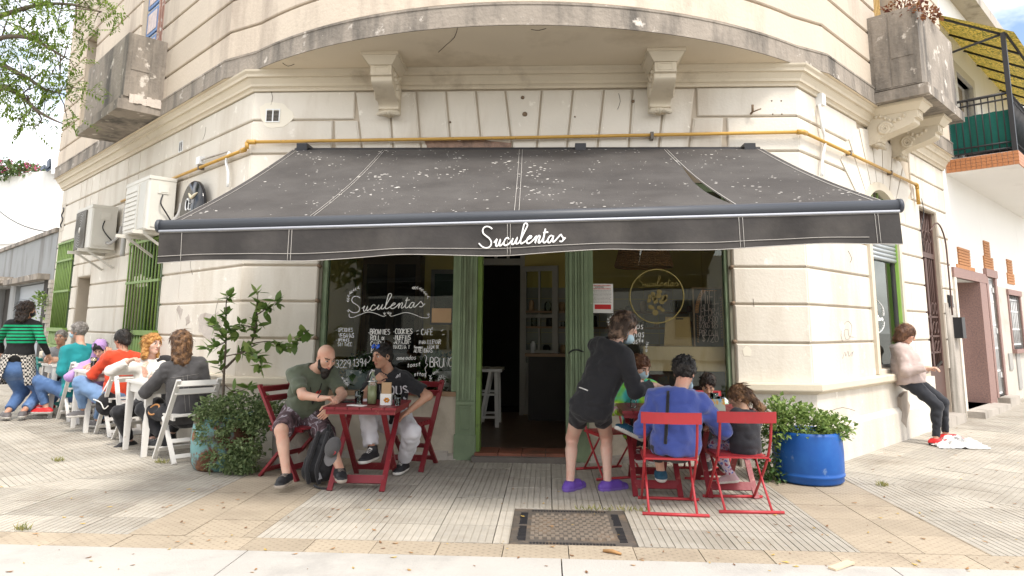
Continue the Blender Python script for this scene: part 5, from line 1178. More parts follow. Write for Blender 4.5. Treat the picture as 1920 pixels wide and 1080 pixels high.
def sprig(pts, n_, ln, r=.0036):
    pp_ = smooth_line(pts, 6); b.tube([on_glass(*p) for p in pp_], .0022, 4)
    for i in range(n_):
        t = i/(n_-1)*(len(pp_)-2); k = int(t); p = pp_[k]; q = pp_[k+1]; dx, dy = q[0]-p[0], q[1]-p[1]; ll = math.hypot(dx, dy) or 1; dx, dy = dx/ll, dy/ll
        for sg in (-1, 1): b.tube([on_glass(*p), on_glass(p[0]+ln*(dx*.7-sg*dy*.6), p[1]+ln*(dy*.7+sg*dx*.6))], [.0048, .0018], 5)
sprig([(652,566),(655,552),(662,545),(672,540)], 8, 5); sprig([(773,540),(785,540),(795,547),(803,557)], 8, 5)
for q in ([(655,588),(655,594),(662,595),(675,590),(690,585),(705,588),(718,593),(724,591)], [(730,590),(734,593),(745,590),(760,586),(775,589),(790,595),(802,596),(805,592)]): b.tube([on_glass(*p) for p in smooth_line(q, 4)], .0038, 5)
for x, y in ((653,583),(721,588),(728,587),(732,588),(803,590)):
    for a in (-.7, 0, .7): b.tube([on_glass(x, y+2), on_glass(x+4*math.sin(a), y+2-5*math.cos(a))], [.004,.002], 5)
b.build('painted_sprigs', M_CHALK, wtx, kind='stuff')
b = MB()
rr = random.Random(11); random.seed(12)
for t, x, y, h in (('OPCIONES',634,622,7),('VEGANAS',635,633,8),('OPCIONES',634,640,5),('SIN TACC',633,649,7),('BROWNIES',694,627,9.5),('ROLL',695,638,9),('DE',716,637,5),('CANELA',695,649,9),('P',696,661,9),('COOKIES',741,626,9.5),('MUFFINS',741,637,8.5),('ALFAJOR-',740,645,7.5),('MAICENA Y',738,654,7),('CAFÉ',790,628,11),('PARA',786,645,6),('LLEVAR',802,645,8),('Tenemos',776,653,4.5),('LECHE DE',802,653,5),('ALMENDRAS',776,661,7.5),('3229',629,689,14),('1394',662,687,14),('BRUNCH',806,688,17)):
    px_text(t, x, y, h, (.0030 if h < 8 else .0040), mb=b, wscale=.80 if h > 6 else .85)
px_text('ameados', 743, 675, 8, .0034, .2, mb=b, wscale=1.05, rise=.03); px_text('toast', 763, 689, 8, .0032, .2, mb=b, wscale=1., rise=.12); px_text('ettos', 776, 705, 8, .0032, .2, mb=b, wscale=.9)
for q in ([(796,665),(800,670),(798,680),(802,684),(797,690),(799,700),(797,708)], [(692,668),(695,672),(690,680),(687,678)], [(781,621),(785,619)], [(781,627),(785,626)], [(827,621),(831,618)], [(829,628),(834,627)]): b.tube([on_glass(*p) for p in smooth_line(q, 3)], .003, 4)
for x, y in ((630,619),(630,638),(691,624),(738,622),(738,634),(738,643)): b.tube([on_glass(x,y), on_glass(x+1.3,y)], .004, 5)
b.build('painted_menu', M_CHALK, wtx, kind='stuff')
b = MB()
sprig([(806,725),(808,715),(807,705)], 5, 5); sprig([(812,702),(816,697),(820,696)], 4, 5); sprig([(640,708),(646,714),(652,722)], 5, 5); sprig([(658,700),(660,694)], 3, 5); sprig([(675,700),(678,694)], 3, 5)
for cx_, cy_, rr_ in ((829,712,9),(650,716,6)):
    for a in np.linspace(0, 2*math.pi, 10)[:-1]:
        c = (cx_+rr_*.62*math.cos(a), cy_+rr_*.62*math.sin(a)*1.2); b.tube([on_glass(c[0]+rr_*.3*math.cos(t_), c[1]+rr_*.3*math.sin(t_)) for t_ in np.linspace(0, 2*math.pi, 8)[:-1]], .002, 4, closed=True)
b.build('painted_flowers', M_CHALK, wtx, kind='stuff')
# right window: ring emblem, partly hidden words
M_GOLD = mat('ochre_window_print', (.33,.26,.08), .6, .06, 10)
em = thing('window_emblem', tuple(on_glass(1232, 556)), 'ochre ring emblem with a succulent flower on the right shop window', 'emblem')
b = MB(); b.tube([on_glass(1231.5+50.5*math.cos(a), 555.5+50.5*math.sin(a)) for a in np.linspace(0, 2*math.pi, 61)[:-1]], .0062, 6, closed=True); b.build('ring', M_GOLD, em)
b = MB(); [b.tube([on_glass(1194+79*x, 539-22*y) for x, y in s], .0028, 4) for s in suc_strokes(1, 1)]; b.build('emblem_name', M_GOLD, em)
def blob(cx_, cy_, rx, ry, rot, n=GL_N+.003):
    v = []; k = 12
    for a in range(k):
        t = 2*math.pi*a/k; x, y = rx*math.cos(t)*(1+.12*math.cos(3*t)), ry*math.sin(t); v.append(on_glass(cx_+x*math.cos(rot)-y*math.sin(rot), cy_+x*math.sin(rot)+y*math.cos(rot), n))
    m_ = MB(); k0 = [p+Vector((0,-.002,0)) for p in v]; m_.add(v+k0, [tuple(range(k)), tuple(range(k, 2*k))]+[(i,(i+1)%k,k+(i+1)%k,k+i) for i in range(k)]); m_.build('petal', mat('dark_gold_print', (.20,.155,.05), .6, .08, 10), em)
for c in ((1235,555,5.5,4.5,0),(1229,564,4.5,6,.2),(1240,566,5.5,4,.5),(1226,559,4.5,5,0),(1244.5,558.5,4.5,6,.4),(1224.5,552,4,5,-.3),(1217,563,3.6,5,.3),(1221,576,6.5,4,.4),(1236,577,5,3.6,.1),(1242,581,4.5,3.2,.5),(1228.5,586,5.5,5.8,0),(1247,562,3.5,5,.4),(1236,547,5,4.5,0),(1218,556,3.2,4.2,0),(1249,556,3,4,.3)): blob(*c)
wt2 = thing('window_lettering', tuple(on_glass(1180, 620)), 'white hand painted words on the right shop window behind the waitress', 'lettering')
b = MB(); px_text('os', 1193, 617, 13, .0038, .12, mb=b, wscale=.85)
px_text('ngs', 1189, 632, 14, .0036, .1, mb=b, wscale=.75); px_text('os**', 1186, 645, 12, .0034, .1, mb=b, wscale=.68)
sprig([(1142,610),(1140,600),(1146,594),(1152,592)], 6, 4.5); sprig([(1212,660),(1212,650),(1214,643)], 5, 4); b.build('painted_words', M_CHALK, wt2, kind='stuff')
# notices on the panes
def card(x0, y0, x1, y1, m, name, label, cat, th=.004, n=GL_N+.001):
    (u0, z1), (u1, z0) = FF.px(x0, y0, n), FF.px(x1, y1, n); o = thing(name, tuple(FF.at((u0+u1)/2, n, z0)), label, cat); MB().box(FF, u0, u1, n, n+th, z0, z1).build('sheet', m, o); return o, (u0, u1, z0, z1, n+th)
card(810, 578, 846, 605, M_KRAFT, 'kraft_notice', 'blank brown kraft card taped to the left shop window', 'card')
o, (u0,u1,z0,z1,n) = card(1107, 532, 1150, 587, M_PAPER, 'paper_notice', 'white printed notice with a red box on the right shop window', 'notice')
M_REDP = mat('red_print', (.55,.03,.03), .7, .05, 5); M_INK = mat('grey_ink', (.10,.10,.10), .8, .05, 5)
b = MB(); hh, ww = z1-z0, u1-u0; b.box(FF, u0+ww*.18, u1-ww*.10, n, n+.001, z0+hh*.13, z0+hh*.29)
for yy in (.94, .83):
    for q in range(14): b.box(FF, u0+ww*(.1+.058*q), u0+ww*(.1+.058*q+.03), n, n+.001, z1-hh*(1-yy)-.008, z1-hh*(1-yy)+.006)
b.build('red_print', M_REDP, o)
b = MB(); random.seed(5); st_, wd = text_strokes('ATENCION', .018, 0, .05); strokes_to(b, st_, lambda x, y: FF.at(u0+ww*.22+x*.95, n+.001, z1-hh*.145+y), .0014, 3)
for q in range(10):
    xx = u0+ww*.10; zz = z1-hh*(.24+.045*q)
    while xx < u1-ww*.12: l_ = rr.uniform(.006,.02); b.box(FF, xx, min(xx+l_, u1-ww*.08), n, n+.001, zz, zz+.004); xx += l_+.004
b.build('printed_lines', M_INK, o)
# inside the right window: plank back, cardboard box, chalk board, wicker lamp
def inside(x0, y0, x1, y1, n0, n1, m, name, label, cat):
    (u0, z1), (u1, z0) = FF.px(x0, y0, n1), FF.px(x1, y1, n1); o = thing(name, tuple(FF.at((u0+u1)/2, n1, z0)), label, cat); return o, u0, u1, z0, z1
o, u0, u1, z0, z1 = inside(1206, 649, 1361, 697, -.34, -.30, M_WOODRAW, 'plank_bench_back', 'pale pine plank across the bottom of the right shop window', 'plank')
MB().cbox(FF, u0, u1, -.34, -.30, z0, z1, .004).build('plank', M_WOODRAW, o); MB().box(FF, u0, u1, -.52, -.342, z1-.03, z1-.002).build('shelf', M_WOODRAW, o); MB().box(FF, u0, u1, -.5, -.35, .07, z0).build('base', M_DARK, o)
o, u0, u1, z0, z1 = inside(1247, 594, 1298, 649, -.42, -.37, M_KRAFT, 'cardboard_panel', 'tan cardboard panel leaning on the plank in the right shop window', 'cardboard')
MB().hexa([FF.at(u0-.02,-.39,z0),FF.at(u1,-.39,z0),FF.at(u1,-.37,z0),FF.at(u0-.02,-.37,z0),FF.at(u0+.01,-.42,z1),FF.at(u1-.01,-.42,z1),FF.at(u1-.01,-.40,z1),FF.at(u0+.01,-.40,z1)]).build('panel', mat('tan_card', (.50,.33,.13), .7, .08, 4), o); MB().box(FF, (u0+u1)/2-.02, (u0+u1)/2+.06, -.402, -.396, z1-.03, z1-.012).build('hand_slot', M_DARK, o)
o, u0, u1, z0, z1 = inside(1300, 541, 1357, 651, -.40, -.34, M_DARK, 'chalk_board', 'tall black chalk board advertising honey in the right shop window', 'chalkboard')
MB().box(FF, u0, u1, -.37, -.345, z0, z1).build('board', mat('blackboard', (.030,.028,.027), .8, .3, 5), o)
f = MB(); f.box(FF, u0-.012, u0+.004, -.372, -.338, z0, z1); f.box(FF, u0-.012, u1, -.372, -.338, z1, z1+.012); f.build('wood_frame', M_WOODSILL, o)
def on_board(fx, fy): return FF.at(u0+(u1-u0)*fx, -.343, z0+(z1-z0)*fy)
M_PINKCH = mat('pink_chalk', (.80,.62,.58), .9, .1, 30); M_ORCH = mat('orange_chalk', (.75,.36,.14), .9, .1, 30)
b = MB(); H_ = (z1-z0); random.seed(3)
for t, fx, fy, h in (('MiEL',.26,.74,.155),('MULTi',.24,.62,.075),('FLORA',.24,.54,.075),('1KG $500',.17,.43,.066),('1/2KG $85',.17,.32,.066),('POR CAJA',.17,.19,.066),('$720',.25,.09,.075)):
    st_, wd = text_strokes(t, h, .05, .15, 1.2); k = min(1., .66*(u1-u0)/wd); strokes_to(b, st_, lambda x, y: on_board(fx, fy)+FF.u*(x*k)+Vector((0,0,y)), .0040 if h > .1 else .0026, 4)
b.build('chalk_words', M_PINKCH, o)
b = MB()
for i in range(16): a = on_board(.93, .16+.045*i); b.tube([a, a+FF.u*.03+Vector((0,0,.018))], .003, 4)
for i in range(9): a = on_board(.30+.06*i, .965); b.tube([a, a+FF.u*.012], .005, 5)
for i in range(14):
    t = i/13; a = on_board(.10+.24*t*t, .60+.36*t) ; b.tube([a+FF.u*(.018*math.cos(q))+Vector((0,0,.012*math.sin(q))) for q in np.linspace(0,6.28,8)[:-1]], .0026, 4, closed=True)
for i in range(12): a = on_board(.08, .10+.04*i); b.tube([a, a+FF.u*.02+Vector((0,0,-.014))], .0026, 4)
b.build('chalk_border', M_ORCH, o)
lp = P(1207, 500, D+.8); rt, rb, hh = .22, .34, .42; ztop_ = P(1207,455,D+.8).z
lo = thing('wicker_lamp', (lp.x, lp.y, lp.z), 'brown wicker pendant lamp hanging behind the right shop window', 'lamp')
M_WICK = mat('brown_wicker', (.30,.15,.06), .7, .35, 40, bump=.6, bscale=80)
b = MB(); z0 = lp.z
for i in range(16):
    t = i/15; r_ = rb+(rt-rb)*t; b.tube([(lp.x+r_*math.cos(a), lp.y+r_*math.sin(a), z0+hh*t) for a in np.linspace(0, 2*math.pi, 29)[:-1]], .0145, 5, closed=True)
b.build('woven_shade', M_WICK, lo)
b = MB(); [b.tube([(lp.x+(rb+.012)*math.cos(a), lp.y+(rb+.012)*math.sin(a), z0), (lp.x+(rt+.012)*math.cos(a), lp.y+(rt+.012)*math.sin(a), z0+hh)], .007, 4) for a in np.linspace(0, 2*math.pi, 25)[:-1]]; b.build('shade_ribs', M_WICK, lo)
MB().tube([(lp.x,lp.y,z0+hh-.1),(lp.x,lp.y,3.1)], .01, 5).build('cord', M_STEEL, lo)
# ---- inside: table, counter, shelves with jars, picture
b0 = P(905,765,D+2.2); o = thing('interior_table', (b0.x-.1, b0.y, .07), 'white table with trestle legs just inside the open doorway', 'table')
MB().wbox(b0.x-.75, b0.x+.28, b0.y-.3, b0.y+.3, .80, .84).build('table_top', M_WHITEP, o)
for y in (-.25, .25):
    f = MB(); f.bar((b0.x+.22,b0.y+y,.07),(b0.x+.20,b0.y+y,.80),.05); f.bar((b0.x-.02,b0.y+y,.07),(b0.x+.12,b0.y+y,.80),.04); f.bar((b0.x-.5,b0.y+y,.50),(b0.x+.21,b0.y+y,.50),.05,.03); f.bar((b0.x-.5,b0.y+y,.20),(b0.x+.21,b0.y+y,.20),.05,.03); f.bar((b0.x-.6,b0.y+y,.07),(b0.x-.58,b0.y+y,.8),.05); f.build('trestle', M_WHITEP, o)
sh = thing('wall_shelves', (kx0+.5, RY-.1, 1.2), 'dark shelves of jars on the tiled wall inside the doorway', 'shelves')
for q, yy in enumerate((583, 612, 664)):
    z = P(1030, yy, RY-.15).z; MB().wbox(kx0, x1-.3, RY-.26, RY-.014, z-.03, z).build('shelf', M_WOODSILL, sh)
    for a in range(14):
        x = kx0+.10+a*.24+rr.uniform(-.03,.03); h = rr.uniform(.08,.2); r_ = rr.uniform(.035,.06)
        MB().lathe((x, RY-.13, z), [(0,0),(r_,0),(r_,h*.8),(r_*.7,h*.9),(r_*.7,h),(0,h)], 10).build('jar', [M_CLEAR, M_WHITEPL, M_TERRA, M_STEEL, M_KRAFT][rr.randrange(5)], sh)
o = thing('counter', (kx0+.7, RY-.4, .07), 'dark counter standing below the shelves inside the cafe', 'counter'); MB().wbox(kx0+.05, x1-.1, RY-.62, RY-.30, .07, .98).build('front', M_DARK, o); MB().wbox(kx0, x1-.1, RY-.65, RY-.28, .98, 1.02).build('worktop', M_WOODSILL, o)
pc = P(838, 555, RY-.03); o = thing('framed_picture', tuple(pc), 'dark framed picture on the olive wall behind the left window', 'picture'); MB().wbox(pc.x-.26, pc.x+.26, RY-.04, RY-.005, pc.z-.45, pc.z+.42).build('frame', mat('grey_frame', (.20,.20,.19), .5, .1, 5), o); MB().wbox(pc.x-.20, pc.x+.20, RY-.045, RY-.041, pc.z-.38, pc.z+.35).build('print', mat('dark_green_print', (.03,.07,.055), .5, .4, 6), o)
o = thing('display_cabinet', (P(735,560,RY-.3).x, RY-.3, .07), 'tall dark glazed cabinet behind the left window', 'cabinet'); cxx = P(735,560,RY-.3).x
MB().wbox(cxx-.45, cxx+.45, RY-.4, RY-.02, .07, 2.5).build('carcass', mat('dark_brown_wood', (.07,.045,.03), .5, .2, 5), o)
for q in (-1, 1): MB().wbox(cxx+q*.22-.16, cxx+q*.22+.16, RY-.415, RY-.405, 1.0, 2.35).build('glazed_door', mat('dark_glaze', (.03,.03,.035), .1, .1, 3), o)
# planters along the inside of the left window
for x, m_, lab in ((672, mat('blue_white_planter', (.38,.45,.48), .6, .15, 12, stain=(.62,.62,.60), stain_scale=8, stain_lo=.5, stain_hi=.55), 'blue and white planter inside the left window by the bearded man'), (838, mat('pale_stone_planter', (.45,.44,.42), .8, .15, 12), 'pale stone pot inside the left window by the green pilaster')):
    u, z = FF.px(x, 733, -.3); o = thing('window_planter', tuple(FF.at(u,-.32,ZW)), lab, 'planter'); c = FF.at(u,-.32,ZW); MB().lathe((c.x,c.y,ZW-.05), [(0,0),(.12,0),(.16,.26),(.15,.26),(.11,.02),(0,.02)], 16).build('pot', m_, o)
MB().box(FF, F0+.05, PL[0]-.05, -.5, -.27, ZW-.12, ZW-.05).build('inner_sill', M_WOODSILL, wl_)
# display window of the right wing: three shelves with small plants
u0, u1, z0, z1 = RW
o = thing('display_shelves', tuple(FR.at((u0+u1)/2,-.5,z0)), 'wooden shelves of small plants behind the right wing window', 'shelves')
for yy in (540, 590, 640):
    z = FR.px(1650, yy, -.12)[1]; MB().box(FR, u0+.02, u1-.02, -.34, -.10, z-.035, z).build('shelf', M_WOODRAW, o)
    for a in range(5):
        uu = u0+.14+a*.2; c = FR.at(uu,-.19,z); r_ = .04+.015*rr.random()
        MB().lathe(tuple(c), [(0,0),(r_*.8,0),(r_,.09),(r_*.9,.09),(0,.08)], 10).build('pot', [M_TERRA, M_GCL, mat('bright_terracotta',(.42,.12,.05)), M_WHITEPL][rr.randrange(4)], o)
        g = MB()
        for q in range(9): t_ = rr.uniform(0,6.28); e = c+Vector((.07*math.cos(t_), .07*math.sin(t_), .15+.12*rr.random())); g.tube([c+Vector((0,0,.08)), (c+e)/2+Vector((0,0,.06)), e], [.006,.012,.002], 4)
        g.build('small_plant', leaf_mat('display_leaf', (.10,.20,.07), (.20,.30,.12)), o)
b = MB(); onr = lambda x, y: (lambda uz: FR.at(uz[0], -.064, uz[1]))(FR.px(x, y, -.064))
for s in suc_strokes(1, 1): b.tube([onr(1614+42*x, 603-16*y) for x, y in s], .006, 4)
for pts in ([(1648,566),(1654,574),(1657,584),(1657,592)], [(1658,604),(1657,613),(1652,621),(1646,625)]):
    q = smooth_line(pts, 4); b.tube([onr(*p) for p in q], .006, 4); [b.tube([onr(*p), onr(p[0]-3, p[1]-3)], [.008,.003], 4) for p in q[::2]]
tag(b.build('display_lettering', M_CHALK), 'white wreath and name painted on the right wing display window', 'lettering')
# graffiti scribbles on the right corner
b = MB(); M_SCR = mat('grey_spray_scribble', (.30,.28,.27), .8, .1, 10)
for pts in ([(1580,640),(1577,628),(1582,610),(1590,602),(1597,612),(1594,632),(1586,636),(1583,620),(1590,618),(1592,630),(1604,632)], [(1580,672),(1584,660),(1586,668),(1590,658),(1592,668),(1598,660),(1597,668),(1600,658)]): b.tube([(lambda uz: FR.at(uz[0],.0015,uz[1]))(FR.px(x, y, .0015)) for x, y in smooth_line(pts, 3)], .0028, 3)
tag(b.build('graffiti', M_SCR), 'thin grey graffiti scribbles on the cream wall right of the corner', 'graffiti')
# house-number plaque, doorbell and meter by the iron door
b = MB(); b.box(FR, 5.48, 5.72, 0, .03, 1.78, 1.98); b.box(FR, 5.50,5.53,.03,.034,1.80,1.96); tag(b.build('intercom', M_STEEL), 'small black square plaque beside the brown iron door', 'plaque')
b = MB(); b.box(FR, 5.66, 5.86, .012, .14, 1.28, 1.62); tag(b.build('letter_box', M_STEEL), 'black wall mailbox right of the brown iron door', 'mailbox')
b = MB(); b.tube(smooth_line([tuple(FR.at(*q)) for q in ((4.7,.03,2.95),(5.1,.05,3.12),(5.45,.05,2.9),(5.5,.05,2.4),(5.5,.05,1.65))], 4), .013, 6); tag(b.build('brown_conduit', M_BROWN), 'brown conduit curving down beside the iron door of the right wing', 'conduit')
# crumpled white bag and dropped board by the leaning woman
# litter: fallen leaves, a twig, a yellow straw, a wood chip
def leafbit(p, sz, m, rz): 
    b = MB(); c, s = math.cos(rz), math.sin(rz); q = lambda x, y, z: (p.x+sz*(x*c-y*s), p.y+sz*(x*s+y*c), p.z+.004+sz*z); b.add([q(-1,0,.1),q(-.3,.35,.05),(q(.5,.25,.12)),q(1,0,.25),q(.5,-.28,.02),q(-.3,-.35,.2)], [(0,1,2,3),(0,3,4,5)]); return b
ML = [mat('dry_leaf', (.36,.20,.08), .8, .3, 20), mat('yellow_leaf', (.50,.34,.08), .8, .3, 20), mat('brown_leaf', (.22,.11,.05), .8, .3, 20)]
rr = random.Random(21); lit = MB()
allb = [MB(), MB(), MB()]
for i in range(230):
    x, y = rr.uniform(0, 1920), 905+170*rr.random()**.8
    if rr.random() < .25: x, y = rr.uniform(1560,1920), rr.uniform(780,900)
    p = G(x, y)
    if p.y > D-.1 and abs(p.x) < 3: continue
    q = leafbit(p, rr.uniform(.008,.026), None, rr.uniform(0,6.3)); allb[rr.randrange(3)].add(q.v, q.f)
for k, nm_ in enumerate(('dry', 'yellow', 'brown')): tag(allb[k].build('fallen_leaves', ML[k], recalc=False), kind='stuff')
b = MB(); p0, p1 = G(1131,1036), G(1165,1042); b.tube([p0+Z3*.012, (p0+p1)/2+Z3*.018, p1+Z3*.01], [.009,.012,.007], 6); tag(b.build('twig', ML[0]), 'short brown stick lying in front of the drain cover', 'stick')
b = MB(); p0, p1 = G(1560,1070), G(1596,1058); b.bar(p0+Z3*.01, p1+Z3*.014, .05, .012); tag(b.build('wood_chip', mat('pale_wood_scrap', (.60,.48,.34), .8, .1, 8)), 'pale scrap of wood on the pavement at lower right', 'wood scrap')
b = MB(); p0, p1 = G(678,904), G(694,904); b.tube([p0+Z3*.006, p1+Z3*.006], .005, 5); tag(b.build('yellow_straw', mat('yellow_plastic', (.60,.55,.02), .5, .05, 5)), 'yellow piece of straw on the ground under the left red table', 'straw')
bag = MB(); c = G(1796, 838); n_ = 17; rr = random.Random(6); vs = []
for i in range(n_):
    for j in range(n_):
        x, y = (i/(n_-1)-.5), (j/(n_-1)-.5); vs.append((c.x+x*.62+.05*rr.random(), c.y+y*.34+.04*rr.random(), .006+(.02+.13*rr.random())*max(0, 1-3.4*(x*x+y*y))))
bag.add(vs, [(i*n_+j,(i+1)*n_+j,(i+1)*n_+j+1,i*n_+j+1) for i in range(n_-1) for j in range(n_-1)], smooth=False)
tag(bag.build('plastic_bag', mat('white_plastic_film', (.66,.66,.65), .4, .03, 5), recalc=False), 'crumpled white plastic bag on the pavement by the leaning woman', 'bag')

# ================================================================== plants
def leaf_quad(mb, p, d, up, ln, wd, fold=.25, mi=0):
    d = d.normalized(); s = d.cross(up)
    if s.length < 1e-4: s = d.orthogonal()
    s.normalize(); n_ = s.cross(d); tip = p+d*ln-n_*ln*.12; m_ = p+d*ln*.45
    mb.add([p, m_+s*wd/2+n_*wd*fold, tip, m_-s*wd/2+n_*wd*fold, m_-n_*.0], [(0,4,2,1),(0,3,2,4)], mi)
def rdir(rr): 
    while True:
        v = Vector((rr.uniform(-1,1), rr.uniform(-1,1), rr.uniform(-1,1)))
        if .05 < v.length < 1: return v.normalized()
M_IVY = leaf_mat('grey_green_leaf', (.09,.145,.055), (.25,.31,.14)); M_LIME = leaf_mat('light_green_leaf', (.10,.18,.04), (.30,.40,.12)); M_LEAFD = leaf_mat('glossy_dark_leaf', (.020,.055,.015), (.06,.12,.03), rough=.35); M_TREE = leaf_mat('tree_leaf', (.09,.16,.02), (.24,.33,.06))
M_BARK = mat('grey_brown_bark', (.13,.10,.075), .9, .25, 14, bump=.5); M_SOIL = mat('dark_soil', (.05,.035,.025), .95, .3, 20)
def bush(parent, blobs, n, ln, m, seed, name='foliage', droop=0.):
    """blobs: (centre, radii) ellipsoids; leaves scattered through their outer shells in clumps"""
    rr = random.Random(seed); mb = MB(); vol = [b[1][0]*b[1][1]+b[1][0]*b[1][2] for b in blobs]; tot = sum(vol)
    for (c, r), v in zip(blobs, vol):
        k = int(n*v/tot/7)
        for _ in range(k):
            d = rdir(rr); rad = rr.uniform(.55, 1.04); cp = Vector((c[0]+d.x*r[0]*rad, c[1]+d.y*r[1]*rad, c[2]+d.z*r[2]*rad))
            if cp.z < .03: cp.z = .03+.05*rr.random()
            for _2 in range(7):
                p = cp+rdir(rr)*ln*1.1; dd = (d+rdir(rr)*.9+Vector((0,0,.35-droop))).normalized(); sz = ln*rr.uniform(.45,1.4); leaf_quad(mb, p, dd, (Vector((0,0,1))+rdir(rr)*.6), sz, sz*.72)
    return mb.build(name, m, parent, kind='stuff', recalc=False)
# blue drum planter
bc = Vector((2.47, 6.93, 0)); o = thing('drum_planter', tuple(bc), 'blue cut-down drum planted with light green herbs beside the right corner', 'planter')
M_BLUEP = mat('scuffed_blue_plastic', (.010,.090,.36), .42, .12, 3, stain=(.02,.13,.42), stain_scale=2, wear=(.26,.36,.50), wear_scale=6, wear_lo=.60, wear_hi=.74)
rD = .315; MB().lathe(tuple(bc), [(0,.006),(rD-.025,.006),(rD-.005,.025),(rD-.008,.06),(rD+.004,.07),(rD+.004,.085),(rD-.004,.095),(rD,.11),(rD+.003,.28),(rD-.006,.43),(rD-.012,.46),(rD-.03,.46),(rD-.035,.40),(0,.39)], 40).build('drum', M_BLUEP, o)
MB().lathe(tuple(bc), [(0,.40),(rD-.04,.40),(rD-.04,.42),(0,.43)], 20).build('soil', M_SOIL, o)
bush(o, [(bc+Vector((-.03,-.02,.52)),(.34,.30,.13)),(bc+Vector((-.18,0,.60)),(.20,.2,.15)),(bc+Vector((.22,-.05,.49)),(.20,.2,.09)),(bc+Vector((-.31,-.14,.50)),(.12,.16,.20))], 2300, .046, M_LIME, 3)
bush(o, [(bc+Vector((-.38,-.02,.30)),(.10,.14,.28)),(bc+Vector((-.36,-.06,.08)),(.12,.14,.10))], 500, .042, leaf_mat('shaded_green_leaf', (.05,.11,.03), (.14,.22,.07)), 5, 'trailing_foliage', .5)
# rusty turquoise drum under the ivy bush with the young lemon tree, and a pale pot beside it
pc_ = Vector((-3.27, 7.0, 0)); o = thing('rusty_drum_planter', tuple(pc_), 'rusty turquoise drum overgrown with trailing green ivy left of the red chair', 'planter')
M_RUST = mat('rusty_turquoise_paint', (.18,.36,.36), .7, .15, 6, bump=.3, stain=(.13,.055,.03), stain_scale=3.2, stain_lo=.46, stain_hi=.54, wear=(.22,.10,.05), wear_scale=10, wear_lo=.56, wear_hi=.62)
MB().lathe(tuple(pc_), [(0,.005),(.25,.005),(.26,.02),(.285,.06),(.30,.22),(.305,.30),(.30,.34),(.285,.45),(.27,.53),(.24,.53),(.24,.47),(0,.46)], 32).build('drum', M_RUST, o)
bush(o, [(pc_+Vector((.20,-.10,.55)),(.36,.28,.17)),(pc_+Vector((.30,-.26,.32)),(.24,.16,.30)),(pc_+Vector((.20,-.30,.13)),(.22,.14,.13)),(pc_+Vector((.52,-.08,.52)),(.24,.22,.14)),(pc_+Vector((-.04,-.10,.56)),(.22,.22,.12)),(pc_+Vector((.36,-.30,.15)),(.15,.14,.14)),(pc_+Vector((.02,-.27,.40)),(.17,.10,.16))], 6200, .040, M_IVY, 8, droop=.35)
p2 = Vector((-2.56, 7.10, 0)); o2 = thing('pale_pot', tuple(p2), 'pale cement pot standing behind the dark red chair of the bald man', 'pot')
MB().lathe(tuple(p2), [(0,.005),(.20,.005),(.22,.03),(.235,.42),(.22,.44),(.20,.40),(0,.38)], 26).build('pot_body', M_CONC2, o2); bush(o2, [(p2+Vector((0,0,.50)),(.22,.2,.12)),(p2+Vector((.25,-.05,.10)),(.12,.1,.10))], 500, .04, M_IVY, 12)
# young lemon tree: stem and limbs follow the photo, every leaf its own piece
def sk(x, y, d): return P(x, y, d)
lt_ = thing('lemon_tree', tuple(Vector((pc_.x+.1, pc_.y, .46))), 'young leafy tree with thin stems growing out of the rusty drum planter', 'tree')
dT = 7.02
stems = [[(418,752,dT),(420,700,dT),(423,655,dT),(424,610,dT-.02),(424,570,dT),(428,552,dT)], [(423,690,dT),(445,668,dT+.1),(470,645,dT+.16),(480,610,dT+.18),(482,575,dT+.15),(484,545,dT+.12)], [(423,668,dT),(455,662,dT-.08),(480,664,dT-.1),(490,690,dT-.12)], [(470,645,dT+.16),(505,640,dT+.15),(530,652,dT+.12),(555,640,dT+.1),(577,620,dT+.08)], [(424,640,dT),(405,650,dT-.1),(388,648,dT-.12)], [(482,590,dT+.15),(505,575,dT+.1),(520,565,dT+.1)], [(423,625,dT),(408,612,dT),(396,603,dT)], [(480,615,dT+.18),(452,610,dT+.1),(445,620,dT+.08)], [(420,720,dT),(440,735,dT-.1),(470,725,dT-.15)],[(421,705,dT),(415,690,dT),(411,662,dT)]]
sb_ = MB(); tips = []
for i, s in enumerate(stems):
    pts = [tuple(sk(*q)) for q in s]; sm_ = smooth_line(pts, 4); k = len(sm_); r0_ = .014 if i < 2 else .007
    sb_.tube(sm_, [r0_*(1-.75*a/(k-1)) for a in range(k)], 6); tips.append((sm_, i))
sb_.build('stem', M_BARK, lt_)
lm = MB(); leaf_quad(lm, Vector((0,0,0)), Vector((0,1,0)), Vector((0,0,1)), 1., .52, .12)
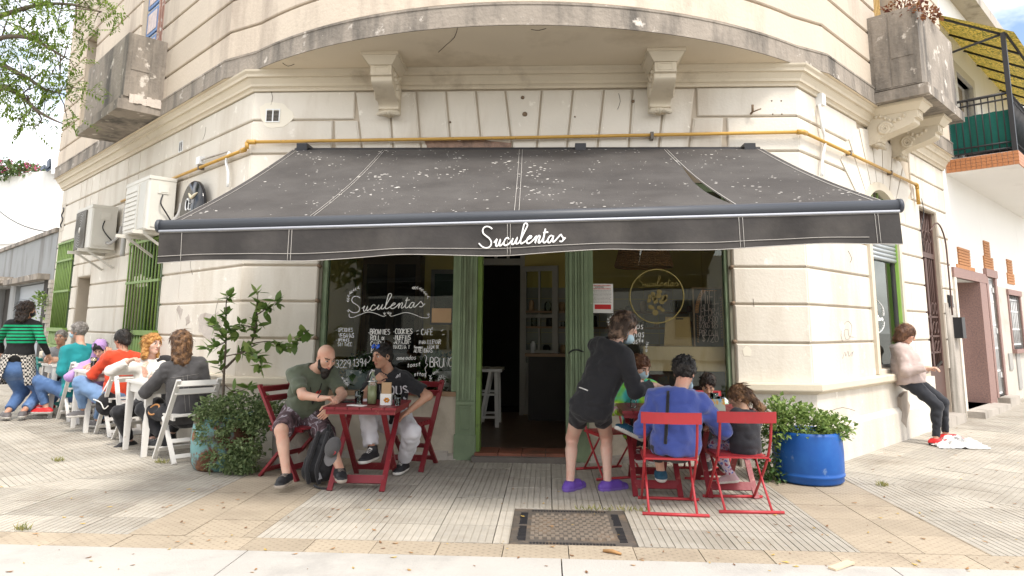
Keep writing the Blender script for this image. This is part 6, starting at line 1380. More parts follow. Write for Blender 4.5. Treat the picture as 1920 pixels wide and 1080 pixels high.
# a rounder outline with a midrib fold
lm = MB(); ol = [(0,0),(.20,.18),(.26,.42),(.20,.70),(0,1.0)]
vs = [(0,y,0-.06*y*y) for x, y in ol]+[(x,y,.10*x*4*.26-.06*y*y) for x, y in ol[1:4]]+[(-x,y,.10*x*4*.26-.06*y*y) for x, y in ol[1:4]]
lm.add(vs, [(0,5,1),(1,5,6,2),(2,6,7,3),(3,7,4),(0,1,8),(1,2,9,8),(2,3,10,9),(3,4,10)], smooth=True)
leafmesh = lm.mesh('leaf', leaf_mat('lemon_leaf', (.05,.11,.025), (.16,.25,.06), rough=.38), recalc=False)
lt2 = leafmesh.copy(); lt2.materials[0] = leaf_mat('lemon_leaf_pale', (.16,.25,.06), (.28,.36,.11), rough=.4)
rr = random.Random(31); nl = 0; org = origin_of(lt_).inverted()
for sm_, i in tips:
    n_ = [48,58,30,44,16,26,18,20,14,12][i]
    for _ in range(n_):
        t = rr.uniform(.45 if i == 0 else .22, 1.); k = min(int(t*(len(sm_)-1)), len(sm_)-2); p = Vector(sm_[k]).lerp(Vector(sm_[k+1]), rr.random())
        ax_ = (Vector(sm_[k+1])-Vector(sm_[k])).normalized(); d = (rdir(rr)+ax_*.55+Vector((0,-.25,.0))).normalized(); sz = rr.uniform(.08,.15)
        s = d.cross(Vector((0,0,1))+rdir(rr)*.6); s.normalize(); n2 = s.cross(d)
        Mx = Matrix((s, d, n2)).transposed().to_4x4(); Mx = Matrix.Translation(p+rdir(rr)*.02) @ Mx @ Matrix.Scale(sz, 4)
        ob = bpy.data.objects.new('leaf', leafmesh if rr.random() < .72 else lt2); ob.parent = lt_; COL.objects.link(ob); ob.matrix_basis = org @ Mx; nl += 1
# small weeds in the paving joints
for x, y, lab in ((42,994,'small green tuft of grass at the edge of the paving on the left'), (303,869,'dry grass tuft in the joint before the white chair'), (1150,958,'low strip of grass behind the drain cover'), (110,865,'thin grass in the far paving joint on the left'), (1655,912,'small weed on the right pavement')):
    p = G(x, y); b = MB(); rr = random.Random(x)
    L_ = .30 if x == 1150 else .09
    for q in range(60 if x == 1150 else 34):
        a = Vector((p.x+rr.uniform(-L_,L_)*(1 if x == 1150 else .6), p.y+rr.uniform(-.02,.02), 0)); e = a+Vector((rr.uniform(-.03,.03), rr.uniform(-.03,.03), rr.uniform(.015,.05))); leaf_quad(b, a, e-a, Vector((0,-1,.2)), (e-a).length*1.2, .008)
    tag(b.build('grass_tuft', leaf_mat('dry_grass', (.14,.17,.04), (.34,.30,.12)), recalc=False), lab, 'grass')
# flowers over the white wall, far left
o = thing('flowering_creeper', tuple(P(45,322,21.5)), 'pink flowering creeper spilling over the top of the white wall on the left', 'creeper')
bush(o, [(P(x,y,21.4),(r_,.3,r_*.55)) for x, y, r_ in ((5,315,.5),(28,318,.45),(50,318,.35),(78,322,.3),(95,324,.25))], 1100, .12, leaf_mat('creeper_leaf', (.06,.12,.03), (.16,.22,.08)), 41)
bush(o, [(P(x,y,21.2),(r_,.3,r_*.5)) for x, y, r_ in ((8,312,.4),(35,315,.4),(70,320,.35),(88,322,.22))], 230, .07, leaf_mat('pink_petal', (.45,.05,.16), (.65,.15,.28)), 42, 'flowers')
# plants in the right balcony and the leafy pot inside the left window
o = thing('balcony_plant', tuple(FR.at(2.6,.5,5.5)), 'reddish plant growing over the edge of the right concrete balcony', 'plant')
bush(o, [(FR.at(2.25,.55,5.62),(.22,.22,.12)),(FR.at(2.7,.62,5.62),(.3,.2,.14)),(FR.at(2.1,.72,5.50),(.10,.10,.08))], 420, .07, leaf_mat('red_brown_leaf', (.13,.04,.03), (.30,.14,.05)), 43)
b = MB(); [b.tube([FR.at(2.15+q*.13,.5,5.45), FR.at(2.12+q*.16,.6,5.75+.1*(q%2))], .006, 4) for q in range(7)]; b.build('twigs', M_BARK, o)
o = thing('planter_plant', tuple(FF.at(FF.px(815,733,-.3)[0],-.35,ZW)), 'broad leaved green plant inside the left window under the word brunch', 'plant')
u_, z_ = FF.px(815,715,-.35); bush(o, [(FF.at(u_,-.36,z_+.05),(.20,.12,.20)),(FF.at(u_+.12,-.36,z_-.02),(.10,.1,.12))], 330, .11, M_LEAFD, 44)
u_, z_ = FF.px(672,700,-.35); o = thing('planter_plant', tuple(FF.at(u_,-.35,ZW)), 'dark spiky plant in the blue and white planter inside the left window', 'plant'); bush(o, [(FF.at(u_,-.33,z_),(.16,.12,.12))], 160, .10, M_LEAFD, 45)
o = thing('wall_weed', tuple(FL.at(8.95,.1,1.9)), 'small green weed growing from the broken wall end by the grey garage', 'weed'); bush(o, [(FL.at(8.98,.15,1.75),(.12,.1,.25))], 160, .07, M_LIME, 46)
# street tree reaching in at the upper left: limbs, twigs and feathery leaflets
tr = thing('street_tree', tuple(G(-260, 800)), 'leafy street tree reaching over the pavement at the upper left', 'tree')
base = G(-260, 800); dpt = base.y
tb = MB(); TR = [[tuple(base), (base.x+.1, base.y, 2.2), (base.x+.25, base.y-.1, 4.2), (base.x+.5, base.y-.2, 6.4), (base.x+.9, base.y-.2, 8.6)]]
tb.tube(smooth_line(TR[0], 4), [.19-.007*i for i in range(17)], 10)
limbs = [[(-80,170,dpt-.1),(-20,120,dpt-.3),(40,140,dpt-.5),(80,165,dpt-.6),(110,175,dpt-.7)], [(-80,60,dpt),(0,30,dpt-.3),(70,10,dpt-.6),(130,8,dpt-.8),(190,22,dpt-.9)], [(-80,120,dpt),(-10,75,dpt-.5),(50,70,dpt-.7),(95,92,dpt-.9),(120,108,dpt-1)], [(-60,200,dpt),(0,165,dpt-.4),(40,180,dpt-.6),(66,205,dpt-.7),(95,222,dpt-.8),(118,232,dpt-.8)], [(40,180,dpt-.6),(50,210,dpt-.6),(35,225,dpt-.7),(42,240,dpt-.7)], [(66,205,dpt-.7),(78,225,dpt-.7),(62,240,dpt-.7)], [(-80,-30,dpt),(20,-40,dpt-.4),(90,-20,dpt-.7),(150,-10,dpt-.8)],[(50,178,dpt-.6),(58,200,dpt-.65),(50,218,dpt-.7),(28,222,dpt-.7)]]
clus = []; rr = random.Random(77)
for k, lb in enumerate(limbs):
    pts = smooth_line([tuple(P(*q)) for q in lb], 5)
    if k not in (4, 5, 7): pts = [(base.x+.35, base.y-.1, pts[0][2]-.8)]+pts
    m_ = len(pts); tb.tube(pts, [.05*(1-.85*i/(m_-1)) if k not in (4,5,7) else .012*(1-.6*i/(m_-1)) for i in range(m_)], 6)
    if k in (4, 5, 7): clus += [(Vector(pts[-1]), .16, 2)]; continue
    for i in range(3, m_, 2):
        if k == 3 and i > m_*.62: 
            if i == m_-1: continue
            continue
        p = Vector(pts[i]); clus.append((p, .34, 2))
        for _ in range(2):
            e = p+Vector((rr.uniform(-.36,.36), rr.uniform(-.5,.4), rr.uniform(-.34,.30))); tb.tube([p, (p+e)/2+Vector((0,0,.06)), e], [.010,.007,.003], 4); clus.append((e, .22, 2))
tb.build('trunk', M_BARK, tr)
fb = MB()
for c, r_, n_ in clus:
    for _ in range(n_*2):
        p = c+rdir(rr)*r_*rr.random()**.5; d = (rdir(rr)+Vector((0,0,-.5))).normalized(); q = p+d*rr.uniform(.14,.26)
        side = d.cross(rdir(rr)).normalized()
        for j in range(7):
            a = p.lerp(q, j/6)
            for sg in (-1, 1): leaf_quad(fb, a, (side*sg+d*.5+rdir(rr)*.25), Vector((0,0,1)), rr.uniform(.055,.085), .026, .1)
fb.build('crown', M_TREE, tr, kind='stuff', recalc=False)

# ================================================================== across the street (seen only as reflections in the panes)
ob_ = thing('added_opposite_house', (0,-11,0), 'pale low house across the street seen mirrored in the left window', 'house')
b = MB(); b.wbox(-30,30,-19,-15.5,0,4.6); b.build('wall', mat('dull_house_wall', (.55,.50,.43), .9, .1, 1), ob_)  # unseen house added to keep the bright sky out of the panes
for q in range(10): MB().wbox(-22+q*4.6,-20.4+q*4.6,-15.6,-15.4,1.0,2.6).build('window', M_DARK, ob_)
x, y = -6.5, -8.5; o = thing('far_street_tree', (x,y,0), 'dense street tree across the street mirrored in the left window', 'tree')
MB().tube([(x,y,0),(x+.1,y,1.8),(x,y,3.6)], [.2,.16,.1], 8).build('trunk', M_BARK, o)
bush(o, [((x,y,4.6),(2.2,2.0,1.6)),((x+1.0,y,5.4),(1.5,1.4,1.2)),((x-1.0,y+.3,5.2),(1.4,1.4,1.2))], 1900, .34, M_LEAFD, 60, 'crown')
def car(x, y, label):
    o = thing('parked_car', (x, y, -.12), label, 'car'); S = Frame((x, y), (1,0), (0,1)); Mw = mat('silver_car_paint', (.62,.63,.64), .3, .03, 3, metal=.3)
    out_ = [(-2.1,.28),(-2.15,.62),(-2.0,.86),(-1.45,.95),(-.85,1.42),(.85,1.46),(1.55,1.05),(2.1,.92),(2.15,.55),(2.05,.28)]
    MB().prism(S, [(u, z-.12) for u, z in out_], -.82, .82).build('body', Mw, o)
    MB().prism(S, [(-1.25,.86),(-.78,1.27),(.0,1.31),(.0,.86)], .822, .83).build('side_window', M_PHONE, o); MB().prism(S, [(.06,.86),(.06,1.31),(.78,1.28),(1.32,.9)], .822, .83).build('side_window', M_PHONE, o)
    for u in (-1.35, 1.35):
        w_ = MB().lathe((x+u, y+.72, .20), [(0,-.1),(.31,-.1),(.33,-.06),(.33,.1),(.31,.125),(0,.125)], 20, axis=Matrix.Rotation(R(-90),3,'X')).build('wheel', M_STEEL, o); MB().lathe((x+u, y+.85, .20), [(0,.01),(.2,.005),(.2,-.02),(0,-.02)], 16, axis=Matrix.Rotation(R(-90),3,'X')).build('rim', M_CHROME, w_)
car(-2.4,-1.8,'silver hatchback parked across the street mirrored in the left window')
# ================================================================== people: smooth implicit bodies turned into meshes
class Field:
    def __init__(s, lo, hi, h):
        s.h = h; s.lo = np.array(lo, np.float32)-2*h; n = np.ceil((np.array(hi)+2*h-s.lo)/h).astype(int)+1; s.n = n
        s.ax = [s.lo[i]+h*np.arange(n[i], dtype=np.float32) for i in range(3)]; s.a = np.full(tuple(n), .3, np.float32)
    def sub(s, lo, hi):
        i0 = np.clip(np.floor((np.array(lo)-s.lo)/s.h).astype(int), 0, s.n); i1 = np.clip(np.ceil((np.array(hi)-s.lo)/s.h).astype(int)+1, 0, s.n)
        if (i1 <= i0).any(): return None, None
        sl = tuple(slice(a, b) for a, b in zip(i0, i1)); return sl, np.meshgrid(*[s.ax[k][sl[k]] for k in range(3)], indexing='ij', sparse=True)
    def put(s, d, sl, k, op):
        f = s.a[sl]
        if op == 'u':
            if k > 0: hh = np.clip(.5+.5*(f-d)/k, 0, 1); s.a[sl] = f+(d-f)*hh-k*hh*(1-hh)
            else: s.a[sl] = np.minimum(f, d)
        else:
            if k > 0: hh = np.clip(.5-.5*(f+d)/k, 0, 1); s.a[sl] = f+(-d-f)*hh+k*hh*(1-hh)
            else: s.a[sl] = np.maximum(f, -d)
    def cone(s, a, b, r1, r2, k=.03, op='u', cut=None, flat=None):
        a, b = np.array(a, np.float32), np.array(b, np.float32); m_ = max(r1, r2)+k+.03
        sl, g = s.sub(np.minimum(a, b)-m_, np.maximum(a, b)+m_)
        if sl is None: return
        ba = b-a; L2 = float(ba@ba)+1e-9; px, py, pz = g[0]-a[0], g[1]-a[1], g[2]-a[2]
        t = np.clip((px*ba[0]+py*ba[1]+pz*ba[2])/L2, 0, 1)
        d = np.sqrt((px-t*ba[0])**2+(py-t*ba[1])**2+(pz-t*ba[2])**2)-(r1+(r2-r1)*t)
        if cut is not None: c, nn = np.array(cut[0], np.float32), np.array(cut[1], np.float32); d = np.maximum(d, (g[0]-c[0])*nn[0]+(g[1]-c[1])*nn[1]+(g[2]-c[2])*nn[2])
        s.put(d, sl, k, op)
    def ell(s, c, ax, r, k=.03, op='u', cut=None):
        c = np.array(c, np.float32); r = np.array(r, np.float32); m_ = float(max(r))+k+.02
        sl, g = s.sub(c-m_, c+m_)
        if sl is None: return
        x, y, z = g[0]-c[0], g[1]-c[1], g[2]-c[2]; q = [(x*float(A[0])+y*float(A[1])+z*float(A[2])) for A in ax]
        k0 = np.sqrt(sum((q[i]/r[i])**2 for i in range(3)))+1e-6; k1 = np.sqrt(sum((q[i]/r[i]**2)**2 for i in range(3)))+1e-6; d = k0*(k0-1)/k1
        if cut is not None: c2, nn = np.array(cut[0], np.float32), np.array(cut[1], np.float32); d = np.maximum(d, (g[0]-c2[0])*nn[0]+(g[1]-c2[1])*nn[1]+(g[2]-c2[2])*nn[2])
        s.put(d, sl, k, op)
    def plane(s, c, nn):
        """keep the side the normal points away from"""
        g = np.meshgrid(*s.ax, indexing='ij', sparse=True); s.a = np.maximum(s.a, (g[0]-c[0])*nn[0]+(g[1]-c[1])*nn[1]+(g[2]-c[2])*nn[2])
    def noise(s, amp, scale, seed, aniso=(1,1,1), ridged=False, org=(0,0,0)):
        idx = np.nonzero(np.abs(s.a) < amp*2.5+s.h*2)
        if not len(idx[0]): return
        p = [(s.ax[i][idx[i]]-org[i])*scale*aniso[i]+50 for i in range(3)]
        lat = np.random.RandomState(seed).rand(64, 64, 64).astype(np.float32)
        b = [np.floor(q).astype(int) for q in p]; f = [q-w_ for q, w_ in zip(p, b)]; f = [q*q*(3-2*q) for q in f]; v = 0
        for dx in (0, 1):
            for dy in (0, 1):
                for dz in (0, 1): v = v+lat[(b[0]+dx) & 63, (b[1]+dy) & 63, (b[2]+dz) & 63]*(f[0] if dx else 1-f[0])*(f[1] if dy else 1-f[1])*(f[2] if dz else 1-f[2])
        v = (1-np.abs(v*2-1)*2) if ridged else v*2-1
        s.a[idx] += (amp*v).astype(np.float32)
    def mesh(s):
        a = s.a; a[0], a[-1] = .3, .3; a[:, 0], a[:, -1] = .3, .3; a[:, :, 0], a[:, :, -1] = .3, .3
        ins = a < 0; n = s.n; c = np.zeros(tuple(n-1), np.uint8)
        for dx in (0, 1):
            for dy in (0, 1):
                for dz in (0, 1): c += ins[dx:n[0]-1+dx, dy:n[1]-1+dy, dz:n[2]-1+dz]
        act = (c > 0) & (c < 8); I = np.argwhere(act)
        if not len(I): return np.zeros((0,3)), np.zeros((0,4), int)
        vid = np.full(act.shape, -1, np.int32); vid[act] = np.arange(len(I)); acc = np.zeros((len(I), 3), np.float32); cnt = np.zeros(len(I), np.float32)
        corners = [(x, y, z) for x in (0,1) for y in (0,1) for z in (0,1)]
        for p in corners:
            for ax_ in range(3):
                if p[ax_]: continue
                q = list(p); q[ax_] = 1; va = a[I[:,0]+p[0], I[:,1]+p[1], I[:,2]+p[2]]; vb = a[I[:,0]+q[0], I[:,1]+q[1], I[:,2]+q[2]]
                cr_ = (va < 0) != (vb < 0); t = np.where(cr_, va/np.where(cr_, va-vb, 1), 0); pos = np.tile(np.array(p, np.float32), (len(I), 1)); pos[:, ax_] += t; acc += pos*cr_[:, None]; cnt += cr_
        V = (I+acc/np.maximum(cnt, 1)[:, None])*s.h+s.lo; F_ = []
        for ax_ in range(3):
            o1, o2 = [(1,2),(2,0),(0,1)][ax_]; sl0 = [slice(None)]*3; sl1 = [slice(None)]*3; sl0[ax_] = slice(0, -1); sl1[ax_] = slice(1, None)
            A, B = ins[tuple(sl0)], ins[tuple(sl1)]; E_ = np.argwhere(A != B); E_ = E_[(E_[:, o1] > 0) & (E_[:, o2] > 0) & (E_[:, o1] < n[o1]-1) & (E_[:, o2] < n[o2]-1)]
            if not len(E_): continue
            fl = A[tuple(E_.T)]; u = np.zeros(3, int); u[o1] = 1; v = np.zeros(3, int); v[o2] = 1
            q = np.stack([vid[tuple((E_-w_).T)] for w_ in (u+v, v, 0*u, u)], 1); q[~fl] = q[~fl][:, ::-1]; F_.append(q)
        return V, np.concatenate(F_)
def relax(V, F_, it=1):
    for _ in range(it):
        acc = np.zeros_like(V); cnt = np.zeros(len(V))
        for i in range(4): a, b = F_[:, i], F_[:, (i+1) % 4]; np.add.at(acc, a, V[b]); np.add.at(cnt, a, 1); np.add.at(acc, b, V[a]); np.add.at(cnt, b, 1)
        V = V*.45+.55*acc/np.maximum(cnt, 1)[:, None]
    return V
def to_obj(name, parts, mats, parent, mi=None):
    V = np.concatenate([p[0] for p in parts]); off = 0; Fs = []
    for v, f in parts: Fs.append(f+off); off += len(v)
    F_ = np.concatenate(Fs); inv = np.array(origin_of(parent).inverted()); V = V@inv[:3, :3].T+inv[:3, 3]
    me = bpy.data.meshes.new(name); me.vertices.add(len(V)); me.vertices.foreach_set('co', V.astype(np.float32).ravel()); me.loops.add(len(F_)*4); me.loops.foreach_set('vertex_index', F_.astype(np.int32).ravel())
    me.polygons.add(len(F_)); me.polygons.foreach_set('loop_start', np.arange(len(F_), dtype=np.int32)*4); me.polygons.foreach_set('loop_total', np.full(len(F_), 4, np.int32))
    for m_ in mats: me.materials.append(m_)
    if mi is not None: me.polygons.foreach_set('material_index', mi.astype(np.int32))
    me.polygons.foreach_set('use_smooth', np.ones(len(F_), bool)); me.update(); me.validate()
    o = bpy.data.objects.new(name, me); o.parent = parent; COL.objects.link(o); return o
def nrm(v): v = np.array(v, float); return v/(np.linalg.norm(v)+1e-12)
def jp(q):
    if isinstance(q, Vector): return np.array(q)
    return np.array(P(*q)) if len(q) == 3 and abs(q[0]) > 25 or (len(q) == 3 and q[1] > 25) else np.array(q, float)
def ik(a, c, l1, l2, pole):
    d = c-a; L_ = np.linalg.norm(d); u = d/(L_+1e-9)
    if L_ > (l1+l2)*.995: c = a+u*(l1+l2)*.995; L_ = (l1+l2)*.995
    L_ = max(L_, abs(l1-l2)*1.05+.02)
    x = (l1*l1-l2*l2+L_*L_)/(2*L_); y = math.sqrt(max(l1*l1-x*x, 0)); pl = np.array(pole, float); pl = pl-u*(pl@u); pl = nrm(pl)
    return a+u*x+pl*y, a+u*L_
def hand_parts(w_, d, n_, S, curl, side, h=.0042):
    """w wrist, d pointing direction, n palm normal (fingers curl towards it), side = thumb direction"""
    d, n_ = nrm(d), np.array(n_, float); n_ = nrm(n_-d*(n_@d)); s_ = nrm(np.cross(d, n_)); s_ = s_ if s_@np.array(side) > 0 else -s_
    f = Field(w_-.21*S, w_+.21*S, h*max(S, .75)); q = lambda a, b, c: w_+S*(d*a+s_*b+n_*c)
    f.cone(w_-d*.03*S, q(.02,0,0), .026*S, .024*S, .01)
    for b in (-.028, -.010, .010, .028): f.cone(q(.015,b*.55,0), q(.088,b,0), .017*S, .0125*S, .012)
    for i, (b, L_) in enumerate(((.029,.070),(.010,.080),(-.010,.074),(-.029,.058))):
        p = q(.088, b, 0); ang = curl*.55*(1+.12*i); r_ = .0095
        for k in range(3):
            ang += curl*.5; dd = nrm(d*math.cos(ang)+n_*math.sin(ang)+s_*b*.9*(1-curl)); e = p+dd*L_*S*(.42,.33,.25)[k]; f.cone(p, e, r_*S, (r_-.001)*S, .002); p = e; r_ -= .001
    p = q(.025, .026, .004); e1 = q(.058, .056-.012*curl, .014+.02*curl); e2 = q(.092, .060-.03*curl, .022+.035*curl); f.cone(p, e1, .014*S, .011*S, .008); f.cone(e1, e2, .0105*S, .0085*S, .003)
    return f.mesh()
SKIN = {'light': (.60,.37,.27), 'tan': (.47,.27,.18), 'olive': (.52,.32,.21), 'pale': (.64,.42,.33)}
def skin_mats(kind):
    c = SKIN[kind]
    return [mat('skin_'+kind, c, .48, .08, 14, sss=.12, bump=.08, bscale=120, stain=(c[0]*.95,c[1]*.74,c[2]*.70), stain_scale=7, stain_lo=.46, stain_hi=.70), mat('lips_'+kind, (c[0]*.78,c[1]*.52,c[2]*.55), .45, .05, 10), mat('eye_white', (.62,.60,.57), .25, .03, 10), mat('eye_dark', (.025,.018,.014), .2, .1, 10), mat('brow_hair', (.05,.032,.022), .7, .2, 30)]
def cloth(name, col, **k): 
    a = dict(rough=.85, var=.10, scale=5, bump=.25, bscale=160, sheen=.15); a.update(k); return mat(name, col, **a)
def pattern(name, base, fn, rough=.85):
    """cloth material whose colour comes from fn(nodes, links, coords) -> colour socket"""
    if name in MATS: return MATS[name]
    m_ = mat(name, base, rough, .05, 5, bump=.2, bscale=160); t = m_.node_tree; co = t.nodes.new('ShaderNodeTexCoord'); s = fn(t.nodes.new, t.links.new, co.outputs['Object']); t.links.new(s, t.nodes['Principled BSDF'].inputs['Base Color']); return m_
def person(label, hip, neck, head, chest, hips=None, look=(0,-1,0), S=1., fat=1., female=False, skin='light', wrR=None, wrL=None, elR=(0,0,-1), elL=(0,0,-1), anR=None, anL=None, knR=None, knL=None, toeR=None, toeL=None,
           top=None, sleeve=.5, hem=.02, bottom=None, leg=1., loose=.016, legloose=.018, hair=None, hairm=None, shoes=None, curl=(.5,.5), palmR=None, palmL=None, dirR=None, dirL=None, hood=None, beard=None, mask=None, seed=1, fine=True, hs=1., fold=.008, headtilt=(0,0,1), noskinarms=False):
    hip, neck, head = jp(hip), jp(neck), jp(head); c2 = nrm((chest[0], chest[1], 0)); h2 = nrm((hips or chest)+(0,)) if len(hips or chest) == 2 else nrm(hips)
    up = nrm(neck-hip); fw = nrm(c2-up*(c2@up)); rt = nrm(np.cross(fw, up)); hr = np.array((h2[1], -h2[0], 0)); z = np.array((0,0,1.))
    root = thing('person', (hip[0], hip[1], 0), label, 'person'); h = .0105*max(S, .8) if fine else .013
    sh = {q: neck-up*.055*S+rt*(.165*S*(1.06 if not female else .97))*g for q, g in (('R',1),('L',-1))}; hj = {q: hip+hr*.085*S*g for q, g in (('R',1),('L',-1))}
    el, wr, kn, an = {}, {}, {}, {}
    for q, w_, p in (('R', wrR, elR), ('L', wrL, elL)): el[q], wr[q] = ik(sh[q], jp(w_), .285*S, .25*S, p)
    for q, a_, p in (('R', anR, knR), ('L', anL, knL)): kn[q], an[q] = ik(hj[q], jp(a_), .43*S, .41*S, p if p is not None else h2+z*.3)
    toe = {'R': nrm(toeR if toeR is not None else h2), 'L': nrm(toeL if toeL is not None else h2)}
    pts = np.array([hip, neck, head+z*.2*S, head-.2*S, head+.2*S]+list(sh.values())+list(el.values())+list(wr.values())+list(kn.values())+list(an.values())+[an[q]+toe[q]*.2*S for q in 'RL']); lo, hi = pts.min(0)-.24*S, pts.max(0)+.24*S
    lf_ = nrm(look); hu = nrm(np.array(headtilt, float)-lf_*(np.array(headtilt)@lf_)); hrt = nrm(np.cross(lf_, hu)); HS = hs*(S if S > .9 else S**.55)
    def torso(f, o, low=True, bust=True):
        X = (rt, fw, up); w_ = fat
        if low: f.ell(hip+z*.0, (hr, np.cross(z, hr)*-1, z), (.155*S*w_+o, .118*S*w_+o, .135*S+o), .05)
        T_ = np.linalg.norm(neck-hip)
        f.ell(hip+(neck-hip)*.30+fw*.012*(w_-1)*10*S*.2, X, (.140*S*w_+o, .108*S*w_*w_+o, .17*S+o), .06); f.ell(hip+(neck-hip)*.64, X, ((.152 if female else .160)*S*(.5+.5*w_)+o, .112*S*(.5+.5*w_)+o, .185*S+o), .06)
        f.cone(sh['L']+rt*.02, sh['R']-rt*.02, .060*S+o, .060*S+o, .05); 
        for q in 'RL': f.cone(neck+up*.01, sh[q], .050*S+o*.7, .052*S+o, .04)
        if female and bust:
            for g in (-1, 1): f.ell(hip+(neck-hip)*.60+rt*.068*S*g+fw*.085*S, X, (.062*S+o,.058*S+o,.062*S+o), .04)
    def arms(f, o, fr=1., k=.025, shrink=1.):
        for q in 'RL':
            A, B, C = sh[q], el[q], wr[q]; dAB, dBC = nrm(B-A), nrm(C-B)
            if fr <= 1: f.cone(A, B, (.052*S+o)*(.6+.4*fat), (.044*S+o)*(.75+.25*fat), k, cut=(A+(B-A)*fr, dAB) if fr < 1 else None)
            if fr > 1: f.cone(A, B, (.052*S+o)*(.6+.4*fat), (.042*S+o), k); f.cone(B, C, .042*S+o, .030*S+o*.7, k, cut=(B+(C-B)*(fr-1), dBC))
    def legs(f, o, fr=2., k=.03):
        for q in 'RL':
            A, B, C = hj[q], kn[q], an[q]; back = nrm(np.cross(np.cross(C-B, B-A), C-B)) if np.linalg.norm(np.cross(C-B, B-A)) > 1e-3 else -h2
            r1, r2 = .086*S*(.45+.55*fat)+o, .056*S*(.6+.4*fat)+o
            if fr <= 1: f.cone(A, B, r1, r2, k, cut=(A+(B-A)*fr, nrm(B-A))); continue
            f.cone(A, B, r1, r2, k); c_ = (B+(C-B)*(fr-1), nrm(C-B)) if fr < 2 else None
            f.cone(B, C, .053*S*(.6+.4*fat)+o, .036*S+o, k, cut=c_); m1 = B+(C-B)*.28-nrm(h2)*.014*S; f.cone(m1, B+(C-B)*.5, .050*S*(.6+.4*fat)+o, .036*S+o, .03, cut=c_)
    # --- skin
    SM = skin_mats(skin); f = Field(lo, hi, h); o = -.006
    torso(f, o-.006); 
    if not noskinarms: arms(f, -.001, 1.9999)
    legs(f, -.001 if leg < 1.95 else -.008); f.cone(neck-up*.03, head-hu*.05*HS-lf_*.02*HS, .056*S*(.8+.2*fat), .054*HS*(.8+.2*fat), .03)
    parts = [f.mesh()]; nb_ = len(parts[0][1])
    g = Field(head-.19*HS, head+.19*HS, .0052*max(HS, .85) if fine else .0075); H = lambda a, b, c: head+HS*(hrt*a+lf_*b+hu*c); X = (hrt, lf_, hu)
    g.ell(H(0,-.012,.035), X, np.array((.075,.094,.086))*HS, .02); g.ell(H(0,.022,-.040), X, np.array((.057,.066,.072))*HS, .035); g.ell(H(0,.062,-.088), X, np.array((.026,.022,.020))*HS, .03)
    for s_ in (-1, 1):
        g.ell(H(.042*s_,.056,-.012), X, np.array((.026,.024,.024))*HS, .025); g.cone(H(.012*s_,.088,.034), H(.046*s_,.070,.034), .010*HS, .009*HS, .014); g.ell(H(.032*s_,.093,.014), X, np.array((.019,.016,.012))*HS, .010, 'c'); g.ell(H(.032*s_,.074,.013), X, np.array((.0155,.0155,.0125))*HS, .004)
        g.ell(H(.076*s_,-.006,-.004), X, np.array((.010,.022,.032))*HS, .006); g.ell(H(.081*s_,.000,.0), X, np.array((.008,.010,.015))*HS, .006, 'c'); g.ell(H(.013*s_,.100,-.024), X, np.array((.009,.010,.008))*HS, .006)
    g.cone(H(0,.090,.022), H(0,.112,-.020), .010*HS, .0125*HS, .012); g.ell(H(0,.087,-.050), X, np.array((.024,.012,.0065))*HS, .006); g.ell(H(0,.085,-.0615), X, np.array((.020,.012,.0075))*HS, .006); g.cone(H(-.022,.099,-.0555), H(.022,.099,-.0555), .003*HS, .003*HS, .004, 'c')
    hv, hf = g.mesh(); parts.append((hv, hf)); fc = (hv[hf].mean(1)-head)@np.array([hrt, lf_, hu]).T/HS; mi_h = np.zeros(len(hf), int)
    ax_, ay, az = np.abs(fc[:,0]), fc[:,1], fc[:,2]; fr_ = ay > .055
    mi_h[fr_ & (np.hypot((ax_-.032)/.0145, (az-.0125)/.0075) < 1)] = 2; mi_h[fr_ & (np.hypot((ax_-.032)/.0068, (az-.0128)/.0072) < 1)] = 3; mi_h[fr_ & (np.hypot((ax_-.032)/.016, (az-.0205)/.0022) < 1)] = 4
    mi_h[fr_ & (np.abs(az-(.0375-.10*np.abs(ax_-.036))) < .0052) & (ax_ > .015) & (ax_ < .053)] = 4; mi_h[fr_ & (np.hypot(ax_/.023, (az+.0555)/.011) < 1) & (ay > .078)] = 1
    for q, dd, pn, cu, sg in (('R', dirR, palmR, curl[0], 1), ('L', dirL, palmL, curl[1], -1)):
        d = np.array(dd, float) if dd is not None else wr[q]-el[q]; pn = np.array(pn, float) if pn is not None else -z+nrm(d)*.1
        parts.append(hand_parts(wr[q], d, pn, S*(.98 if not female else .9), cu, -rt*sg+z*.4, .0042 if fine else .006))
    mi = np.concatenate([np.zeros(nb_, int), mi_h]+[np.zeros(len(p[1]), int) for p in parts[2:]]); to_obj('body', parts, SM, root, mi)
    # --- clothes
    if bottom:
        f = Field(lo, hi, h); o = legloose; cp_ = (hip+up*.13*S, up); f.ell(hip, (hr, np.cross(z, hr)*-1, z), (.157*S*fat+o, .120*S*fat+o, .13*S+o), .05, cut=cp_); f.ell(hip+(neck-hip)*.22, (rt, fw, up), (.142*S*fat+o*.6, .11*S*fat+o*.6, .11*S), .05, cut=cp_); legs(f, o, leg); f.noise(fold*.8, 13, seed+3, ridged=True); f.noise(fold*.5, 28, seed+5); v, q = f.mesh(); to_obj('trousers' if leg > 1.5 else 'shorts', [(relax(v, q), q)], [bottom], root)
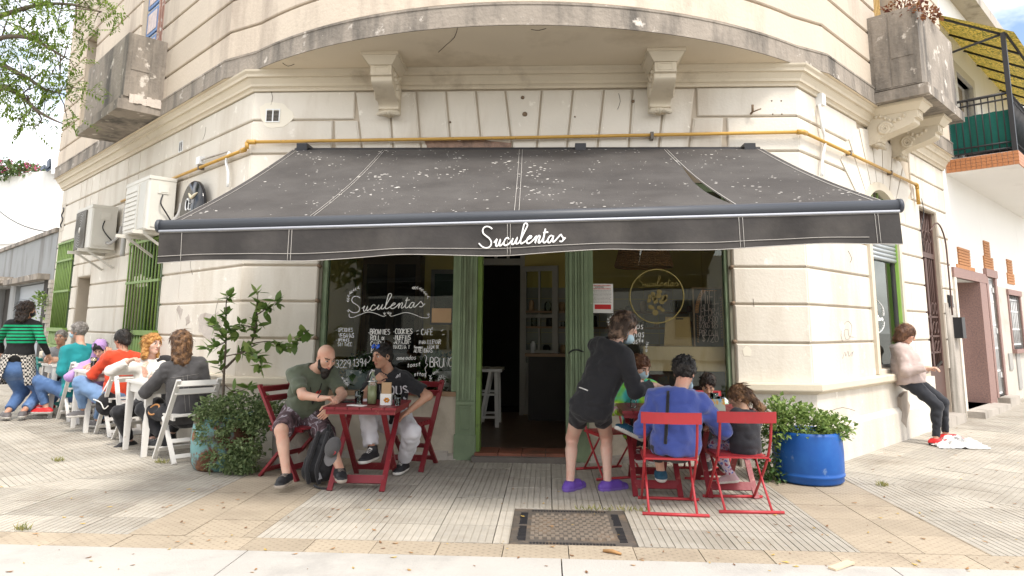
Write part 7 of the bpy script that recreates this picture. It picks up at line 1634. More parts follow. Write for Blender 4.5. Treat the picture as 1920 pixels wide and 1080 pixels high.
    if top:
        f = Field(lo, hi, h); torso(f, loose); arms(f, loose*.9, sleeve); f.plane(hip-up*hem, -up); f.cone(neck+up*.02, neck+up*.14*S+fw*.03, .050*S, .10*S, .01, 'c')
        if hood == 'down':
            b_ = neck-fw*.085*S-up*.02; f.ell(b_, (rt, fw, up), (.125*S,.065*S,.085*S), .03); f.cone(neck+rt*.085*S+fw*.02, neck-fw*.07*S+rt*.05*S, .036*S, .045*S, .03); f.cone(neck-rt*.085*S+fw*.02, neck-fw*.07*S-rt*.05*S, .036*S, .045*S, .03); f.ell(neck-fw*.035*S+up*.055*S, (rt, fw, up), (.062*S,.055*S,.05*S), .02, 'c')
        if hood == 'up':
            f.ell(H(0,-.025,.03), X, np.array((.108,.122,.125))*HS, .03); f.cone(head-lf_*.03*HS, neck-fw*.03, .10*HS, .09*S, .04); f.ell(H(0,.085,-.005), X, np.array((.076,.10,.098))*HS, .02, 'c')
        if hood == 'collar': f.cone(neck-up*.01, neck+up*.06*S, .078*S, .072*S, .015, cut=(neck+up*.055*S, up)); f.cone(neck+up*.02, neck+up*.12*S, .058*S, .064*S, .008, 'c')
        f.noise(fold, 11, seed, aniso=(1,1,1.3), ridged=True); f.noise(fold*.5, 26, seed+2); v, q = f.mesh(); to_obj('shirt' if sleeve <= 1 else 'jacket', [(relax(v, q), q)], [top], root)
    if shoes:
        for q in 'RL':
            t = toe[q]; uf = nrm(z-t*(z@t)) if abs(t[2]) < .9 else nrm(-h2); sd_ = np.cross(t, uf); A = an[q]; k_ = S*1.10; b0 = A-uf*.078*S; f = Field(A-.30*S, A+.30*S, .0075*max(S,.8))
            f.cone(b0-t*.045*k_+uf*.030*k_, b0+t*.10*k_+uf*.026*k_, .040*k_, .040*k_, .02); f.cone(b0+t*.10*k_+uf*.024*k_, b0+t*.155*k_+uf*.020*k_, .042*k_, .032*k_, .02); f.cone(b0+t*.145*k_-sd_*.012*k_+uf*.02*k_, b0+t*.165*k_+sd_*.008*k_+uf*.02*k_, .030*k_, .028*k_, .02); f.cone(b0+t*.10*k_+uf*.04*k_, A-uf*(.0 if shoes[2] else .035)*k_, .036*k_, .044*k_, .03); f.cone(A-uf*.03*k_-t*.01, A+uf*(.05 if shoes[2] else .01)*k_-t*.005, .043*k_, .041*k_, .02, cut=(A+uf*(.050 if shoes[2] else .004)*k_, uf)); f.plane(b0, -uf)
            v, qd = f.mesh(); m_ = ((v[qd].mean(1)-b0)@uf) < .026*k_; ln_ = (v[qd].mean(1)-b0); on = ((ln_@t) > .03*k_) & ((ln_@t) < .115*k_) & (np.abs(ln_@sd_) < .022*k_) & (np.sin((ln_@t)/k_*330) > .1) & ((ln_@uf) > .050*k_); mi = np.where(m_, 1, 0); mi = np.where(on, 1, mi) if True else mi; to_obj('shoe', [(v, qd)], list(shoes[:2]), root, mi)
    # --- hair, beard, mask
    rr = np.random.RandomState(seed+9)
    if hair:
        f = Field(head-.34*HS-np.array((0,0,.22*HS)), head+.24*HS, .0065 if fine else .009); th = {'buzz': .005, 'short': .009, 'crop': .018}.get(hair, .020)
        f.ell(H(0,-.014,.038), X, (np.array((.076,.094,.087))+th)*HS, .015)
        if hair in ('short', 'crop', 'buzz'): f.ell(H(0,-.055,-.02), X, (np.array((.064,.048,.06))+th)*HS, .02)
        if hair in ('bob', 'long', 'wavy'):
            dn = {'bob': -.10, 'long': -.24, 'wavy': -.20}[hair]; f.cone(H(0,-.05,.0), H(0,-.07,dn), .085*HS, .062*HS, .03)
            for s_ in (-1, 1): f.cone(H(.066*s_,-.01,.03), H(.074*s_,-.005,dn*.8), .032*HS, .026*HS, .03); f.cone(H(.06*s_,-.05,.0), H(.062*s_,-.055,dn), .045*HS, .034*HS, .03)
        if hair == 'bun': f.ell(H(0,-.085,-.045), X, np.array((.05,.045,.05))*HS, .02); f.ell(H(0,-.05,-.01), X, np.array((.075,.06,.07))*HS, .02)
        if hair == 'pony': f.ell(H(0,-.05,-.01), X, np.array((.078,.065,.07))*HS, .02); f.cone(H(0,-.11,.0), H(.02,-.17,-.16), .036*HS, .05*HS, .02)
        cf_ = {'bob': (.060,.085,.092), 'long': (.060,.085,.10), 'wavy': (.060,.085,.10)}.get(hair, (.068,.085,.10)); f.ell(H(0,.092,-.040), X, np.array(cf_)*HS, .012, 'c')
        if hair in ('curly', 'curlylong', 'wavy'):
            n_ = 170 if hair == 'curly' else 260
            for _ in range(n_):
                d = nrm(rr.randn(3)); lo_ = -.35 if hair == 'curly' else -1
                if d[2] < lo_: d[2] = -d[2]
                c = np.array((0,-.014,.038))+d*np.array((.086,.102,.094))
                if hair in ('curlylong', 'wavy') and rr.rand() < .65: a_ = rr.uniform(.9, 5.4); c = np.array((math.sin(a_)*.088, math.cos(a_)*.07-.035, rr.uniform(-.19 if hair == 'wavy' else -.16, .05)))
                if c[1] > .052 and abs(c[0]) < .062 and c[2] < .065: continue
                f.ell(H(*c), X, np.array((1,1,1))*rr.uniform(.013, .024)*HS, .006)
        if hair == 'curlylong':
            for s_ in (-1, 1): f.cone(H(.07*s_,-.02,.0), H(.085*s_,-.02,-.12), .035*HS, .04*HS, .02)
        st_ = hair in ('bob', 'long', 'bun', 'pony', 'wavy'); f.noise(.004 if hair in ('bob','bun') else .007 if hair not in ('buzz','short') else .003, 45, seed, aniso=(1,1,.35) if st_ else (1,1,1), ridged=True, org=head); f.noise(.003 if hair in ('bob','bun') else .005 if hair not in ('buzz',) else .001, 90, seed+1, aniso=(1,1,.3) if st_ else (1,1,1), org=head); v, q = f.mesh(); ho = to_obj('hair', [(v, q)], [hairm], root)
        if hair != 'buzz':                                   # loose strands over the mass of hair
            b = MB(); cen = head+hu*.02*HS-lf_*.01*HS; wav = hair in ('curly', 'curlylong', 'wavy'); ns = {'short': 110, 'crop': 110, 'curly': 130, 'bob': 170, 'bun': 120}.get(hair, 300)
            for k in rr.randint(0, len(v), ns):
                p = v[k]; n_ = nrm(p-cen); dn = -hu if hair not in ('curly',) else rr.randn(3); t = np.array(dn)-n_*(np.array(dn)@n_)+rr.randn(3)*.2; t = nrm(t-n_*(t@n_)-lf_*.25); st = (.009 if hair in ('short','crop','curly') else .018)*HS; L_ = [p+n_*.001]; ph = rr.rand()*6
                for i in range(4): L_.append(L_[-1]+t*st+n_*((.0012 if i < 3 else .0025) if hair in ('curly','short','bun','crop') else (.0020 if i < 3 else .0045))*(rr.rand()*1.4)+np.cross(t, n_)*(.008*math.sin(ph+i*1.9) if wav else .002*math.sin(ph+i)))
                b.tube([Vector(x) for x in L_], [.0022,.0024,.0020,.0015,.0006], 3, smooth=True)
            b.build('hair_strands', hairm, ho, kind='stuff', recalc=False)
    if beard:
        f = Field(head-.25*HS, head+.2*HS, .006); f.ell(H(0,.045,-.085), X, np.array((.058,.052,.050))*HS, .02); f.ell(H(0,.066,-.125), X, np.array((.040,.034,.055))*HS, .02); f.ell(H(0,.085,-.075), X, np.array((.034,.020,.028))*HS, .01)
        for s_ in (-1, 1): f.cone(H(.066*s_,.015,-.005), H(.056*s_,.03,-.07), .012*HS, .026*HS, .015)
        f.ell(H(0,.104,-.054), X, np.array((.020,.014,.008))*HS, .004, 'c'); f.noise(.006, 60, seed, aniso=(1,1,.4), ridged=True, org=head); v, q = f.mesh(); to_obj('beard', [(v, q)], [beard], root)
    if mask:
        m_, low_ = mask; dz = -.05 if low_ else 0; f = Field(head-.2*HS, head+.2*HS, .0055); f.ell(H(0,.050,-.042+dz), X, np.array((.062,.068,.052))*HS, .01); f.ell(H(0,.0,-.05+dz), X, np.array((.09,.045,.09))*HS, .01, 'c'); f.noise(.002, 40, seed); v, q = f.mesh(); mk = to_obj('face_mask', [(v, q)], [m_], root)
        b = MB(); [b.tube([Vector(H(.058*s_,.04,-.03+dz)), Vector(H(.074*s_,.015,-.005)), Vector(H(.078*s_,-.012,.02))], .0025, 4) for s_ in (-1, 1)]; b.build('ear_loop', m_, mk)
    root['_j'] = 0; del root['_j']
    return dict(root=root, neck=neck, hip=hip, head=head, H=H, rt=rt, fw=fw, up=up, sh=sh, el=el, wr=wr, kn=kn, an=an, hr=hr, S=S, HS=HS, lf=lf_, hu=hu, hrt=hrt, h2=h2, hj=hj)
def project(name, obj_root, child, strokes, place, r, m_, view=None):
    """lay stroke lines on the surface of a garment by dropping them along a direction"""
    from mathutils.bvhtree import BVHTree
    ob = [c for c in kids(obj_root) if c.name.split('.')[0] == child][0]; W_ = origin_of(ob); vv = [W_ @ v.co for v in ob.data.vertices]; bv = BVHTree.FromPolygons(vv, [tuple(p.vertices) for p in ob.data.polygons]); b = MB()
    for s in strokes:
        pts = []
        for q in s:
            o_, d_ = place(*q); hit = bv.ray_cast(o_, d_)
            if hit[0] is not None: pts.append(hit[0]-d_*.0035)
        if len(pts) > 1: b.tube(pts, r, 4)
    if b.v: return b.build(name, m_, ob)
# ---- cloth
def stripes_fn(axis_scale, c1, c2, lo=.45, hi=.5):
    def fn(N, l, co):
        sx = N('ShaderNodeSeparateXYZ'); l(co, sx.inputs[0]); mu = N('ShaderNodeMath'); mu.operation = 'MULTIPLY'; mu.inputs[1].default_value = axis_scale; l(sx.outputs[2], mu.inputs[0]); fr_ = N('ShaderNodeMath'); fr_.operation = 'FRACT'; l(mu.outputs[0], fr_.inputs[0])
        lt_ = N('ShaderNodeMath'); lt_.operation = 'LESS_THAN'; lt_.inputs[1].default_value = .40; l(fr_.outputs[0], lt_.inputs[0])
        # dark yoke above and dark band below
        hi_ = N('ShaderNodeMath'); hi_.operation = 'GREATER_THAN'; hi_.inputs[1].default_value = hi; l(sx.outputs[2], hi_.inputs[0]); lo_ = N('ShaderNodeMath'); lo_.operation = 'LESS_THAN'; lo_.inputs[1].default_value = lo; l(sx.outputs[2], lo_.inputs[0])
        m1 = N('ShaderNodeMath'); m1.operation = 'MAXIMUM'; l(lt_.outputs[0], m1.inputs[0]); l(hi_.outputs[0], m1.inputs[1]); m2 = N('ShaderNodeMath'); m2.operation = 'MAXIMUM'; l(m1.outputs[0], m2.inputs[0]); l(lo_.outputs[0], m2.inputs[1])
        x = N('ShaderNodeMixRGB'); x.inputs[1].default_value = _lin(c1); x.inputs[2].default_value = _lin(c2); l(m2.outputs[0], x.inputs[0]); return x.outputs[0]
    return fn
def ramp_fn(scale, stops, detail=3., dist=1.2):
    def fn(N, l, co):
        n_ = N('ShaderNodeTexNoise'); n_.inputs['Scale'].default_value = scale; n_.inputs['Detail'].default_value = detail; n_.inputs['Distortion'].default_value = dist; l(co, n_.inputs['Vector']); r_ = N('ShaderNodeValToRGB'); e = r_.color_ramp.elements
        while len(e) < len(stops): e.new(.5)
        for i, (p, c) in enumerate(stops): e[i].position = p; e[i].color = _lin(c)
        l(n_.outputs[0], r_.inputs[0]); return r_.outputs[0]
    return fn
def checker_fn(scale, c1, c2):
    def fn(N, l, co):
        k = N('ShaderNodeTexChecker'); k.inputs['Scale'].default_value = scale; k.inputs[1].default_value = _lin(c1); k.inputs[2].default_value = _lin(c2); l(co, k.inputs[0]); return k.outputs[0]
    return fn
BLACK = cloth('black_cloth', (.014,.014,.017)); DARKG = cloth('charcoal_cloth', (.030,.030,.033)); OLIVE = cloth('olive_green_jersey', (.105,.125,.085)); JEANS = cloth('blue_denim', (.075,.15,.32), var=.2, scale=9, stain=(.16,.26,.45), stain_scale=4, stain_lo=.5, stain_hi=.7); LJEANS = cloth('pale_blue_denim', (.16,.27,.46), var=.2, scale=9)
WHITEC = cloth('white_canvas_cloth', (.66,.65,.68)); BLUEH = cloth('blue_fleece', (.045,.075,.30), sheen=.4); PURPLE = cloth('lilac_fleece', (.44,.27,.56)); REDC = cloth('tomato_red_knit', (.62,.060,.020)); TEALC = cloth('teal_fleece', (.01,.24,.26)); GREYC = cloth('grey_jersey', (.24,.24,.25)); GDEN = cloth('grey_denim', (.050,.048,.050), stain=(.08,.077,.078), stain_scale=3); PINKG = cloth('pinkish_grey_fleece', (.46,.37,.34)); CREAMC = cloth('cream_jacket_cloth', (.70,.68,.64)); LEGG = cloth('slate_leggings', (.018,.020,.026), bump=.1)
CAMO = pattern('camouflage_cloth', (.1,.08,.08), ramp_fn(9, [(.36,(.045,.028,.032)),(.47,(.12,.075,.085)),(.53,(.07,.045,.05)),(.60,(.40,.36,.40)),(.64,(.10,.06,.07))], 2.5))
TIE = pattern('tie_dye_cloth', (.4,.5,.2), ramp_fn(3.2, [(.30,(.02,.25,.45)),(.40,(.08,.50,.42)),(.46,(.22,.62,.06)),(.53,(.50,.72,.08)),(.60,(.80,.66,.62)),(.70,(.72,.18,.30))], 2, 1.5)); TIE2 = pattern('pale_tie_dye', (.4,.5,.5), ramp_fn(5, [(.38,(.04,.14,.22)),(.47,(.20,.45,.55)),(.55,(.62,.70,.66)),(.64,(.25,.45,.30))], 2, 1.5))
SPOT = pattern('spotted_leggings', (.5,.5,.6), ramp_fn(34, [(.38,(.30,.07,.14)),(.44,(.52,.46,.56)),(.58,(.58,.52,.60)),(.64,(.10,.16,.48))], 1, 0)); STRIPE = pattern('green_black_stripes', (.01,.3,.14), stripes_fn(21, (.006,.34,.15), (.010,.010,.011), P(45,645,9.96).z, P(45,607,9.96).z))
HOUND = pattern('houndstooth_cloth', (.3,.3,.3), checker_fn(34, (.60,.56,.50), (.03,.03,.03)))
RUB = mat('white_rubber_sole', (.62,.60,.56), .6, .06, 9); RUBD = mat('dark_rubber_sole', (.05,.05,.052), .7, .1, 9); RUBB = mat('tan_grey_sole', (.38,.33,.28), .7, .1, 9); SHB = mat('black_shoe', (.020,.020,.022), .55, .15, 12); SHG = mat('grey_shoe', (.12,.11,.11), .6, .15, 12); SHR = mat('red_shoe', (.62,.025,.025), .55, .1, 12); SHM = mat('maroon_shoe', (.22,.02,.03), .6, .1, 12); SHP = mat('violet_shoe', (.13,.06,.36), .55, .1, 12); SHT = mat('petrol_blue_shoe', (.015,.075,.13), .6, .1, 12); SHK = mat('pink_grey_shoe', (.52,.36,.38), .6, .1, 12); SOLP = mat('violet_sole', (.20,.12,.46), .6, .06, 9)
def hairm(name, c, c2, sc=30): return mat(name, c, .45, .35, sc, bump=.5, bscale=110, stain=c2, stain_scale=18, stain_lo=.48, stain_hi=.62)
HBLK = hairm('black_hair', (.012,.010,.009), (.028,.022,.018)); HBRN = hairm('dark_brown_hair', (.045,.024,.013), (.09,.045,.022)); HGRY = hairm('grey_hair', (.20,.18,.16), (.34,.32,.30)); HGIN = hairm('ginger_blonde_hair', (.42,.19,.045), (.58,.32,.10)); HWAV = hairm('wavy_brown_hair', (.085,.042,.020), (.26,.14,.065)); HRED = hairm('reddish_brown_hair', (.095,.042,.022), (.18,.085,.04)); HSTR = hairm('streaked_brown_hair', (.050,.030,.020), (.22,.14,.095)); HDK = hairm('dark_curly_hair', (.022,.014,.010), (.05,.03,.018)); MASKB = cloth('pale_blue_mask', (.42,.58,.66), bump=.05); MASKK = cloth('black_mask', (.015,.015,.016))
RX = lambda v: v
# 1 bald bearded man
A_ = person('bald bearded man in olive t-shirt and camouflage shorts seated beside the black backpack', (566,779,6.80), (590,694,6.62), (611,672,6.50), (.62,-.78), (.15,-.99), look=(.66,-.62,-.42), S=1.02, fat=1.12, skin='light', wrR=(604,747,6.22), wrL=(622,760,6.34), elR=(-1.2,.1,-.9), elL=(.9,.2,-.5), anR=(537,889,6.16), anL=(640,884,6.20), knR=(-.35,-.6,1), knL=(1.3,-.5,.9), toeR=(.06,-1,0), toeL=(.38,-.93,0), top=OLIVE, sleeve=.80, hem=.05, bottom=CAMO, leg=.97, loose=.026, legloose=.034, beard=HBLK, shoes=(SHB, RUBB, 0), curl=(.6,.45), dirR=(.85,-.1,.12), dirL=(-.35,-.35,-.55), palmL=(-.5,.5,-.2), seed=3, fold=.010)
b = MB(); nk, fw_, rt_, up_ = [Vector(A_[q]) for q in ('neck','fw','rt','up')]
b.tube([nk+rt_*(.068*math.cos(t))+fw_*(.06*math.sin(t)+.02)+up_*(-.012-.03*max(0,math.sin(t))) for t in np.linspace(math.pi*.95, 2.05*math.pi, 8)]+[], .004, 4)
pr = [nk+rt_*.07+fw_*.06-up_*.03, nk+rt_*.045+fw_*.135-up_*.12, nk+fw_*.155-up_*.22, nk-rt_*.045+fw_*.14-up_*.12, nk-rt_*.07+fw_*.06-up_*.03]; b.tube(smooth_line([tuple(p) for p in pr], 4), .0042, 5); b.lathe(tuple(nk+fw_*.16-up_*.24), [(0,.03),(.012,.015),(.014,-.01),(0,-.035)], 8); b.build('bead_necklace', BLACK, A_['root'])
b = MB(); wv = Vector(A_['wr']['R']); ev = Vector(A_['el']['R']); dv = (wv-ev).normalized(); x_ = dv.orthogonal().normalized(); y_ = dv.cross(x_); b.tube([wv-dv*.02+x_*(.031*math.cos(t))+y_*(.031*math.sin(t)) for t in np.linspace(0,6.28,13)[:-1]], .006, 5, closed=True); b.build('bracelet', BLACK, A_['root'])
cc = (A_['neck']*.62+A_['hip']*.38); project('red_print', A_['root'], 'shirt', [[(.0,.02),(.02,.05),(.05,.055),(.03,.02),(.01,.04),(.04,.06),(.015,.03),(.05,.04)]], lambda x, y: (Vector(cc)+Vector(A_['rt'])*(-x-.01)+Vector(A_['up'])*y+Vector(A_['fw'])*.4, -Vector(A_['fw'])), .006, mat('red_print', (.55,.03,.03)))['kind'] = 'stuff'; project('white_print', A_['root'], 'shirt', [[(.01,-.04),(.025,.0),(.04,.015),(.02,.01),(.015,-.02),(.035,-.01)]], lambda x, y: (Vector(cc)+Vector(A_['rt'])*(-x-.01)+Vector(A_['up'])*y+Vector(A_['fw'])*.4, -Vector(A_['fw'])), .006, WHITEC)
# 2 man in the black jersey
B_ = person('man in black jersey and white trousers with blue sunglasses on his head', (737,786,7.08), (730,700,6.95), (717,668,6.88), (-.30,-.95), (-.12,-.99), look=(-.60,-.78,-.16), S=1.0, fat=1.0, skin='tan', wrR=(701,716,6.66), wrL=(766,771,6.76), elR=(-.5,-.5,-1), elL=(1,.1,-.3), anR=(698,847,6.60), anL=(757,868,6.92), knR=(-.35,-.5,1), knL=(.25,-.5,1), toeR=(-.25,-.95,0), toeL=(-.15,-1,0), top=BLACK, sleeve=.78, hem=.04, bottom=WHITEC, leg=1.86, loose=.026, legloose=.034, hair='short', hairm=HBLK, shoes=(SHB, RUB, 1), curl=(.75,.35), dirR=(.55,.1,.45), palmR=(.3,.9,-.1), dirL=(-.55,-.45,-.35), palmL=(0,.2,-1), seed=11, fold=.010)
MSH = mat('blue_mirror_lens', (.02,.10,.55), .08, .2, 5); H = B_['H']; b = MB()
for s_ in (-1, 1): b.lathe(tuple(H(.034*s_,.072,.112)), [(0,.008),(.026,.004),(.026,-.004),(0,-.006)], 12, axis=Matrix((Vector(B_['hrt']), Vector(B_['hu']*.75-B_['lf']*.6).normalized(), Vector(B_['lf']*.75+B_['hu']*.6).normalized())).transposed())
sg_ = b.build('sunglasses', MSH, B_['root']); b = MB(); b.tube([Vector(H(-.062,.066,.112)), Vector(H(0,.084,.112)), Vector(H(.062,.066,.112))], .004, 5); [b.tube([Vector(H(.064*s_,.066,.112)), Vector(H(.095*s_,-.03,.05))], .004, 4) for s_ in (-1, 1)]; b.build('frame', SHB, sg_)
cc = B_['neck']*.60+B_['hip']*.40; random.seed(2); st_, wd = text_strokes('OUS', .085, .05, .05); st2, w2 = text_strokes('9', .10, .05, .05)
pl_ = lambda x, y: (Vector(cc)+Vector(B_['rt'])*-(x+.06)+Vector(B_['up'])*(y+.02)+Vector(B_['fw'])*.45, -Vector(B_['fw'])); project('jersey_print', B_['root'], 'shirt', st_, pl_, .0075, WHITEC); project('jersey_print', B_['root'], 'shirt', [[(x+.10, y-.13) for x, y in s] for s in st2], pl_, .009, WHITEC); project('jersey_print', B_['root'], 'shirt', [[(.06,.16),(.075,.19)],[(.075,.165),(.095,.20),(.10,.17)]], pl_, .005, WHITEC)
nk, fw_, rt_, up_ = [Vector(B_[q]) for q in ('neck','fw','rt','up')]; b = MB(); b.tube(smooth_line([tuple(p) for p in (nk+rt_*.07+fw_*.07-up_*.02, nk+rt_*.04+fw_*.135-up_*.12, nk+fw_*.15-up_*.18, nk-rt_*.04+fw_*.135-up_*.12, nk-rt_*.07+fw_*.07-up_*.02)], 4), .0035, 4); b.build('chain', M_CHROME, B_['root'])
# 3 waitress bending over the right table
C_ = person('waitress in black jacket, black shorts and violet shoes bending over the right table', (1108,762,6.27), (1150,650,6.24), (1172,612,6.28), (.72,.69), (.25,.97), look=(.92,.20,-.34), S=1.0, fat=1.08, female=True, skin='pale', wrR=(1229,722,6.28), wrL=(1222,735,6.72), elR=(-.1,-.3,-1), elL=(0,.2,-1), anR=(1139,903,6.36), anL=(1069,903,6.32), knR=(.1,.6,.05), knL=(-.05,.6,.05), toeR=(.72,.40,0), toeL=(.42,.55,0), top=BLACK, sleeve=1.80, hem=.115, bottom=BLACK, leg=.50, loose=.034, legloose=.012, hair='bob', hairm=HSTR, mask=(MASKB, True), shoes=(SHP, SOLP, 0), curl=(.65,.5), dirR=(.95,.15,-.25), hood='down', seed=21, fold=.010)
b = MB(); c_ = Vector(P(1097,745,5.95)); project('reflective_strip', C_['root'], 'jacket', [[(-.035,.012),(.0,.003),(.035,-.008)]], lambda x, y: (Vector(P(1101,742,5.6))+Vector((x,0,y)), Vector((0,1,0))), .006, M_PAPER)
# 4 child in tie-dye
D_ = person('masked child in bright green tie-dye sweatshirt seated behind the bending waitress', (1196,806,7.02), (1196,722,6.92), (1201,690,6.86), (.25,-.97), (.2,-.98), look=(.5,-.75,-.35), S=.84, fat=1.05, skin='light', wrR=(1168,772,6.62), wrL=(1222,768,6.58), elR=(-.8,0,-.6), elL=(.8,0,-.6), anR=(1196,848,6.66), anL=(1216,850,6.66), knR=(-.1,-.4,1), knL=(.1,-.4,1), toeR=(-.05,-1,-.0), toeL=(.1,-1,0), top=TIE, sleeve=1.85, hem=.06, bottom=DARKG, leg=1.85, loose=.030, hair='curly', hairm=hairm('auburn_curls', (.10,.040,.018), (.20,.09,.04)), mask=(MASKB, False), shoes=(SHM, RUB, 1), seed=31)
# 5 man in the blue hoodie
E_ = person('man in a blue hooded sweatshirt seen from behind on a red chair', (1267,833,5.80), (1273,741,5.86), (1283,699,5.92), (.06,1), (-.12,.99), look=(.42,.88,-.25), S=1.0, fat=1.12, skin='light', wrR=(1336,800,6.14), wrL=(1228,800,6.14), elR=(.7,-.5,-.6), elL=(-.7,-.5,-.6), anR=(1196,806,6.32), anL=(1239,884,6.24), knR=(.5,.5,1), knL=(-.2,.5,1), toeR=(-.86,-.30,.42), toeL=(.05,.55,0), top=BLUEH, sleeve=1.9, hem=.10, bottom=DARKG, leg=1.78, loose=.036, hair='curly', hairm=HBLK, mask=(MASKB, True), shoes=(SHT, RUB, 0), hood='down', seed=41, fold=.011)
b = MB(); fw_, rt_, up_ = [Vector(E_[q]) for q in ('fw','rt','up')]; sl_l = Vector(E_['sh']['L'])
project('shoulder_strap', E_['root'], 'jacket', [[(-.10,y) for y in np.linspace(-.35,.06,12)]], lambda x, y: (Vector(E_['neck'])+rt_*x+up_*(y-.05)-fw_*.5, fw_), .014, BLACK)
# 6 curly haired boy, 7 girl
F_ = person('small boy with dark curls and pale tie-dye jacket looking down at a book', (1335,806,7.06), (1331,752,6.98), (1327,722,6.90), (.0,-1), (0,-1), look=(-.12,-.80,-.52), S=.66, fat=1.08, skin='olive', wrR=(1318,782,6.62), wrL=(1352,786,6.55), elR=(-.8,0,-.6), elL=(.8,0,-.6), anR=(1326,862,6.78), anL=(1352,866,6.78), knR=(-.1,-.5,1), knL=(.1,-.5,1), toeR=(-.1,-.95,-.2), toeL=(.1,-.95,-.2), top=TIE2, sleeve=1.85, hem=.05, bottom=DARKG, leg=1.8, loose=.026, hair='curly', hairm=HDK, shoes=(SHG, RUB, 1), seed=51)
G_ = person('little girl with curly ponytail, dark hoodie and spotted leggings on a red chair', (1398,838,5.95), (1395,777,5.98), (1386,746,6.02), (-.62,.78), (-.66,.75), look=(-.90,.30,-.32), S=.68, fat=1.05, female=False, skin='olive', wrR=(1352,808,6.14), wrL=(1356,800,6.34), elR=(.2,-.5,-.8), elL=(-.2,.5,-.6), anR=(1371,893,6.12), anL=(1338,846,6.42), knR=(-.8,.3,.9), knL=(-.8,.4,1), toeR=(-.35,.30,-.10), toeL=(-.8,.2,-.4), top=cloth('dark_navy_fleece', (.022,.022,.028)), sleeve=1.82, hem=.07, bottom=SPOT, leg=1.92, loose=.030, legloose=.010, hair='pony', hairm=HWAV, hood='down', shoes=(SHK, RUB, 1), seed=61)
# 8 woman leaning on the ledge of the right wing
H_ = person('woman in pinkish grey jacket and dark leggings leaning on the wall with a phone', (1706,712,9.30), (1690,650,9.36), (1699,627,9.28), (.86,-.50), (.78,-.62), look=(.80,-.30,-.42), S=.98, fat=1.26, female=True, skin='light', wrR=(1739,690,9.02), wrL=(1742,692,9.30), elR=(-.2,-.3,-1), elL=(0,.3,-1), anR=(1755,823,9.06), anL=(1773,815,9.22), knR=(.5,-.3,.3), knL=(.5,-.3,.3), toeR=(.85,-.35,0), toeL=(.9,-.1,0), top=PINKG, sleeve=1.92, hem=.06, bottom=LEGG, leg=1.93, loose=.030, legloose=.008, hair='bob', hairm=HRED, hood='down', shoes=(SHR, RUBD, 0), curl=(.55,.55), dirR=(.9,-.3,.05), seed=71)
b = MB(); w_ = Vector(H_['wr']['R'])+Vector((.10,-.04,.02)); b.bar(w_, w_+Vector((.05,-.02,.07)), .06, .009, up=(.5,-.5,0)); b.build('phone', M_PHONE, None, 'dark phone held by the woman leaning on the ledge', 'phone')
# left wing, farthest to nearest
I_ = person('standing waitress in green and black striped jumper, jeans and checked apron', (32,691,10.0), (45,603,9.96), (50,582,9.98), (-.40,.92), (-.52,.85), look=(.62,.76,-.1), S=1.04, fat=1.26, female=True, skin='tan', wrR=(91,665,10.05), wrL=(4,662,10.1), elR=(.6,-.5,-.5), elL=(-1,-.3,-.2), anR=(43,772,9.95), anL=(13,774,9.90), knR=(.1,.6,.02), knL=(-.05,.6,.02), toeR=(-.25,.45,0), toeL=(-.6,.45,0), top=STRIPE, sleeve=1.96, hem=-.06, bottom=JEANS, leg=1.84, loose=.014, legloose=.030, hair='curlylong', hairm=HDK, mask=(MASKK, False), shoes=(SHG, RUB, 0), seed=81, fold=.005)
f = Field(I_['hip']-.5, I_['hip']+.45, .011); hp = I_['hip']; r3, f3 = I_['hr'], I_['h2']; z = np.array((0,0,1.))
f.cone(hp+z*.26, hp-z*.20, .20, .265, .02); f.a *= 1; g_ = Field(hp-.5, hp+.45, .011); f2 = Field(hp-.5, hp+.45, .011); f2.cone(hp+z*.27, hp-z*.22, .188, .252, 0); f.a = np.maximum(f.a, -f2.a)
f.plane(hp+z*.22, z); f.plane(hp-z*.24, -z); cut_ = Field(hp-.5, hp+.45, .011); cut_.cone(hp-f3*.22+z*.12-r3*.02, hp-f3*.30-z*.34-r3*.03, .08, .21, 0); f.a = np.maximum(f.a, -cut_.a); v, q = f.mesh(); to_obj('apron', [(v, q)], [HOUND], I_['root'])
AL3 = tuple(ALONG[:2]); NAL = (-ALONG.x, -ALONG.y)
J_ = person('person with short grey hair in a grey t-shirt at the farthest white table', (113,728,11.05), (114,655,10.95), (114,633,10.88), (.45,-.90), (.6,-.8), look=(.2,-.97,-.05), S=.98, skin='tan', wrR=(103,672,10.55), wrL=(110,672,10.52), elR=(-.9,.1,-.5), elL=(.9,.1,-.5), anR=(66,765,10.55), anL=(90,765,10.6), knR=(-.3,-.6,1), knL=(.3,-.6,1), toeR=(-.3,-.9,0), toeL=(0,-1,0), top=GREYC, sleeve=.75, hem=.04, bottom=BLACK, leg=1.3, loose=.022, hair='short', hairm=HGRY, shoes=(SHM, RUB, 1), seed=91, fine=False)
K_ = person('grey haired person in teal top, pale blue mask and red shoes, seated', (140,736,10.22), (152,651,10.22), (147,622,10.24), (-.72,.60), AL3, look=(-.95,-.1,-.05), S=1.04, fat=1.12, skin='light', wrR=(122,682,10.5), wrL=(112,690,10.2), elR=(.3,.5,-.9), elL=(.3,-.5,-.9), anR=(93,758,10.5), anL=(87,765,10.12), knR=(-.5,.3,1), knL=(-.6,-.3,1), toeR=(-.9,.1,0), toeL=(-.95,-.15,0), top=TEALC, sleeve=1.9, hem=.05, bottom=JEANS, leg=1.86, loose=.034, hair='curly', hairm=HGRY, mask=(MASKB, False), shoes=(SHR, RUB, 0), hood='collar', seed=101, fine=False)
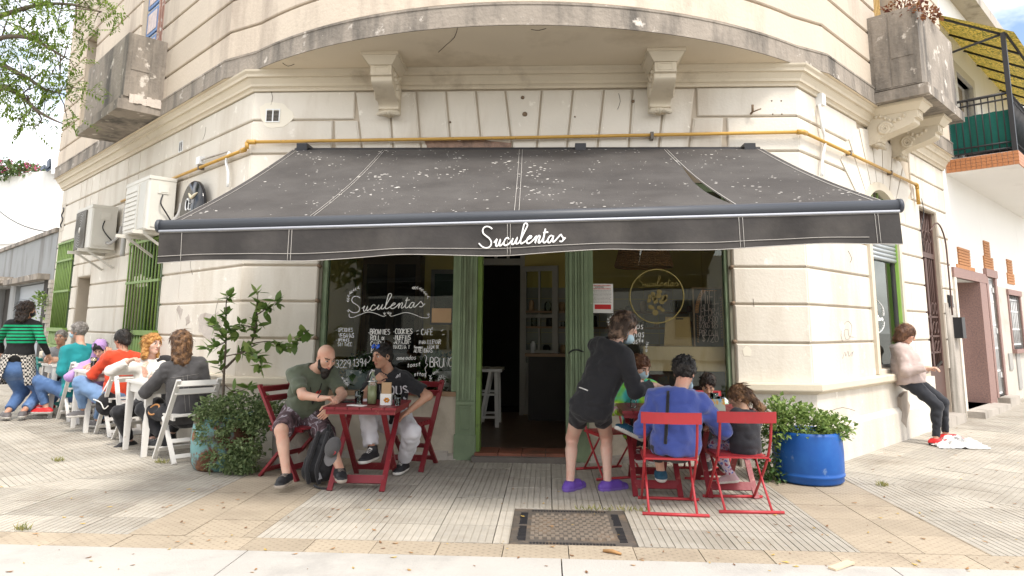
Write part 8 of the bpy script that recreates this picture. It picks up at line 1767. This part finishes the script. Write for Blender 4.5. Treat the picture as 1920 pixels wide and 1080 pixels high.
L_p = person('young person with lilac hood up bent over the middle white table', (190,741,9.86), (181,678,9.72), (187,655,9.60), (.55,-.83), NAL, look=(.25,-.75,-.52), S=.92, skin='light', wrR=(160,688,9.45), wrL=(176,687,9.35), elR=(-.8,-.2,-.6), elL=(.6,-.3,-.6), anR=(186,790,9.4), anL=(198,792,9.3), top=PURPLE, sleeve=1.92, hem=.06, bottom=BLACK, leg=1.9, loose=.034, hair='long', hairm=HBLK, hood='up', shoes=(SHB, RUB, 0), seed=111, fine=False)
M_p = person('person in tomato red jumper and pale jeans with dark pinned-up hair', (215,751,8.96), (232,664,8.96), (229,637,8.98), (-.75,.62), AL3, look=(-.92,.3,-.15), S=1.0, fat=1.05, skin='tan', wrR=(204,668,9.15), wrL=(182,690,9.05), elR=(-.4,.1,-1), elL=(-.3,-.6,-.8), anR=(184,790,9.3), anL=(158,770,8.98), knR=(-.6,.3,1), knL=(-.7,-.35,1), toeR=(-.9,.2,0), toeL=(-.86,-.25,-.05), top=REDC, sleeve=1.92, hem=.09, bottom=LJEANS, leg=1.88, loose=.026, legloose=.028, hair='bun', hairm=HBLK, shoes=(SHG, RUB, 0), seed=121, curl=(.6,.5), dirR=(-.1,.1,.9))
N_p = person('woman with ginger blonde curls in cream and black jacket lifting her hand', (280,762,8.46), (283,678,8.38), (286,646,8.32), (.62,-.78), NAL, look=(.93,-.35,.0), S=1.0, female=True, skin='pale', wrR=(243,676,8.05), wrL=(270,700,7.95), elR=(-1,-.2,-.5), elL=(.5,.0,-.9), anR=(244,828,8.15), anL=(286,824,8.05), knR=(-.2,-.6,1), knL=(.4,-.6,1), toeR=(-.3,-.9,0), toeL=(.3,-.9,0), top=CREAMC, sleeve=1.88, hem=.06, bottom=BLACK, leg=1.93, loose=.030, hair='curlylong', hairm=HGIN, hood='collar', shoes=(SHB, RUB, 0), curl=(.75,.6), dirR=(.8,-.1,.3), dirL=(.0,-.2,.6), palmL=(.3,.6,.1), seed=131)
f = Field(N_p['hip']-.1, N_p['neck']+.3, .01); b_ = N_p; V_ = (b_['neck']+b_['hip'])/2
for q in 'RL':                                             # open black gilet over the cream jacket
    f.cone(b_['sh'][q], b_['hj'][q]+np.array((0,0,.10)), .125, .125, .03); f.cone(b_['neck'], b_['sh'][q], .085, .098, .03)
f.plane(b_['hip']+b_['up']*.02, -b_['up']); f.ell(V_+b_['fw']*.16, (b_['rt'], b_['fw'], b_['up']), (.050,.14,.42), .02, 'c'); f.cone(b_['neck'], b_['neck']+b_['up']*.15, .07, .12, .01, 'c'); f.noise(.008, 12, 5, ridged=True); v, q = f.mesh(); to_obj('gilet', [(v, q)], [BLACK], b_['root'])
O_p = person('woman with wavy brown hair in dark grey denim jacket seen from behind', (350,777,7.50), (343,681,7.46), (338,643,7.46), (-.55,.83), AL3, look=(-.80,.55,-.1), S=1.03, fat=1.10, female=True, skin='pale', wrR=(374,735,7.75), wrL=(296,708,7.55), elR=(.6,-.3,-.7), elL=(-.2,-.9,-.8), anR=(320,818,7.95), anL=(308,826,7.50), knR=(-.4,.5,1), knL=(-.8,.0,1), toeR=(-.7,.4,0), toeL=(-.85,.05,0), top=GDEN, sleeve=1.90, hem=.08, bottom=BLACK, leg=1.84, loose=.032, hair='wavy', hairm=HWAV, hood='collar', shoes=(SHB, RUB, 1), curl=(.5,.6), dirL=(-.7,.3,.1), seed=141, fold=.010)
project('back_seam', O_p['root'], 'jacket', [[(x, y) for y in np.linspace(-.28,.10,14)] for x in (-.022,.022)]+[[(x,.09) for x in np.linspace(-.14,.14,12)]], lambda x, y: (Vector(O_p['neck']*.6+O_p['hip']*.4)+Vector(O_p['rt'])*x+Vector(O_p['up'])*y-Vector(O_p['fw'])*.5, Vector(O_p['fw'])), .0028, mat('grey_thread', (.20,.19,.18), .9))

# ---- bags
bkc = G(592, 912); o = thing('backpack', (bkc.x, bkc.y+.08, 0), 'black backpack standing on the pavement between the bald man\'s feet', 'backpack'); c = np.array((bkc.x, bkc.y+.10, 0))
f = Field(c-np.array((.3,.3,.02)), c+np.array((.35,.35,.62)), .009); f.cone(c+(-.01,0,.14), c+(.02,.05,.34), .125, .105, .05); f.cone(c+(-.06,-.02,.12), c+(-.03,.03,.32), .10, .09, .04); f.cone(c+(.06,-.01,.12), c+(.07,.04,.30), .095, .08, .04); f.cone(c+(.02,.06,.37), c+(.03,.08,.44), .08, .05, .04); f.plane(c+(0,0,.012), (0,0,-1)); f.noise(.008, 14, 4, ridged=True); v, q = f.mesh(); to_obj('pack_body', [(relax(v, q), q)], [cloth('black_nylon', (.013,.013,.015), rough=.6)], o)
b = MB()
for dx in (-.055, .035): b.tube(smooth_line([tuple(c+np.array(t)) for t in ((dx,-.12,.03),(dx-.015,-.155,.16),(dx+.005,-.11,.27),(dx+.02,-.06,.38),(dx+.025,.0,.45))], 4), .020, 6)
b.tube([tuple(c+np.array(t)) for t in ((.03,.06,.45),(.04,.05,.51),(.06,.04,.51),(.065,.05,.44))], .012, 5); b.tube(smooth_line([tuple(c+np.array(t)) for t in ((.0,-.15,.02),(.06,-.20,.012),(.14,-.22,.012))], 3), .010, 5); b.build('shoulder_strap', cloth('black_webbing', (.02,.02,.022)), o)
b = MB(); b.bar(tuple(c+np.array((.05,-.145,.07))), tuple(c+np.array((.03,-.15,.12))), .04, .008, up=(0,-1,0)); b.build('grey_tab', GREYC, o)
cp = Vector(P(624,838,6.12)); o = thing('baseball_cap', tuple(cp), 'grey and black baseball cap with a round red badge hanging on the backpack', 'cap')
ax_c = Matrix((Vector((.9,-.35,.1)).normalized(), Vector((.1,.3,.95)).normalized(), Vector((.35,-.93,.1)).normalized())).transposed(); n_ = 20
b = MB(); b.lathe(tuple(cp), [(.085,-.03),(.088,.0),(.078,.04),(.052,.075),(.02,.09),(0,.092)], 22, axis=ax_c); b.build('crown', cloth('charcoal_twill', (.06,.058,.058)), o)
pc0 = cp+ax_c@Vector((-.02,-.10,.0)); b = MB(); vs = []
for i in range(9):
    a = -.9+1.8*i/8; vs += [cp+ax_c@Vector((math.sin(a)*.085, -math.cos(a)*.082, .0)), cp+ax_c@Vector((math.sin(a)*.088, -math.cos(a)*.155-.005, .016))]
b.add(vs, [(2*i,2*i+2,2*i+3,2*i+1) for i in range(8)], smooth=True); b.build('peak', cloth('grey_twill', (.12,.115,.115)), o)
b = MB(); bc_ = ax_c@Vector((.02,-.045,.066)); b.lathe(tuple(cp+bc_), [(0,.006),(.020,.004),(.022,-.004),(0,-.004)], 14, axis=ax_c@Matrix.Rotation(R(38),3,'X')); b.build('round_badge', mat('red_badge', (.50,.03,.05), .6, .1, 20), o)
sb0 = Vector(P(198,785,8.75)); b = thing('shoulder_bag', tuple((sb0.x,sb0.y,.30)), 'black shoulder bag with white piping hanging on the blonde woman\'s chair', 'bag'); c = np.array((sb0.x, sb0.y, .40))
f = Field(c-.25, c+.25, .01); f.ell(c, ((.8,.6,0),(-.6,.8,0),(0,0,1)), (.13,.07,.15), .02); f.noise(.012, 9, 6, ridged=True); v, q = f.mesh(); to_obj('bag_body', [(v, q)], [BLACK], b); m_ = MB(); m_.tube(smooth_line([tuple(c+np.array(t)) for t in ((-.12,-.10,.06),(-.02,-.10,.02),(.02,-.08,-.06),(.06,-.06,-.02))], 3), .008, 5); m_.tube(smooth_line([tuple(c+np.array(t)) for t in ((-.08,.0,.12),(.0,.08,.35),(.08,.06,.12))], 3), .010, 5); m_.build('piping', M_PAPER, b)
rg = Vector(P(289,768,7.40)); m_ = MB(); m_.tube([rg+Vector((.055*math.cos(t), .02*math.sin(t), .05*math.sin(t)+.012*math.cos(t))) for t in np.linspace(0,6.28,17)[:-1]], .010, 6, closed=True); tag(m_.build('bag_handle_ring', mat('tan_leather', (.42,.20,.07), .5, .1, 8)), 'tan leather ring handle hanging beside the woman in grey denim', 'bag handle')
# ================================================================== wear on the building: cracks, patches, bolts, wires, one painted shadow
M_CRACK = mat('crack_shadow', (.13,.105,.08), .95, .2, 10); M_PATCH = mat('bare_plaster_patch', (.50,.45,.40), .9, .15, 8, bump=.4, bscale=30, stain=(.36,.30,.25), stain_scale=5); M_FRESH = mat('fresh_cream_patch', (.74,.69,.58), .8, .05, 4); M_BROKEN = mat('broken_red_plaster', (.30,.20,.15), .95, .3, 14, bump=.6, bscale=40, stain=(.14,.10,.08), stain_scale=7)
def on_f(F, pts, n): return [F.at(uz[0], n, uz[1]) for uz in [F.px(x, y, n) for x, y in pts]]
def crack(F, pts, r=.0035, n=.0015): MB().tube(on_f(F, smooth_line(pts, 2), n), r, 3).build('crack', M_CRACK, bld)
def patch(F, pts, m, n=.003, seed=1, jit=2.):
    rr = random.Random(seed); q = []
    for i in range(len(pts)):
        a, b_ = pts[i], pts[(i+1) % len(pts)]
        for t in (0, .33, .66): q.append((a[0]+(b_[0]-a[0])*t+rr.uniform(-jit,jit), a[1]+(b_[1]-a[1])*t+rr.uniform(-jit,jit)))
    uz = [F.px(x, y, n) for x, y in q]; MB().prism(F, uz, -.008, n).build('plaster_or_shadow_patch', m, bld)
for pts in ([(858,52),(852,70),(836,85),(822,98)], [(996,55),(1010,57),(1024,53)], [(530,118),(540,124),(552,120)]):
    MB().tube([G(x, y, ZS-.002) for x, y in smooth_line(pts, 2)], .004, 3).build('crack', M_CRACK, bld)
crack(FF, [(507,168),(511,182),(508,197)]); crack(FF, [(1160,175),(1163,190),(1158,205)]); crack(FL, [(386,238),(384,252),(380,262)]); crack(FL, [(410,560),(404,585),(408,610),(400,640)], .003); crack(FF, [(1412,560),(1414,575)], .003); crack(FR, [(1590,470),(1597,484),(1594,492)], .003); crack(FL, [(358,478),(357,500),(361,515)], .003); crack(FR, [(1560,770),(1580,764),(1603,770)], .003, .078)
patch(FF, [(488,200),(502,192),(528,194),(545,206),(552,222),(530,236),(500,240),(490,226)], M_FRESH, seed=3)
patch(FL, [(372,598),(380,586),(396,590),(408,584),(416,604),(412,632),(398,640),(386,634),(374,622)], M_PATCH, seed=4); patch(FL, [(347,596),(354,588),(356,604),(349,610)], M_PATCH, seed=5, jit=1); patch(FL, [(330,580),(336,572),(342,580),(338,600)], M_PATCH, seed=6, jit=1)
patch(FF, [(797,263),(830,260),(862,264),(878,260),(905,262),(958,268),(960,279),(880,281),(800,281)], M_BROKEN, .006, 7, 1.5)
patch(FR, [(1690,745),(1700,735),(1706,760),(1700,800),(1692,790)], mat('painted_shadow_patch', (.40,.34,.28), .9, .2, 6), .079, 9); patch(FL, [(250,520),(262,515),(280,522),(276,536),(256,538)], M_FRESH, seed=10); patch(FF, [(1392,655),(1400,648),(1410,655),(1406,668),(1396,668)], M_FRESH, seed=11, jit=1)  # first patch paints the leaning woman's cast shadow onto the wall
for x, y, r_ in ((980,183,.022),(984,214,.030),(1078,219,.010),(844,229,.012),(1187,190,.018)):
    u, z = FF.px(x, y); MB().lathe(FF.at(u, 0, z), [(r_,0),(r_*.8,.015),(r_*.3,.02),(0,.02)], 10, axis=Matrix.Rotation(R(90),3,'X')).build('old_bolt', mat('rusty_iron', (.2,.14,.09)), bld)
for x, y in ((1447,189),(1465,189),(1449,214),(1466,214)):
    u, z = FF.px(x, y); MB().lathe(FF.at(u, 0, z), [(.009,0),(.007,.006),(0,.007)], 8, axis=Matrix.Rotation(R(90),3,'X')).build('old_bolt', M_CRACK, bld)
a, b_ = P(-40, 358, 16), P(106, 437, 14.2); MB_ = MB().tube([tuple(a.lerp(b_, t)-Vector((0,0,.25*math.sin(math.pi*t)))) for t in np.linspace(0, 1, 12)], .012, 4); tag(MB_.build('overhead_wire', M_STEEL), 'thin dark wire sagging across the white wall at far left', 'wire')
b = MB(); pts = [(1728,372),(1732,400),(1727,432),(1733,470)]; b.tube([tuple(FR.at(FR.px(x,y,.03)[0], .03, FR.px(x,y,.03)[1])) for x, y in smooth_line(pts, 4)], .006, 4); tag(b.build('hanging_cable', M_STEEL), 'black cable dangling below the gas pipe over the iron door', 'cable')
# posters / tags stencilled low on the pilaster and a black curved scratch
b = MB(); b.tube([FF.at(FF.px(x,y,.008)[0], .004, FF.px(x,y,.008)[1]) for x, y in smooth_line([(1066,663),(1073,657),(1084,656),(1094,660)], 4)], .008, 4); b.build('black_mark', M_STEEL, bld)
u, z = FL.px(118, 408, .0); b = MB(); b.box(FL, u-.16, u+.16, 0, .006, z-.28, z+.28); o = tag(b.build('stencil_poster', mat('pale_stencil_paper', (.55,.50,.42), .9, .1, 5)), 'small pale paper with a dark stencil at the far end of the left wing', 'poster')
b = MB(); b.tube([FL.at(u+.08*math.sin(t*2), .008, z-.2+.4*t/6.28) for t in np.linspace(0, 6.28, 14)], .018, 4); b.build('stencil_print', M_STEEL, o)
